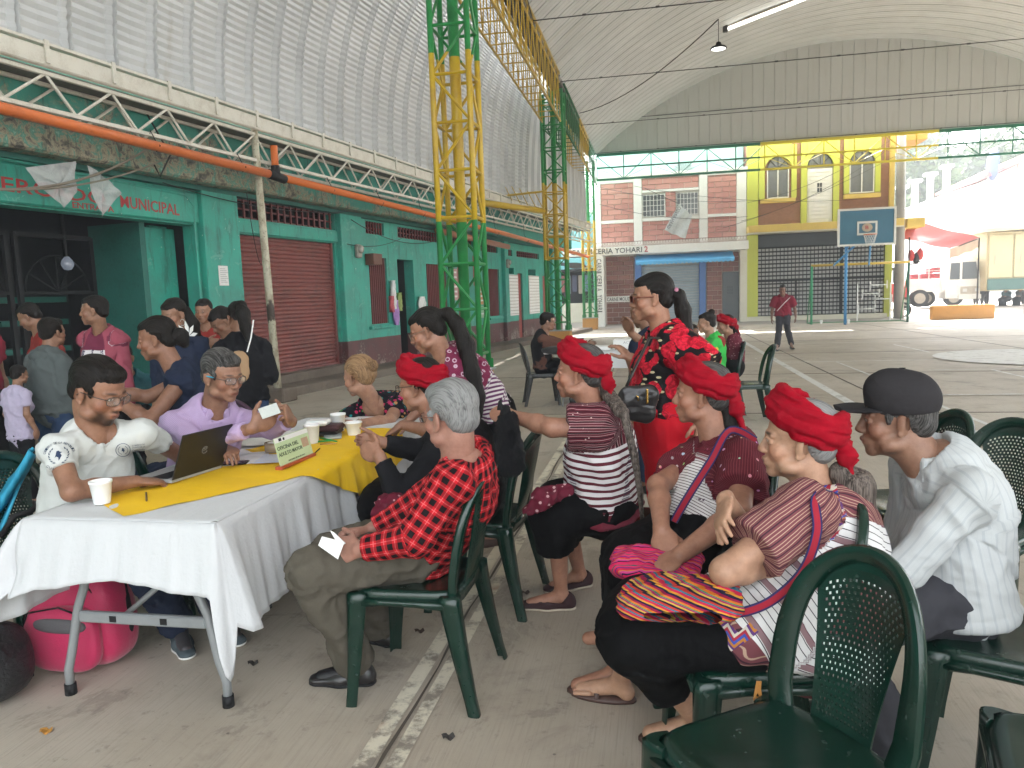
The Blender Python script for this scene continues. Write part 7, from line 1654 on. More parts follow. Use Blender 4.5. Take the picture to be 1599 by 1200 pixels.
# ================================================================== people at the long table
def strap(p, pts, w_, m=C_strap, name='strap', up=None, n=None):
    P = []; 
    for i in range(len(pts)-1): P.append(seg(pts[i], pts[i+1], w_, n=n, sa=.22 if n is not None else 1., k=.01))
    return garment(name, m, p.root, P, .004, .01, (), 0)
# --- man in the white T-shirt
h1 = at(153, 612, 3.16); f1 = _unit([.72, -.69, 0])
p1 = Person('man in a white printed T-shirt and glasses typing on the black laptop', at(122, 852, 3.34), h1+arr(-.055, .03, -.18), h1, (.95, -.05, -.38), f1, sw=.180, male=True, fat=1.12, skin=(0.257, 0.133, 0.083), hs=1.11, hfat=.004, slouch=.05, sdrop=.085)
w1 = onz(212, 752, TZ+.045)
p1.arm('R', w1, (-.4, -.5, -1), D=onz(258, 752, TZ+.02)-w1, N=(0, .1, -1), curl=.28, r=.98, elbow=onz(112, 768, TZ+.055), shoulder=at(88, 700, 3.06)); w1l = at(350, 700, 3.62)
p1.arm('L', w1l, (.3, .6, -1), D=(.6, -.5, -.1), N=(0, 0, -1), curl=.35, r=.92, elbow=at(283, 712, 3.56), shoulder=at(220, 677, 3.30))
p1.leg('R', (-2.12, 2.60, .50), (-2.14, 2.86, .085), (.6, -.6, 0)); p1.leg('L', (-2.08, 2.86, .50), (-2.0, 2.98, .085), (.7, -.5, 0))
p1.spots = [((0, .085, -.098), (.040, .04, .024), (.035, .02, .014), .35, False), ((.040, .06, -.080), (.020, .04, .034), (.06, .033, .022), .5, True), ((0, .1, -.046), (.020, .02, .0045), (.07, .04, .03), .6, False)]
p1.sock = (.05, .05, .055); p1.body(); p1.top(C_white, .012, .48, .02, .064, 't_shirt', loose=.0, sle=.0, wr=.006); p1.trousers(C_navy); p1.shoes(simple('grey_canvas', (.07, .09, .10)), M_wsole)
p1.hair(H_black, 'short', .0); p1.glasses(M_frame, M_lens)
# printed emblem on sleeve and chest
from mathutils.bvhtree import BVHTree
def decal(p, garm, c, nrm, upv, size, items, m, name='print'):
    """items: list of (verts2d, faces) placed on the cloth round c; projected along -nrm"""
    me = garm.data; org = np.array(wloc(garm)); bv = BVHTree.FromPolygons([tuple(np.array(v.co)+org) for v in me.vertices], [tuple(q.vertices) for q in me.polygons]); nrm = _unit(nrm); ux = _unit(np.cross(upv, nrm)); uy = np.cross(nrm, ux); V = []; F = []
    for (v2, f2) in items:
        n0 = len(V)
        for (a, b_) in v2:
            o_ = c+ux*a*size+uy*b_*size; r = bv.ray_cast(Vector(o_+nrm*.25), Vector(-nrm), .6); q = np.array(r[0])+np.array(r[1])*.0018 if r[0] is not None else o_; V.append(q)
        F += [[i+n0 for i in f] for f in f2]
    return mesh_obj(name, np.array(V), F, m, p.root)
def t2(s_, x, y, w_, h): V, F = text_mesh(s_, 1., 0.); lo = V.min(0); hi = V.max(0); return ([((v[0]-lo[0])/(hi[0]-lo[0])*w_+x, (v[1]-lo[1])/(hi[1]-lo[1])*h+y) for v in V], [f for f in F])
def arc_text(s_, r, a0, a1, h):
    out = []
    for i, ch in enumerate(s_):
        if ch == ' ': continue
        a = a0+(a1-a0)*i/max(1, len(s_)-1); V, F = t2(ch, -.5*h*.7, 0, h*.7, h); top_ = a0 > a1
        ca, sa = math.cos(a), math.sin(a); V = [((r+(v if top_ else -v+h))*ca+u*(sa if top_ else -sa), (r+(v if top_ else -v+h))*sa+u*(-ca if top_ else ca)) for u, v in V]; out.append((V, F))
    return out
def ring2(r0, r1, a0, a1, n=30): V = []; [V.extend([(r0*math.cos(a0+(a1-a0)*i/n), r0*math.sin(a0+(a1-a0)*i/n)), (r1*math.cos(a0+(a1-a0)*i/n), r1*math.sin(a0+(a1-a0)*i/n))]) for i in range(n+1)]; return (V, [(2*i, 2*i+1, 2*i+3, 2*i+2) for i in range(n)])
def poly2(pts): return (pts, [tuple(range(len(pts)))])
def leafring(r, n=7, sc=.16):
    out = []
    for s_ in (1, -1):
        for i in range(n): a = -PI/2+s_*(.45+i*.33); c = (r*math.cos(a), r*math.sin(a)); d = (math.cos(a+s_*1.2), math.sin(a+s_*1.2)); e = (-d[1], d[0]); out.append(poly2([(c[0]-d[0]*sc*.6, c[1]-d[1]*sc*.6), (c[0]+e[0]*sc*.3, c[1]+e[1]*sc*.3), (c[0]+d[0]*sc, c[1]+d[1]*sc), (c[0]-e[0]*sc*.3, c[1]-e[1]*sc*.3)]))
    return out
bird = [poly2([(-.12, .30), (.02, .34), (.10, .24), (.26, .20), (.12, .12), (.22, -.05), (.10, -.30), (.02, -.42), (.0, -.18), (-.14, -.10), (-.24, -.20), (-.16, .05)])]
M_print = mat('navy_print_ink', col=(.02, .04, .09), rough=.8)
ts = [o for o in p1.root.children if o.name.startswith('t_shirt')][0]; cam_p = arr(0, 0, CAM_H)
c = at(92, 711, 3.0); decal(p1, ts, c, _unit(cam_p-c)*.8+arr(.0, -.15, 0), Z3, .052, bird+leafring(.62)+arc_text('GOBIERNO DE LA REPUBLICA', .86, 2.9, .2, .17)+arc_text('GUATEMALA', .98, -2.35, -.80, .20), M_print)
c = at(192, 703, 3.0); decal(p1, ts, c, _unit(cam_p-c), Z3, .029, bird+leafring(.62)+[ring2(.92, 1.0, 0, 2*PI)]+[t2('GOBIERNO DE', 1.25, .42, 1.7, .2), t2('Justicia y', 1.25, .05, 1.7, .3), t2('Desarrollo', 1.25, -.38, 1.7, .3)], M_print)
# --- man in lavender
h2 = at(347, 588, 3.72); p2 = Person('man in a lavender shirt and glasses holding a small card', at(312, 768, 3.95), h2+arr(-.10, .05, -.175), h2, (.93, -.32, -.22), (.80, -.6, 0), sw=.175, male=True, fat=1.1, skin=(0.275, 0.148, 0.095), slouch=.04, hs=1.02, sdrop=.085)
wa = at(396, 668, 3.47); wb = at(443, 660, 3.55); p2.arm('R', wa, (-.2, -.4, -1), D=(.5, .5, .35), N=(-.2, .8, .3), curl=.9, r=.95, elbow=at(308, 696, 3.62)); p2.arm('L', wb+arr(.02, .04, 0), (.3, .3, -1), D=(.1, -.55, .45), N=(-.7, -.4, 0), curl=.9, r=1.)
p2.leg('R', (-2.05, 3.30, .50), (-2.08, 3.36, .085)); p2.leg('L', (-2.05, 3.55, .50), (-2.1, 3.6, .085)); p2.body(); p2.top(C_lav, .015, 1.85, .02, .066, collar=True, loose=.01); p2.trousers(C_dgrey); p2.shoes(M_leather, M_black); p2.hair(H_salt, 'short', .002)
p2.spots = []; gl = p2.glasses(M_frame, M_lens); b = MB(); [b.tube(p2.wl(x*.078, .035, .010), p2.wl(x*.084, -.01, .008), .0035, 6) for x in (-1, 1)]; b.build('temple_tip', mat('cyan_plastic', col=(.02, .35, .5), rough=.4), gl)
b = MB(); ca = at(422, 648, 3.44); quad_box(b, ca-arr(.04, 0, .02), _unit([.8, .5, .25]), _unit([-.2, -.3, .9]), _unit(np.cross([.8, .5, .25], [-.2, -.3, .9])), .086, .054, .001, .0003); tag(b.build('identity_card', worn('card_print', (.55, .6, .58), (.35, .4, .42), sc=40), None), 'small printed card held up by the man in lavender', 'card')
# --- woman with blond bun
h3 = at(560, 590, 4.9); p3 = Person('woman with a light brown bun and dark floral blouse looking away to the left', (-1.76, 5.12, .55), h3+arr(.06, .10, -.195), h3, (-.88, .25, -.18), (-.10, -1, 0), sw=.165, fat=1.12, skin=(0.380, 0.212, 0.140), slouch=.02)
p3.arm('R', at(528, 660, 4.66), (-1, .2, -.6), D=(1, .0, 0), N=(0, 0, -1), r=1.0, curl=.5); p3.arm('L', at(560, 662, 4.60), (1, .2, -.6), D=(-1, .05, 0), N=(0, 0, -1), r=1., curl=.4)
p3.leg('R', (-1.9, 4.75, .48), (-1.9, 4.7, .08)); p3.leg('L', (-1.65, 4.75, .48), (-1.65, 4.7, .08)); p3.body(); p3.top(C_flow, .018, .55, .02, .085, 'blouse', loose=.02, drop=.01); p3.skirt(C_black); 
p3.hair(H_brown, 'back'); P = [p3.hp((0, -.025, .060), (.088, .105, .092))]; p3.hairobj(H_brown, [p3.hp((0, -.128, .055), (.040, .038, .040)), p3.hp((.012, -.150, .062), (.026, .022, .028))], (), .0045, .004, .01, 'bun'); p3.hairobj(H_brown, [p3.hp((0, -.03, .062), (.0865, .103, .090)), p3.hp((0, -.07, .02), (.075, .062, .065))], [p3.hp((0, .125, -.02), (.112, .092, .105), .01), p3.hp((.09, .02, -.05), (.03, .06, .06), .01), p3.hp((-.09, .02, -.05), (.03, .06, .06), .01)], .0045, .005, .012, 'loose_hair')
b = MB(); wv = p3.arms['L'][2]; b.path([wv+arr(.0, .03*math.cos(a), .03*math.sin(a)) for a in np.linspace(0, 2*PI, 17)], .0025, 5, cap=False); b.path([wv+arr(.018, .031*math.cos(a), .031*math.sin(a)) for a in np.linspace(0, 2*PI, 17)], .002, 5, cap=False); b.build('bracelet', mat('silver', col=(.6, .6, .58), rough=.25, metal=.9), p3.root)
# --- standing woman with long ponytail
h4 = at(668, 517, 4.25); p4 = Person('standing woman with glasses and a long black ponytail leaning toward the table', (-1.02, 4.42, .80), h4+arr(.10, .04, -.20), h4, (-.93, -.12, -.36), (-.95, -.3, 0), sw=.165, fat=1.1, skin=(0.304, 0.159, 0.104), slouch=.03, base=(-1.0, 4.4, 0))
p4.arm('R', at(640, 655, 4.45), (.2, 1, -.5), D=(-.8, -.3, -.4), N=(0, 0, -1)); p4.arm('L', at(628, 664, 4.2), (.5, -.6, -.8), D=(-.8, -.3, -.5), N=(0, 0, -1)); p4.leg('R', (-1.05, 4.52, .46), (-1.0, 4.5, .08)); p4.leg('L', (-1.05, 4.33, .46), (-1.0, 4.32, .08))
p4.body(); p4.top(C_mar4, .022, .62, -.02, .072, 'huipil', loose=.02); p4.skirt(C_black, .8); p4.shoes(M_brleather); p4.hair(H_black, 'back'); p4.glasses(M_wire, M_lens)
p4.tail(H_black, [p4.wl(0, -.10, .06), p4.wl(0, -.145, .045), p4.wl(0, -.17, -.03), p4.wl(.01, -.17, -.16), at(737, 585, 4.22), at(745, 620, 4.22), at(748, 650, 4.22)], [.030, .034, .042, .048, .050, .045, .020]); p4.hairobj(H_black, [p4.hp((0, -.125, .052), (.026, .014, .026))], (), .004, 0, .01, 'hair_tie')
# --- woman with red headband, black sweater
h5 = at(657, 603, 3.50); p5 = Person('woman with a red head wrap, glasses and black sweater holding a foam cup', (-.93, 3.55, .55), h5+arr(.085, .04, -.205), h5, (-.97, .16, -.14), (-.97, .10, 0), sw=.165, fat=1.12, skin=(0.314, 0.164, 0.107), slouch=.05)
w5 = at(592, 712, 3.35); p5.arm('L', w5, (.4, -.4, -1), D=(-.75, .25, .25), N=(.1, .8, -.1), curl=.75, r=1.02, thumb=.2); w5r = at(592, 690, 3.72); p5.arm('R', w5r, (.3, .6, -1), D=(-.9, -.2, .1), N=(.1, -.9, -.1), curl=.7, thumb=.2)
p5.leg('L', (-1.38, 3.42, .50), (-1.30, 3.40, .08)); p5.leg('R', (-1.40, 3.64, .50), (-1.32, 3.66, .08)); p5.body(); p5.top(C_blk, .020, 1.86, .02, .068, 'sweater', loose=.01); p5.skirt(C_black); p5.shoes(M_brleather); p5.hair(H_black, 'back'); p5.glasses(M_frame, M_lens, y=.115); p5.wrap(C_red, top=.008, tails=False)
garment('shawl', C_mar, p5.root, [seg(at(655, 772, 3.32), at(610, 782, 3.25), .035, .04, Z3, .5, k=.04), seg(at(610, 782, 3.25), at(590, 800, 3.2), .04, .03, Z3, .5, k=.04)], .006, .03, (), .008, 16)
# --- man in plaid
h6 = at(704, 651, 2.79); f6 = _unit([-.95, .12, 0]); p6 = Person('grey haired man in a red and black checked shirt seated with papers in hand', (-.92, 2.79, .55), h6+arr(.045, .0, -.19), h6, (-.86, .48, -.10), f6, sw=.170, male=True, fat=1.02, skin=(0.342, 0.180, 0.134), hs=1.05, slouch=.035, hfat=.004)
w6 = at(560, 858, 2.72); p6.arm('L', w6, (.6, -.3, -1), D=(-.9, .1, -.05), N=(.2, .85, -.3), curl=.75, r=1.05, elbow=at(648, 842, 2.66), shoulder=at(708, 752, 2.69)); p6.arm('R', at(575, 830, 2.95), (.4, .5, -1), D=(-.8, -.4, 0), N=(0, -.6, -.8), curl=.7)
p6.leg('L', at(487, 893, 2.74), onz(553, 1068, 0)+arr(.02, .0, .085), (-1, -.12, 0)); p6.leg('R', at(522, 865, 3.02), onz(606, 1006, 0)+arr(-.02, 0, .085), (-.8, .35, 0)); p6.sock = (.012, .012, .014); p6.body(); p6.top(C_plaid, .019, 1.88, -.02, .070, collar=True, loose=.02); p6.trousers(C_khaki, .028, .99); p6.shoes(M_leather, M_black); 
p6.hair(H_grey, 'short', .0); p6.glasses(M_brownf, M_lens); garment('belt', simple('belt_grey', (.10, .10, .12)), p6.root, [seg(p6.pel+p6.sd*.05, p6.pel+p6.sd*.085, .160, .158, p6.fwd3, .76, k=.01, fa=1, fb=1)], .006, .01, (), 0)
for i, (a_, b_, c_, d_) in enumerate((((497, 852), (503, 838), (538, 848), (528, 875)), ((515, 828), (522, 832), (540, 850), (530, 856)))):
    Q = [at(q[0], q[1], 2.66+.03*i+(.02 if j in (0, 1) else 0)) for j, q in enumerate((a_, b_, c_, d_))]; b = MB(); b.grid([[Q[0]*(1-u)+Q[1]*u for u in np.linspace(0, 1, 5)], [Q[3]*(1-u)+Q[2]*u+arr(0, 0, .003) for u in np.linspace(0, 1, 5)]]); o = b.build('folded_paper', M_paper, None); tag(o, ['folded white paper in the checked shirt man hand, lower sheet', 'small white paper standing up behind the lower sheet'][i], 'paper'); s_ = o.modifiers.new('t', 'SOLIDIFY'); s_.thickness = .0015
# ================================================================== seated women on the right
M_eyes = None
h7 = at(905, 583, 3.33); p7 = Person('woman with red wrap and long braid stretching an arm to the chair ahead', (-.25, 3.43, .55), h7+arr(.085, .02, -.20), h7, (-.99, .12, .03), (-.97, .0, 0), sw=.165, fat=1.10, skin=(0.342, 0.175, 0.116), slouch=.0, age=.8)
p7.arm('L', at(800, 650, 3.42), (.1, -.2, -1), D=(-.9, .1, .15), N=(-.1, .6, -.6), curl=1.15, r=1.05, elbow=at(862, 668, 3.26), shoulder=at(930, 668, 3.24)); p7.arm('R', at(935, 770, 3.55), (.1, .6, -1), D=(-1, -.2, -.3), N=(0, 0, -1))
a7 = onz(873, 925, .085); p7.leg('L', at(862, 800, 3.42), a7+arr(.01, 0, 0), (-1, -.1, 0), r=.95); p7.leg('R', at(872, 785, 3.62), onz(905, 893, .085), (-.9, -.5, 0), r=.95); p7.body(); p7.top(C_h7, .028, .62, -.03, .068, 'huipil', loose=.03, sle=.02, hipflare=.02); p7.skirt(C_black, .42, .040); p7.shoes(simple('brown_felt', (.05, .028, .03)), M_sole, 'flat')
p7.hair(H_salt, 'back'); p7.wrap(C_red, top=.010); p7.tail(H_mixed, [p7.wl(0, -.10, -.04), p7.wl(0, -.13, -.09), at(975, 650, 3.17), at(990, 710, 3.15), at(1000, 770, 3.15), at(1004, 825, 3.15)], [.026, .032, .031, .028, .020, .012], 'braid', True)
garment('apron_cloth', C_mar, p7.root, [seg(at(885, 765, 3.25), at(845, 780, 3.2), .03, .04, k=.03), seg(at(845, 780, 3.2), at(825, 798, 3.2), .04, .022, k=.03)], .006, .03, (), .008, 18)
blob_ = garment('plastic_bag', mat('black_plastic_bag', lambda t: dict(bump=t.bump(t.noise(t.vmul(t.obj(), (1, 1, .5)), 22, 6, .7, 1.5), 1., .05)), col=(.006, .006, .008), rough=.25, spec=.5), None, [seg(at(787, 640, 3.33), at(792, 672, 3.32), .014, .035, RC[:, 2], .8, k=.02), seg(at(793, 668, 3.32), at(797, 724, 3.3), .050, .058, RC[:, 2], .45, k=.03)], .005, .03, (), .010, 22); tag(blob_, 'black plastic bag hanging from the stretched hand over the chair back', 'bag')
b = MB(); b.path([at(780, 641, 3.33), at(781, 628, 3.33), at(783, 624, 3.33)], [.012, .009, .004], 8); tag(b.build('bag_knot', M_black, None, True), 'knotted black tip of the bag above the fist', 'bag knot')
# floral blouse standing woman
h8 = at(1018, 466, 3.95); p8 = Person('standing woman in sunglasses, red rose blouse and red skirt', (.02, 4.05, .82), h8+arr(.075, .03, -.19), h8, (-.96, -.10, -.06), (-.93, -.25, 0), sw=.180, fat=1.22, skin=(0.361, 0.191, 0.122), hfat=.008, hs=1.02, base=(.1, 4.05, 0), slouch=.0)
p8.arm('L', at(1093, 655, 3.75), (.6, -.5, -.3), D=(-.2, .1, -1), N=(-1, .2, 0), r=1.35, l1=.27); p8.arm('R', at(985, 560, 4.15), (.3, .7, -.6), D=(-.6, .2, .6), N=(0, 0, -1), r=1.2); p8.leg('L', (.05, 3.96, .45), (.08, 3.97, .085)); p8.leg('R', (.05, 4.14, .45), (.08, 4.16, .085))
p8.body(); p8.top(C_roses, .026, .80, .05, .078, 'blouse', loose=.035, sle=.018, wr=.006, drop=.015); p8.skirt(C_redskirt, .75, .05, waist=.16); p8.shoes(M_leather); p8.hair(H_black, 'back'); p8.glasses(M_brownf, M_dlens, .027, .019, .114, .004, True)
p8.tail(H_black, [p8.wl(0, -.09, .02), p8.wl(0, -.135, -.0), p8.wl(0, -.155, -.08), p8.wl(0.01, -.16, -.18), p8.wl(.02, -.155, -.25)], [.028, .034, .040, .034, .018]); p8.hairobj(simple('pink_scrunchie', (.50, .22, .30)), [p8.hp((0, -.122, .008), (.030, .016, .032)), p8.hp((.02, -.125, .03), (.014, .012, .014))], (), .004, .002, .01, 'scrunchie')
PU = thing('black_purse', 'black handbag with a gold chain clasp hanging at the rose blouse woman side', 'handbag', at(998, 632, 3.7)); c = at(997, 632, 3.72); lt = RC[:, 0]; o = garment('body', M_leather, PU, [seg(c-lt*.05+arr(0, 0, .04), c+lt*.05+arr(0, 0, .05), .050, n=RC[:, 2], sa=.5, k=.03), seg(c-lt*.04+arr(0, 0, -.03), c+lt*.035+arr(0, 0, -.05), .050, n=RC[:, 2], sa=.55, k=.04)], .005, .03, (), .003)
b = MB(); b.path([c-lt*.07+arr(0, 0, .07), c-lt*.03+arr(0, .02, .15), c+lt*.06+arr(0, .06, .33), p8.SL+arr(.02, .05, .03)], .011, 6, sx=.5); b.build('strap', M_leather, PU, True); b = MB(); b.path([c+lt*.045+arr(0, -.05, .085-.012*i+.008*math.sin(i)) for i in range(7)], .006, 6); b.path([c-lt*.01+arr(0, -.045, .05), c+lt*.0+arr(0, -.045, .045), c+lt*.0+arr(0, -.045, .025)], .004, 5); b.build('clasp', mat('gold_metal', col=(.65, .42, .12), rough=.25, metal=.9), PU, True)
# middle seated woman
h9 = at(1096, 617, 2.95); p9 = Person('middle seated woman in spotted maroon huipil and red wrap, hands crossed on her lap', (.12, 2.88, .55), h9+arr(.085, -.01, -.205), h9, (-.985, .16, .0), (-.90, -.42, 0), sw=.170, fat=1.12, skin=(0.323, 0.164, 0.107), hfat=.006, slouch=.03)
w9 = at(1060, 868, 2.46); p9.arm('L', w9, (.5, -.2, -1), D=at(1008, 898, 2.42)-w9, N=(-.1, .2, -1), curl=.25, r=1.05, elbow=at(1155, 800, 2.58)); w9r = at(1033, 828, 2.56); p9.arm('R', w9r, (-.3, .6, -.6), D=at(1046, 876, 2.48)-w9r, N=(.2, .3, -1), curl=.35, r=1.0, elbow=at(1028, 758, 2.80))
p9.leg('L', at(1000, 905, 2.62), onz(962, 1050, .085)+arr(0, .02, 0), (-.9, -.2, 0), r=1.0); p9.leg('R', at(985, 870, 2.85), at(975, 985, 2.95), (-.9, .2, 0)); p9.body(); p9.top(C_h9, .026, .60, -.02, .074, 'huipil', loose=.02, sle=.018, drop=.008); p9.skirt(C_black, .42, .045); p9.hair(H_salt, 'back', .004); p9.wrap(C_red, top=.010, knot=(.0, -.128, -.045))
p9.ribbon(C_strap, [at(1180, 688, 2.82), at(1140, 672, 2.74), at(1110, 720, 2.66), at(1075, 775, 2.64), at(1052, 815, 2.66)], .015)
garment('striped_cloth', C_bag9, p9.root, [seg(at(985, 885, 2.50), at(1040, 893, 2.46), .045, .05, Z3, .45, k=.05), seg(at(990, 868, 2.52), at(1075, 872, 2.54), .05, .05, Z3, .55, k=.06), seg(at(1000, 884, 2.50), at(1060, 908, 2.44), .05, .035, Z3, .40, k=.05)], .006, .03, (), .006, 20)
p9.tail(H_black, [p9.wl(0, -.09, -.06), p9.wl(0, -.10, -.12), p9.wl(-.02, -.10, -.22), p9.wl(-.02, -.09, -.32)], [.03, .034, .03, .02])
# woman with crossed arms in front
h10 = at(1247, 690, 2.27); p10 = Person('front seated woman with crossed arms, red wrap and rainbow bag on her lap', at(1262, 985, 2.24), h10+arr(.085, .015, -.205), h10, (-.985, .17, .02), (-.92, -.30, 0), sw=.172, fat=1.14, skin=(0.418, 0.249, 0.165), hfat=.003, slouch=.03, age=1.)
e10 = at(1132, 893, 2.02); p10.arm('L', at(1205, 885, 2.12), (0, -1, -1), D=(.3, .8, .1), N=(-.5, 0, 0), elbow=e10, r=1.0, curl=.5, shoulder=at(1258, 795, 2.12)); w10 = at(1133, 782, 2.12); p10.arm('R', w10, (-.4, .3, -.5), D=at(1122, 850, 1.98)-w10, N=arr(.35, .75, .25), curl=.22, r=1.0, spread=.2, elbow=at(1190, 872, 2.36), thumb=.1, ts=-1)
p10.leg('L', at(990, 990, 2.15), onz(1085, 1120, .085), (-.9, -.15, 0), r=1.02); p10.leg('R', at(1002, 955, 2.35), onz(968, 1062, .08), (-.9, .1, 0), r=1.0); p10.body(); p10.top(C_h10, .024, .66, -.035, .066, 'huipil', loose=.035, sle=.016, hipflare=.03, extra=[seg(p10.pel+p10.sd*.16+p10.fwd3*.05, p10.pel+p10.f*.17+Z3*.06, .185, .205, Z3, .70, tag_=0, o=.06, k=.05), seg(p10.pel+p10.sd*.08, p10.pel-p10.sd*.085, .20, .245, p10.fwd3, .80, tag_=0, o=-.03, k=.04, fb=1)]); p10.skirt(C_black, .50, .034); p10.hair(H_grey, 'back', .004); p10.wrap(C_red, top=.014, knot=(0, -.13, -.03), w_=1.15)
p10.tail(H_mixed, [p10.wl(0, -.12, -.09), p10.wl(-.01, -.16, -.13), p10.wl(-.02, -.175, -.22), at(1318, 850, 2.2), at(1316, 950, 2.2), at(1310, 1010, 2.2)], [.036, .055, .050, .030, .022, .010], 'loose_hair')
p10.ribbon(C_strap, [p10.neck+p10.lat*.08-p10.fwd3*.08-p10.sd*.02, p10.neck+p10.lat*.095+p10.sd*.02, at(1275, 775, 2.06), at(1276, 830, 2.0), at(1255, 890, 1.98), at(1210, 935, 1.97), at(1165, 955, 1.98), at(1125, 957, 1.99)], .014)
WBG = garment('woven_bag', C_bag10, None, [seg(at(1010, 930, 2.03), at(1100, 935, 2.0), .055, .05, Z3, .42, k=.05), seg(at(1000, 948, 2.02), at(1110, 952, 1.98), .045, .05, Z3, .35, k=.05), seg(at(1040, 915, 2.08), at(1110, 925, 2.05), .06, .05, Z3, .40, k=.05)], .005, .03, (), .005, 22); tag(WBG, 'woven bag with rainbow stripes lying on the front woman black skirt', 'bag')
b = MB(); [b.path([at(1185+3*math.sin(i*2), 1064, 1.98), at(1183+6*math.sin(i*2.7), 1080+3*i, 1.98), at(1190+5*math.sin(i*1.3), 1092+3*i, 1.98)], .003, 5) for i in range(6)]; b.build('tassel', mat('orange_thread', col=(.40, .18, .04)), p10.root)
for i, (q, r_) in enumerate(((p9, 'L'), (p10, 'R'), (p10, 'L'))):
    H, Kn, A, toe, r = q.legs[r_]; b = MB(); t_ = _unit([toe[0], toe[1], 0]); x = np.cross(t_, Z3); z0 = A[2]-.083; P = []
    for k in range(16): a = 2*PI*k/16; P.append(arr(A[0], A[1], 0)+t_*(.065+.125*math.cos(a))+x*.042*math.sin(a)+arr(0, 0, z0+.004))
    b.add(P+[p_+arr(0, 0, .014) for p_ in P], [tuple(range(16))[::-1], tuple(range(16, 32))]+[(k, (k+1) % 16, 16+(k+1) % 16, 16+k) for k in range(16)]); b.path([arr(A[0], A[1], z0+.02)+t_*.08-x*.042, arr(A[0], A[1], z0+.055)+t_*.09, arr(A[0], A[1], z0+.02)+t_*.08+x*.042], .011, 6, sx=.4); b.build('sandal', M_brleather, q.root, True)
    fp = [seg(A+arr(0, 0, -.03), arr(A[0], A[1], z0+.035)+t_*.11, .032, .024, Z3, .8, k=.02)]+[seg(arr(A[0], A[1], z0+.032)+t_*.11+x*(-.03+.015*j), arr(A[0], A[1], z0+.027)+t_*(.165-.007*j)+x*(-.032+.016*j), .010, .008, k=.003) for j in range(5)]; V, Q = mesh_of(fp, .0045); put_mesh('foot', V, Q, M_skin, q.root, color=np.tile(arr(*q.skin), (len(V), 1)))
# man in the black cap
h11 = at(1400, 655, 2.36); p11 = Person('old man in a charcoal baseball cap and pale striped shirt seated at the right', at(1484, 925, 2.38), h11+arr(.115, -.02, -.135), h11, (-.985, .16, -.05), (-.97, -.15, 0), sw=.170, male=True, fat=1.04, skin=(0.257, 0.143, 0.095), hs=1.03, slouch=.06, age=1.)
p11.arm('L', at(1345, 935, 2.2), (.5, -.3, -1), D=(-.8, .3, -.3), N=(0, 0, -1), elbow=at(1412, 890, 2.2), r=.95); p11.arm('R', at(1330, 880, 2.5), (.4, .5, -1), D=(-.8, -.2, -.3), N=(0, 0, -1)); p11.leg('L', at(1330, 965, 2.2), onz(1385, 1175, .085), (-1, -.1, 0)); p11.leg('R', at(1325, 930, 2.45), at(1330, 1090, 2.55), (-1, 0, 0))
p11.sock = (.012, .012, .014); p11.body(); p11.top(C_pin, .015, 1.8, -.01, .060, collar=True, loose=.03, wr=.006, sle=.004, extra=[seg(p11.pel+p11.sd*.10, p11.pel-p11.sd*.035, .19, .215, p11.fwd3, .75, tag_=0, k=.04, fb=1)]); p11.trousers(C_dgrey, .016, .95, waist=.05); p11.shoes(M_leather, M_black); p11.hair(H_salt, 'short')
P = [p11.hp((0, -.018, .060), (.090, .108, .094), .01), p11.hp((0, .02, .10), (.066, .070, .055), .02)]; S_ = [p11.hs_((0, -.02, -.20), (0, -.02, .020), .30, k=.004)]; S_ = [ell(p11.wl(0, -.02, -.265), (.30*1.03, .34*1.03, .30*1.03), p11.M, .004)]
garment('cap', C_cap, p11.root, P, .0045, .02, S_, .0012, 30); garment('cap_brim', C_cap, p11.root, [p11.hs_((-.035, .085, .040), (.035, .085, .040), .055, n=(0, -.12, 1), sa=.07, k=.01), p11.hs_((-.022, .125, .036), (.022, .125, .036), .056, n=(0, -.12, 1), sa=.07, k=.01)], .0035, .012, (), 0); b = MB(); b.path([p11.wl(0, -.02, .150), p11.wl(0, -.02, .158)], .009, 8); b.build('cap_button', C_cap, p11.root)
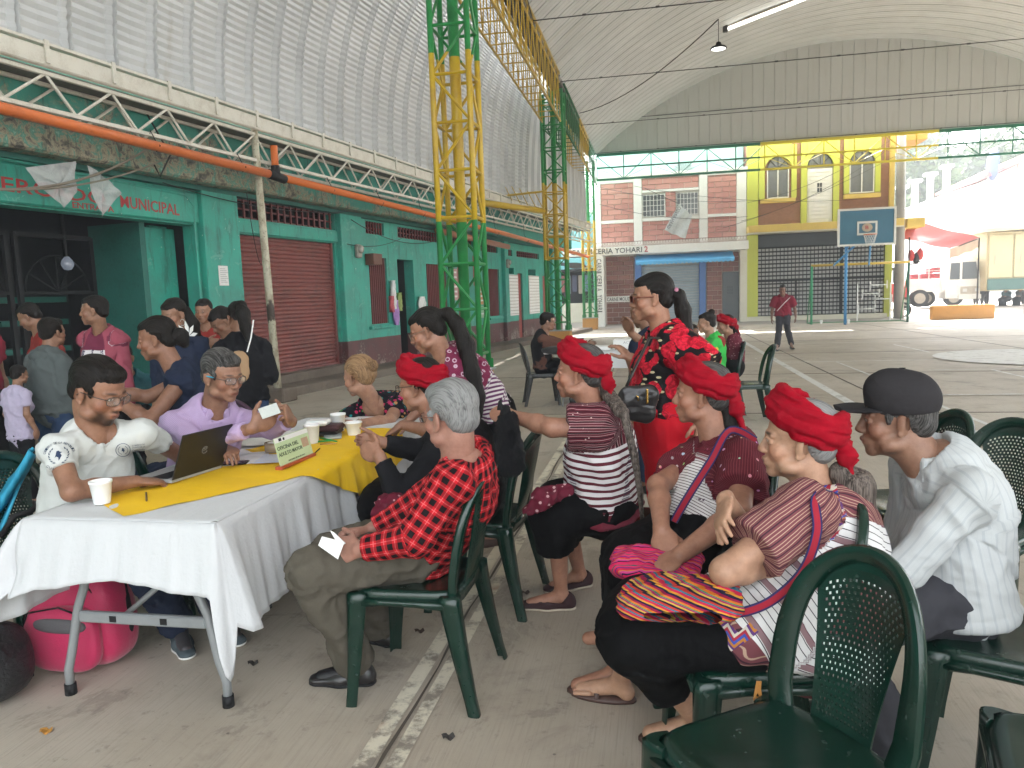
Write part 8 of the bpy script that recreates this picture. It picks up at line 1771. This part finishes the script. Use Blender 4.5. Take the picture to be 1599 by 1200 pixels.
# ================================================================== people further off
def extra(label, hp, d, face, fwd, topm, botm, hairm=H_black, kind='stand', male=False, fat=1., sl=.55, hgt=None, skirt=False, res=2., group=None, arms=None, hs=1., lean=0., style='back', skin=(0.255, 0.138, 0.086), hem=-.03, fl=0., seat=.44, sw=.16, name='top', **kw):
    h = at(hp[0], hp[1], d) if len(hp) == 2 else arr(*hp); f = _unit([fwd[0], fwd[1], 0]); lat = np.cross(Z3, f); k = hs
    nk = h-f*(.075+lean*.3)*k-Z3*.19*k
    if kind == 'stand':
        H = (h[2]-fl); pz = fl+H*.545; pel = arr(nk[0]-f[0]*lean, nk[1]-f[1]*lean, pz)
        q = Person(label, pel, nk, h, face, fwd, sw=sw*k, male=male, fat=fat*k, hs=k, skin=skin, res=res, group=group, base=(pel[0], pel[1], fl))
        for sd, x in (('L', 1), ('R', -1)): q.leg(sd, pel+lat*.09*x*k-arr(0, 0, 1)*(pz-fl)*.47+f*.02, arr(pel[0], pel[1], fl+.085)+lat*.10*x*k, r=k*.95)
    else:
        pel = arr(nk[0]-f[0]*lean, nk[1]-f[1]*lean, seat+.11+fl); q = Person(label, pel, nk, h, face, fwd, sw=sw*k, male=male, fat=fat, hs=k, skin=skin, res=res, group=group)
        for sd, x in (('L', 1), ('R', -1)): q.leg(sd, pel+f*.42+lat*.09*x-Z3*.04, arr(pel[0], pel[1], fl+.085)+f*.42+lat*.10*x)
    A = arms or {}
    for sd, x in (('L', 1), ('R', -1)):
        if sd in A: w_, D = A[sd]; q.arm(sd, w_, (-f[0]*.5+lat[0]*x*.5, -f[1]*.5+lat[1]*x*.5, -.8), D=D, N=-lat*x, l1=.26*k, l2=.23*k, hs=.95*k, r=k)
        else:
            w_ = (q.SL if sd == 'L' else q.SR)-Z3*.47*k+lat*x*.05+f*.06 if kind == 'stand' else pel+f*.30+lat*x*.07+Z3*.10; q.arm(sd, w_, (-f[0], -f[1], -.3), D=(0, 0, -1) if kind == 'stand' else f, N=-lat*x, l1=.26*k, l2=.23*k, hs=.95*k, r=k)
    q.body(); q.top(topm, .018, sl, hem, .066*k, name, loose=.015, sle=.008); (q.skirt(botm, .7) if skirt else q.trousers(botm, .016)); q.shoes(M_leather)
    if style: q.hair(hairm, style)
    return q
# by the market entrance
e = extra('woman in a sleeveless navy top leaning forward between the two men', (245, 530), 4.3, (-.9, -.35, -.15), (-.9, -.45), C_navy, C_navy, kind='sit', sl=.06, fat=1.2, lean=.12, res=1.5, skin=(0.230, 0.114, 0.070), arms={'L': (at(180, 625, 4.1), (-.9, .1, .3)), 'R': (at(165, 610, 4.4), (-1, .1, .3))}); e.tail(H_black, [e.wl(0, -.08, .0), e.wl(0, -.13, -.01), e.wl(0, -.14, -.05)], [.05, .045, .03], 'hair_bun')
e = extra('woman in a navy sweatshirt with a white and red leaf print', (272, 492), 6.0, (-.25, -.95, -.3), (.35, -.95), C_navy, C_blk, fat=1.2, sl=1.9, lean=.02)
c_ = at(295, 525, 5.78); b = MB()
for i, (a, ln) in enumerate(((.2, .10), (.9, .11), (1.57, .12), (2.2, .11), (2.9, .10))): b.add([c_, c_+arr(math.cos(a-.25)*ln*.6, -.02, math.sin(a-.25)*ln*.6), c_+arr(math.cos(a)*ln, -.03, math.sin(a)*ln), c_+arr(math.cos(a+.25)*ln*.6, -.02, math.sin(a+.25)*ln*.6)], [(0, 1, 2, 3)])
b.build('leaf_print', M_paper, e.root); e.tail(H_black, [e.wl(.02, -.09, 0), e.wl(.05, -.10, -.12), e.wl(.07, -.09, -.22)], [.05, .05, .03], 'loose_hair')
b = MB(); b.path([e.wl(.082, 0, -.04)+arr(.02*math.sin(a), -.01, -.025+.025*math.cos(a)) for a in np.linspace(0, 2*PI, 15)], .0025, 4); b.build('hoop_earring', mat('earring', col=(.6, .6, .6), rough=.3, metal=.8), e.root)
e = extra('girl in a brick red T-shirt standing against the teal pier', (318, 487), 7.2, (.15, -.98, -.1), (.2, -1), C_redb, C_black, sw=.15, hs=.94, arms={'L': (at(318, 530, 7.0), (-1, 0, 0)), 'R': (at(322, 535, 6.98), (1, 0, 0))})
e = extra('girl with black hair bending her head, in a red patterned top', (345, 503), 6.4, (-.4, -.7, -.6), (-.5, -.8), C_mar, C_black, fat=.95, hs=.92); e.tail(H_black, [e.wl(0, -.05, .05), e.wl(0, -.1, .0), e.wl(0, -.08, -.1)], [.075, .06, .04], 'loose_hair')
e = extra('woman in a black sweater seen from behind, ponytail with a red tie', (372, 497), 6.2, (-.6, .6, -.5), (-.55, .75), C_blk, C_jean, fat=1.05, sl=1.9, arms={'R': (at(400, 555, 6.25), (0, 0, -1)), 'L': (at(352, 555, 6.2), (0, 0, -1))})
e.tail(H_black, [e.wl(0, -.09, .04), e.wl(0, -.14, .03), e.wl(0, -.16, -.05), e.wl(0, -.15, -.18), e.wl(0, -.13, -.28)], [.035, .045, .055, .045, .02]); e.hairobj(C_red, [e.hp((0, -.118, .045), (.032, .016, .03))], (), .006, 0, .01, 'hair_tie')
tb = garment('tan_shoulder_bag', C_tan, None, [seg(at(374, 562, 6.0), at(374, 583, 6.0), .075, .08, RC[:, 2], .35, k=.03)], .012, .03, (), .004, 14); tag(tb, 'tan cloth shoulder bag on the hip of the woman in black', 'bag'); b = MB(); b.path([at(386, 550, 5.98), at(392, 528, 5.97), at(396, 500, 6.02)], .006, 5); tag(b.build('bag_strap', M_paper, None), 'pale strap of the tan shoulder bag', 'strap')
e = extra('smiling woman in a dusty rose cardigan over a white embroidered top', (147, 486), 6.3, (-.85, -.45, -.02), (.05, -1), C_emb, C_black, skirt=True, fat=1.12, sl=.05)
garment('cardigan', C_rose, e.root, [seg(e.SL-e.lat*.02, e.SL-Z3*.50+e.f*.02, .070, .085, tag_=1), seg(e.SR+e.lat*.02, e.SR-Z3*.26, .066, .066, tag_=1), seg(e.SL-e.lat*.05-Z3*.02, e.SL-Z3*.48-e.lat*.02, .07, .10, e.f, .7), seg(e.SR+e.lat*.05-Z3*.02-e.f*.03, e.SR-Z3*.40-e.f*.05, .07, .08, e.f, .6), seg(e.neck-e.f*.06-Z3*.06, e.neck-e.f*.07-Z3*.45, .13, .15, e.f, .45)], .013, .04, [seg(e.neck+e.f*.03, e.neck+e.f*.05+Z3*.2, .07)], .006)
e = extra('boy in a grey hooded jacket seen from behind', (82, 520), 6.2, (.2, .98, 0), (.1, 1), C_grey, C_jean, male=True, sl=1.9, style='short', sw=.15, hs=.95); garment('hood', C_grey, e.root, [seg(e.neck-e.f*.06-e.lat*.05, e.neck-e.f*.06+e.lat*.05, .055, k=.02), seg(e.neck-e.f*.07-Z3*.02, e.neck-e.f*.08-Z3*.10, .06, .03)], .011, .02, (), .003)
e = extra('woman in a brick red top bending toward the children at the entrance', (46, 495), 7.2, (-.8, -.3, -.45), (-.6, -.7), C_redb, C_black, lean=.05, skirt=True)
tq = at(36, 585, 5.9); e = extra('toddler in a pale lilac T-shirt walking away', tq*arr(1, 1, 1/.60), 5.9, (.2, .97, -.1), (.15, 1), C_lil, C_blk, fat=.95); e.root.scale = (.60, .60, .60)
e = extra('person in a wine top and striped skirt cut off by the left edge', (-42, 488), 6.0, (1, 0, 0), (.9, -.3), C_wine, C_black, skirt=True, fat=1.1)
e = extra('seated person in dark teal clothes in the shadows behind the navy top', (192, 560), 6.8, (.4, -.8, -.3), (.4, -.9), C_teal2, C_blk, kind='sit', lean=.1)
# beyond
e = extra('man in a brown sweater and dark vest with a reflective stripe at the far table', (855, 503), 10.45, (.96, .2, -.15), (1, .15), C_brown, C_blk, kind='sit', male=True, sl=1.85, style='short', res=2.2, arms={'L': (arr(-1.0, 10.55, .82), (1, 0, 0)), 'R': (arr(-1.05, 10.2, .82), (1, 0, 0))}); e.glasses(M_wire, M_lens)
garment('vest', C_blk, e.root, e.torso(.030), .014, .02, [seg(e.neck+e.f*.06, e.neck+e.f*.1+Z3*.2, .09), ell(e.pel+Z3*.30+e.f*.16, (.30, .09, .30))], .003); garment('reflective_stripe', simple('reflective_silver', (.75, .75, .74)), e.root, [seg(e.pel+e.sd*.16, e.pel+e.sd*.19, .176, .176, e.fwd3, .84, fa=1, fb=1)], .010, .005, (), 0)
e = extra('person in navy mostly hidden behind the rose blouse woman', (1004, 487), 5.6, (-.7, .6, -.2), (-.8, .5), C_navy, C_navy, fat=1.1, arms={'R': (at(985, 520, 5.4), (-.3, -.2, .9))}, skin=(0.230, 0.123, 0.076))
e = extra('girl in a bright green blouse with red panel and a high black bun', (1103, 505), 9.0, (-.98, -.1, -.1), (-1, -.1), C_green, C_green, kind='sit', skirt=True, sl=.5, skin=(0.357, 0.209, 0.140)); e.hairobj(H_black, [e.hp((0, -.075, .125), (.042, .042, .040))], (), .006, .002, .01, 'bun')
garment('red_panel', C_redb, e.root, [seg(e.pel+e.sd*.34+e.lat*.10-e.fwd3*.05, e.pel+e.sd*.14+e.lat*.13+e.fwd3*.01, .085, .06, e.lat, .6, k=.03)], .012, .02, (), 0)
b = MB(); c_ = e.SL+e.lat*.055-Z3*.05; b.add([c_+arr(.03*math.cos(2*PI*k/10), -.015, .03*math.sin(2*PI*k/10)) for k in range(10)], [tuple(range(10))]); b.build('flower_print', mat('yellow_flower', col=(.7, .55, .05)), e.root)
e = extra('woman in a maroon huipil and red wrap seated behind the girl in green', (1133, 508), 9.4, (-.98, -.1, -.1), (-1, -.1), C_mar, C_black, kind='sit', skirt=True, skin=(0.323, 0.180, 0.119)); e.wrap(C_red); e.tail(H_black, [e.wl(0, -.1, -.05), e.wl(0, -.13, -.15), e.wl(0.02, -.14, -.3)], [.03, .035, .02])
e = extra('child face just left of the girl in green', (1082, 520), 9.5, (.5, -.8, 0), (.4, -.9), C_wine, C_black, kind='sit', hs=.85, seat=.38)
wm = at(1222, 453, 19.3)
q = Person('man in a wine red T-shirt and dark trousers walking across the court', (wm[0]+.02, wm[1]+.02, .88), wm+arr(.02, .05, -.19), wm, (-.3, -.95, -.1), (-.2, -1, 0), sw=.185, male=True, res=2.6, skin=(0.255, 0.142, 0.097), base=(wm[0], wm[1], 0)); 
q.leg('R', (wm[0]-.10, wm[1]-.12, .47), onz(1213, 543, .085), (-.1, -1, 0)); q.leg('L', (wm[0]+.10, wm[1]-.14, .50), onz(1236, 540, .11), (.1, -1, 0)); q.arm('R', q.SR+arr(-.10, -.05, -.48), (-.4, .5, 0), D=(0, 0, -1), N=(1, 0, 0)); q.arm('L', q.SL+arr(.12, -.05, -.46), (.4, .5, 0), D=(0, 0, -1), N=(-1, 0, 0))
q.body(); q.top(C_wine, .03, .75, -.08, .066, 't_shirt', loose=.02, sle=.02); q.trousers(C_dgrey, .018, .9); q.shoes(M_leather); q.hair(H_black, 'short'); b = MB(); b.path([q.SL+arr(-.03, -.10, .05), q.pel+arr(0, -.17, .25), q.pel+arr(-.17, -.12, .05)], .009, 5); b.build('bag_strap', M_paper, q.root)
e = extra('person in a dark jacket standing left of the pair beside the parked truck', (1527, 437), 37.8, (.6, -.5, -.2), (.5, -.8), C_blk, C_dgrey, male=True, sl=1.9, res=3.6, fl=.3, style='short'); e = extra('person in a black coat standing right of the pair beside the parked truck', (1536, 440), 37.2, (-.3, .9, -.1), (-.2, 1), C_blk, C_dgrey, sl=1.9, res=3.6, fl=.3)
e = extra('woman in a teal blouse sitting on the bench by the street', (1570, 450), 36.0, (-.8, -.3, -.5), (-.7, -.7), C_teal2, C_black, kind='sit', skirt=True, res=3.4, fl=.1, lean=.08); e = extra('woman sitting at the right edge by the street', (1592, 449), 35.6, (-.6, -.6, -.4), (-.7, -.6), C_grey, C_black, kind='sit', skirt=True, res=3.4, fl=.1, lean=.1)
BE = thing('street_bench', 'dark metal bench under the two women at the right edge', 'bench', (15.9, 34.6, 0)); b = MB(); b.box((14.9, 34.5, .50), (16.8, 34.9, .54)); b.build('seat', M_black, BE); b = MB(); b.box((14.9, 34.88, .54), (16.8, 34.92, 1.0)); b.build('backrest', M_black, BE)
for x in (15.0, 16.7): b = MB(); b.box((x, 34.55, 0), (x+.05, 34.9, .5)); b.build('leg', M_black, BE)

# small litter on the concrete
for i, (px, py, c, lb) in enumerate(((72, 1141, (.45, .22, .04), 'small dry orange leaf on the floor near the black bag'), (395, 1035, (.05, .045, .04), 'dark crumb of litter on the floor beside the table cloth'), (655, 985, (.06, .04, .03), 'dark brown leaf on the floor left of the worn band'), (820, 925, (.07, .05, .04), 'brown leaf on the floor right of the worn band'), (700, 1150, (.05, .045, .04), 'dark speck of litter at the bottom centre'), (1180, 560, (.7, .7, .68), 'white scrap of paper on the far court'))):
    p_ = onz(px, py, .006); b = MB(); b.grid([[p_+arr((u-.5)*.05*(1-abs(v-.5)), (v-.5)*.035, .006*math.sin(u*5+v*3)) for u in np.linspace(0, 1, 5)] for v in np.linspace(0, 1, 5)]); tag(b.build('dry_leaf' if 'leaf' in lb else 'litter_scrap', mat('litter_%d' % i, col=c, rough=.8), None), lb, 'leaf' if 'leaf' in lb else 'litter')
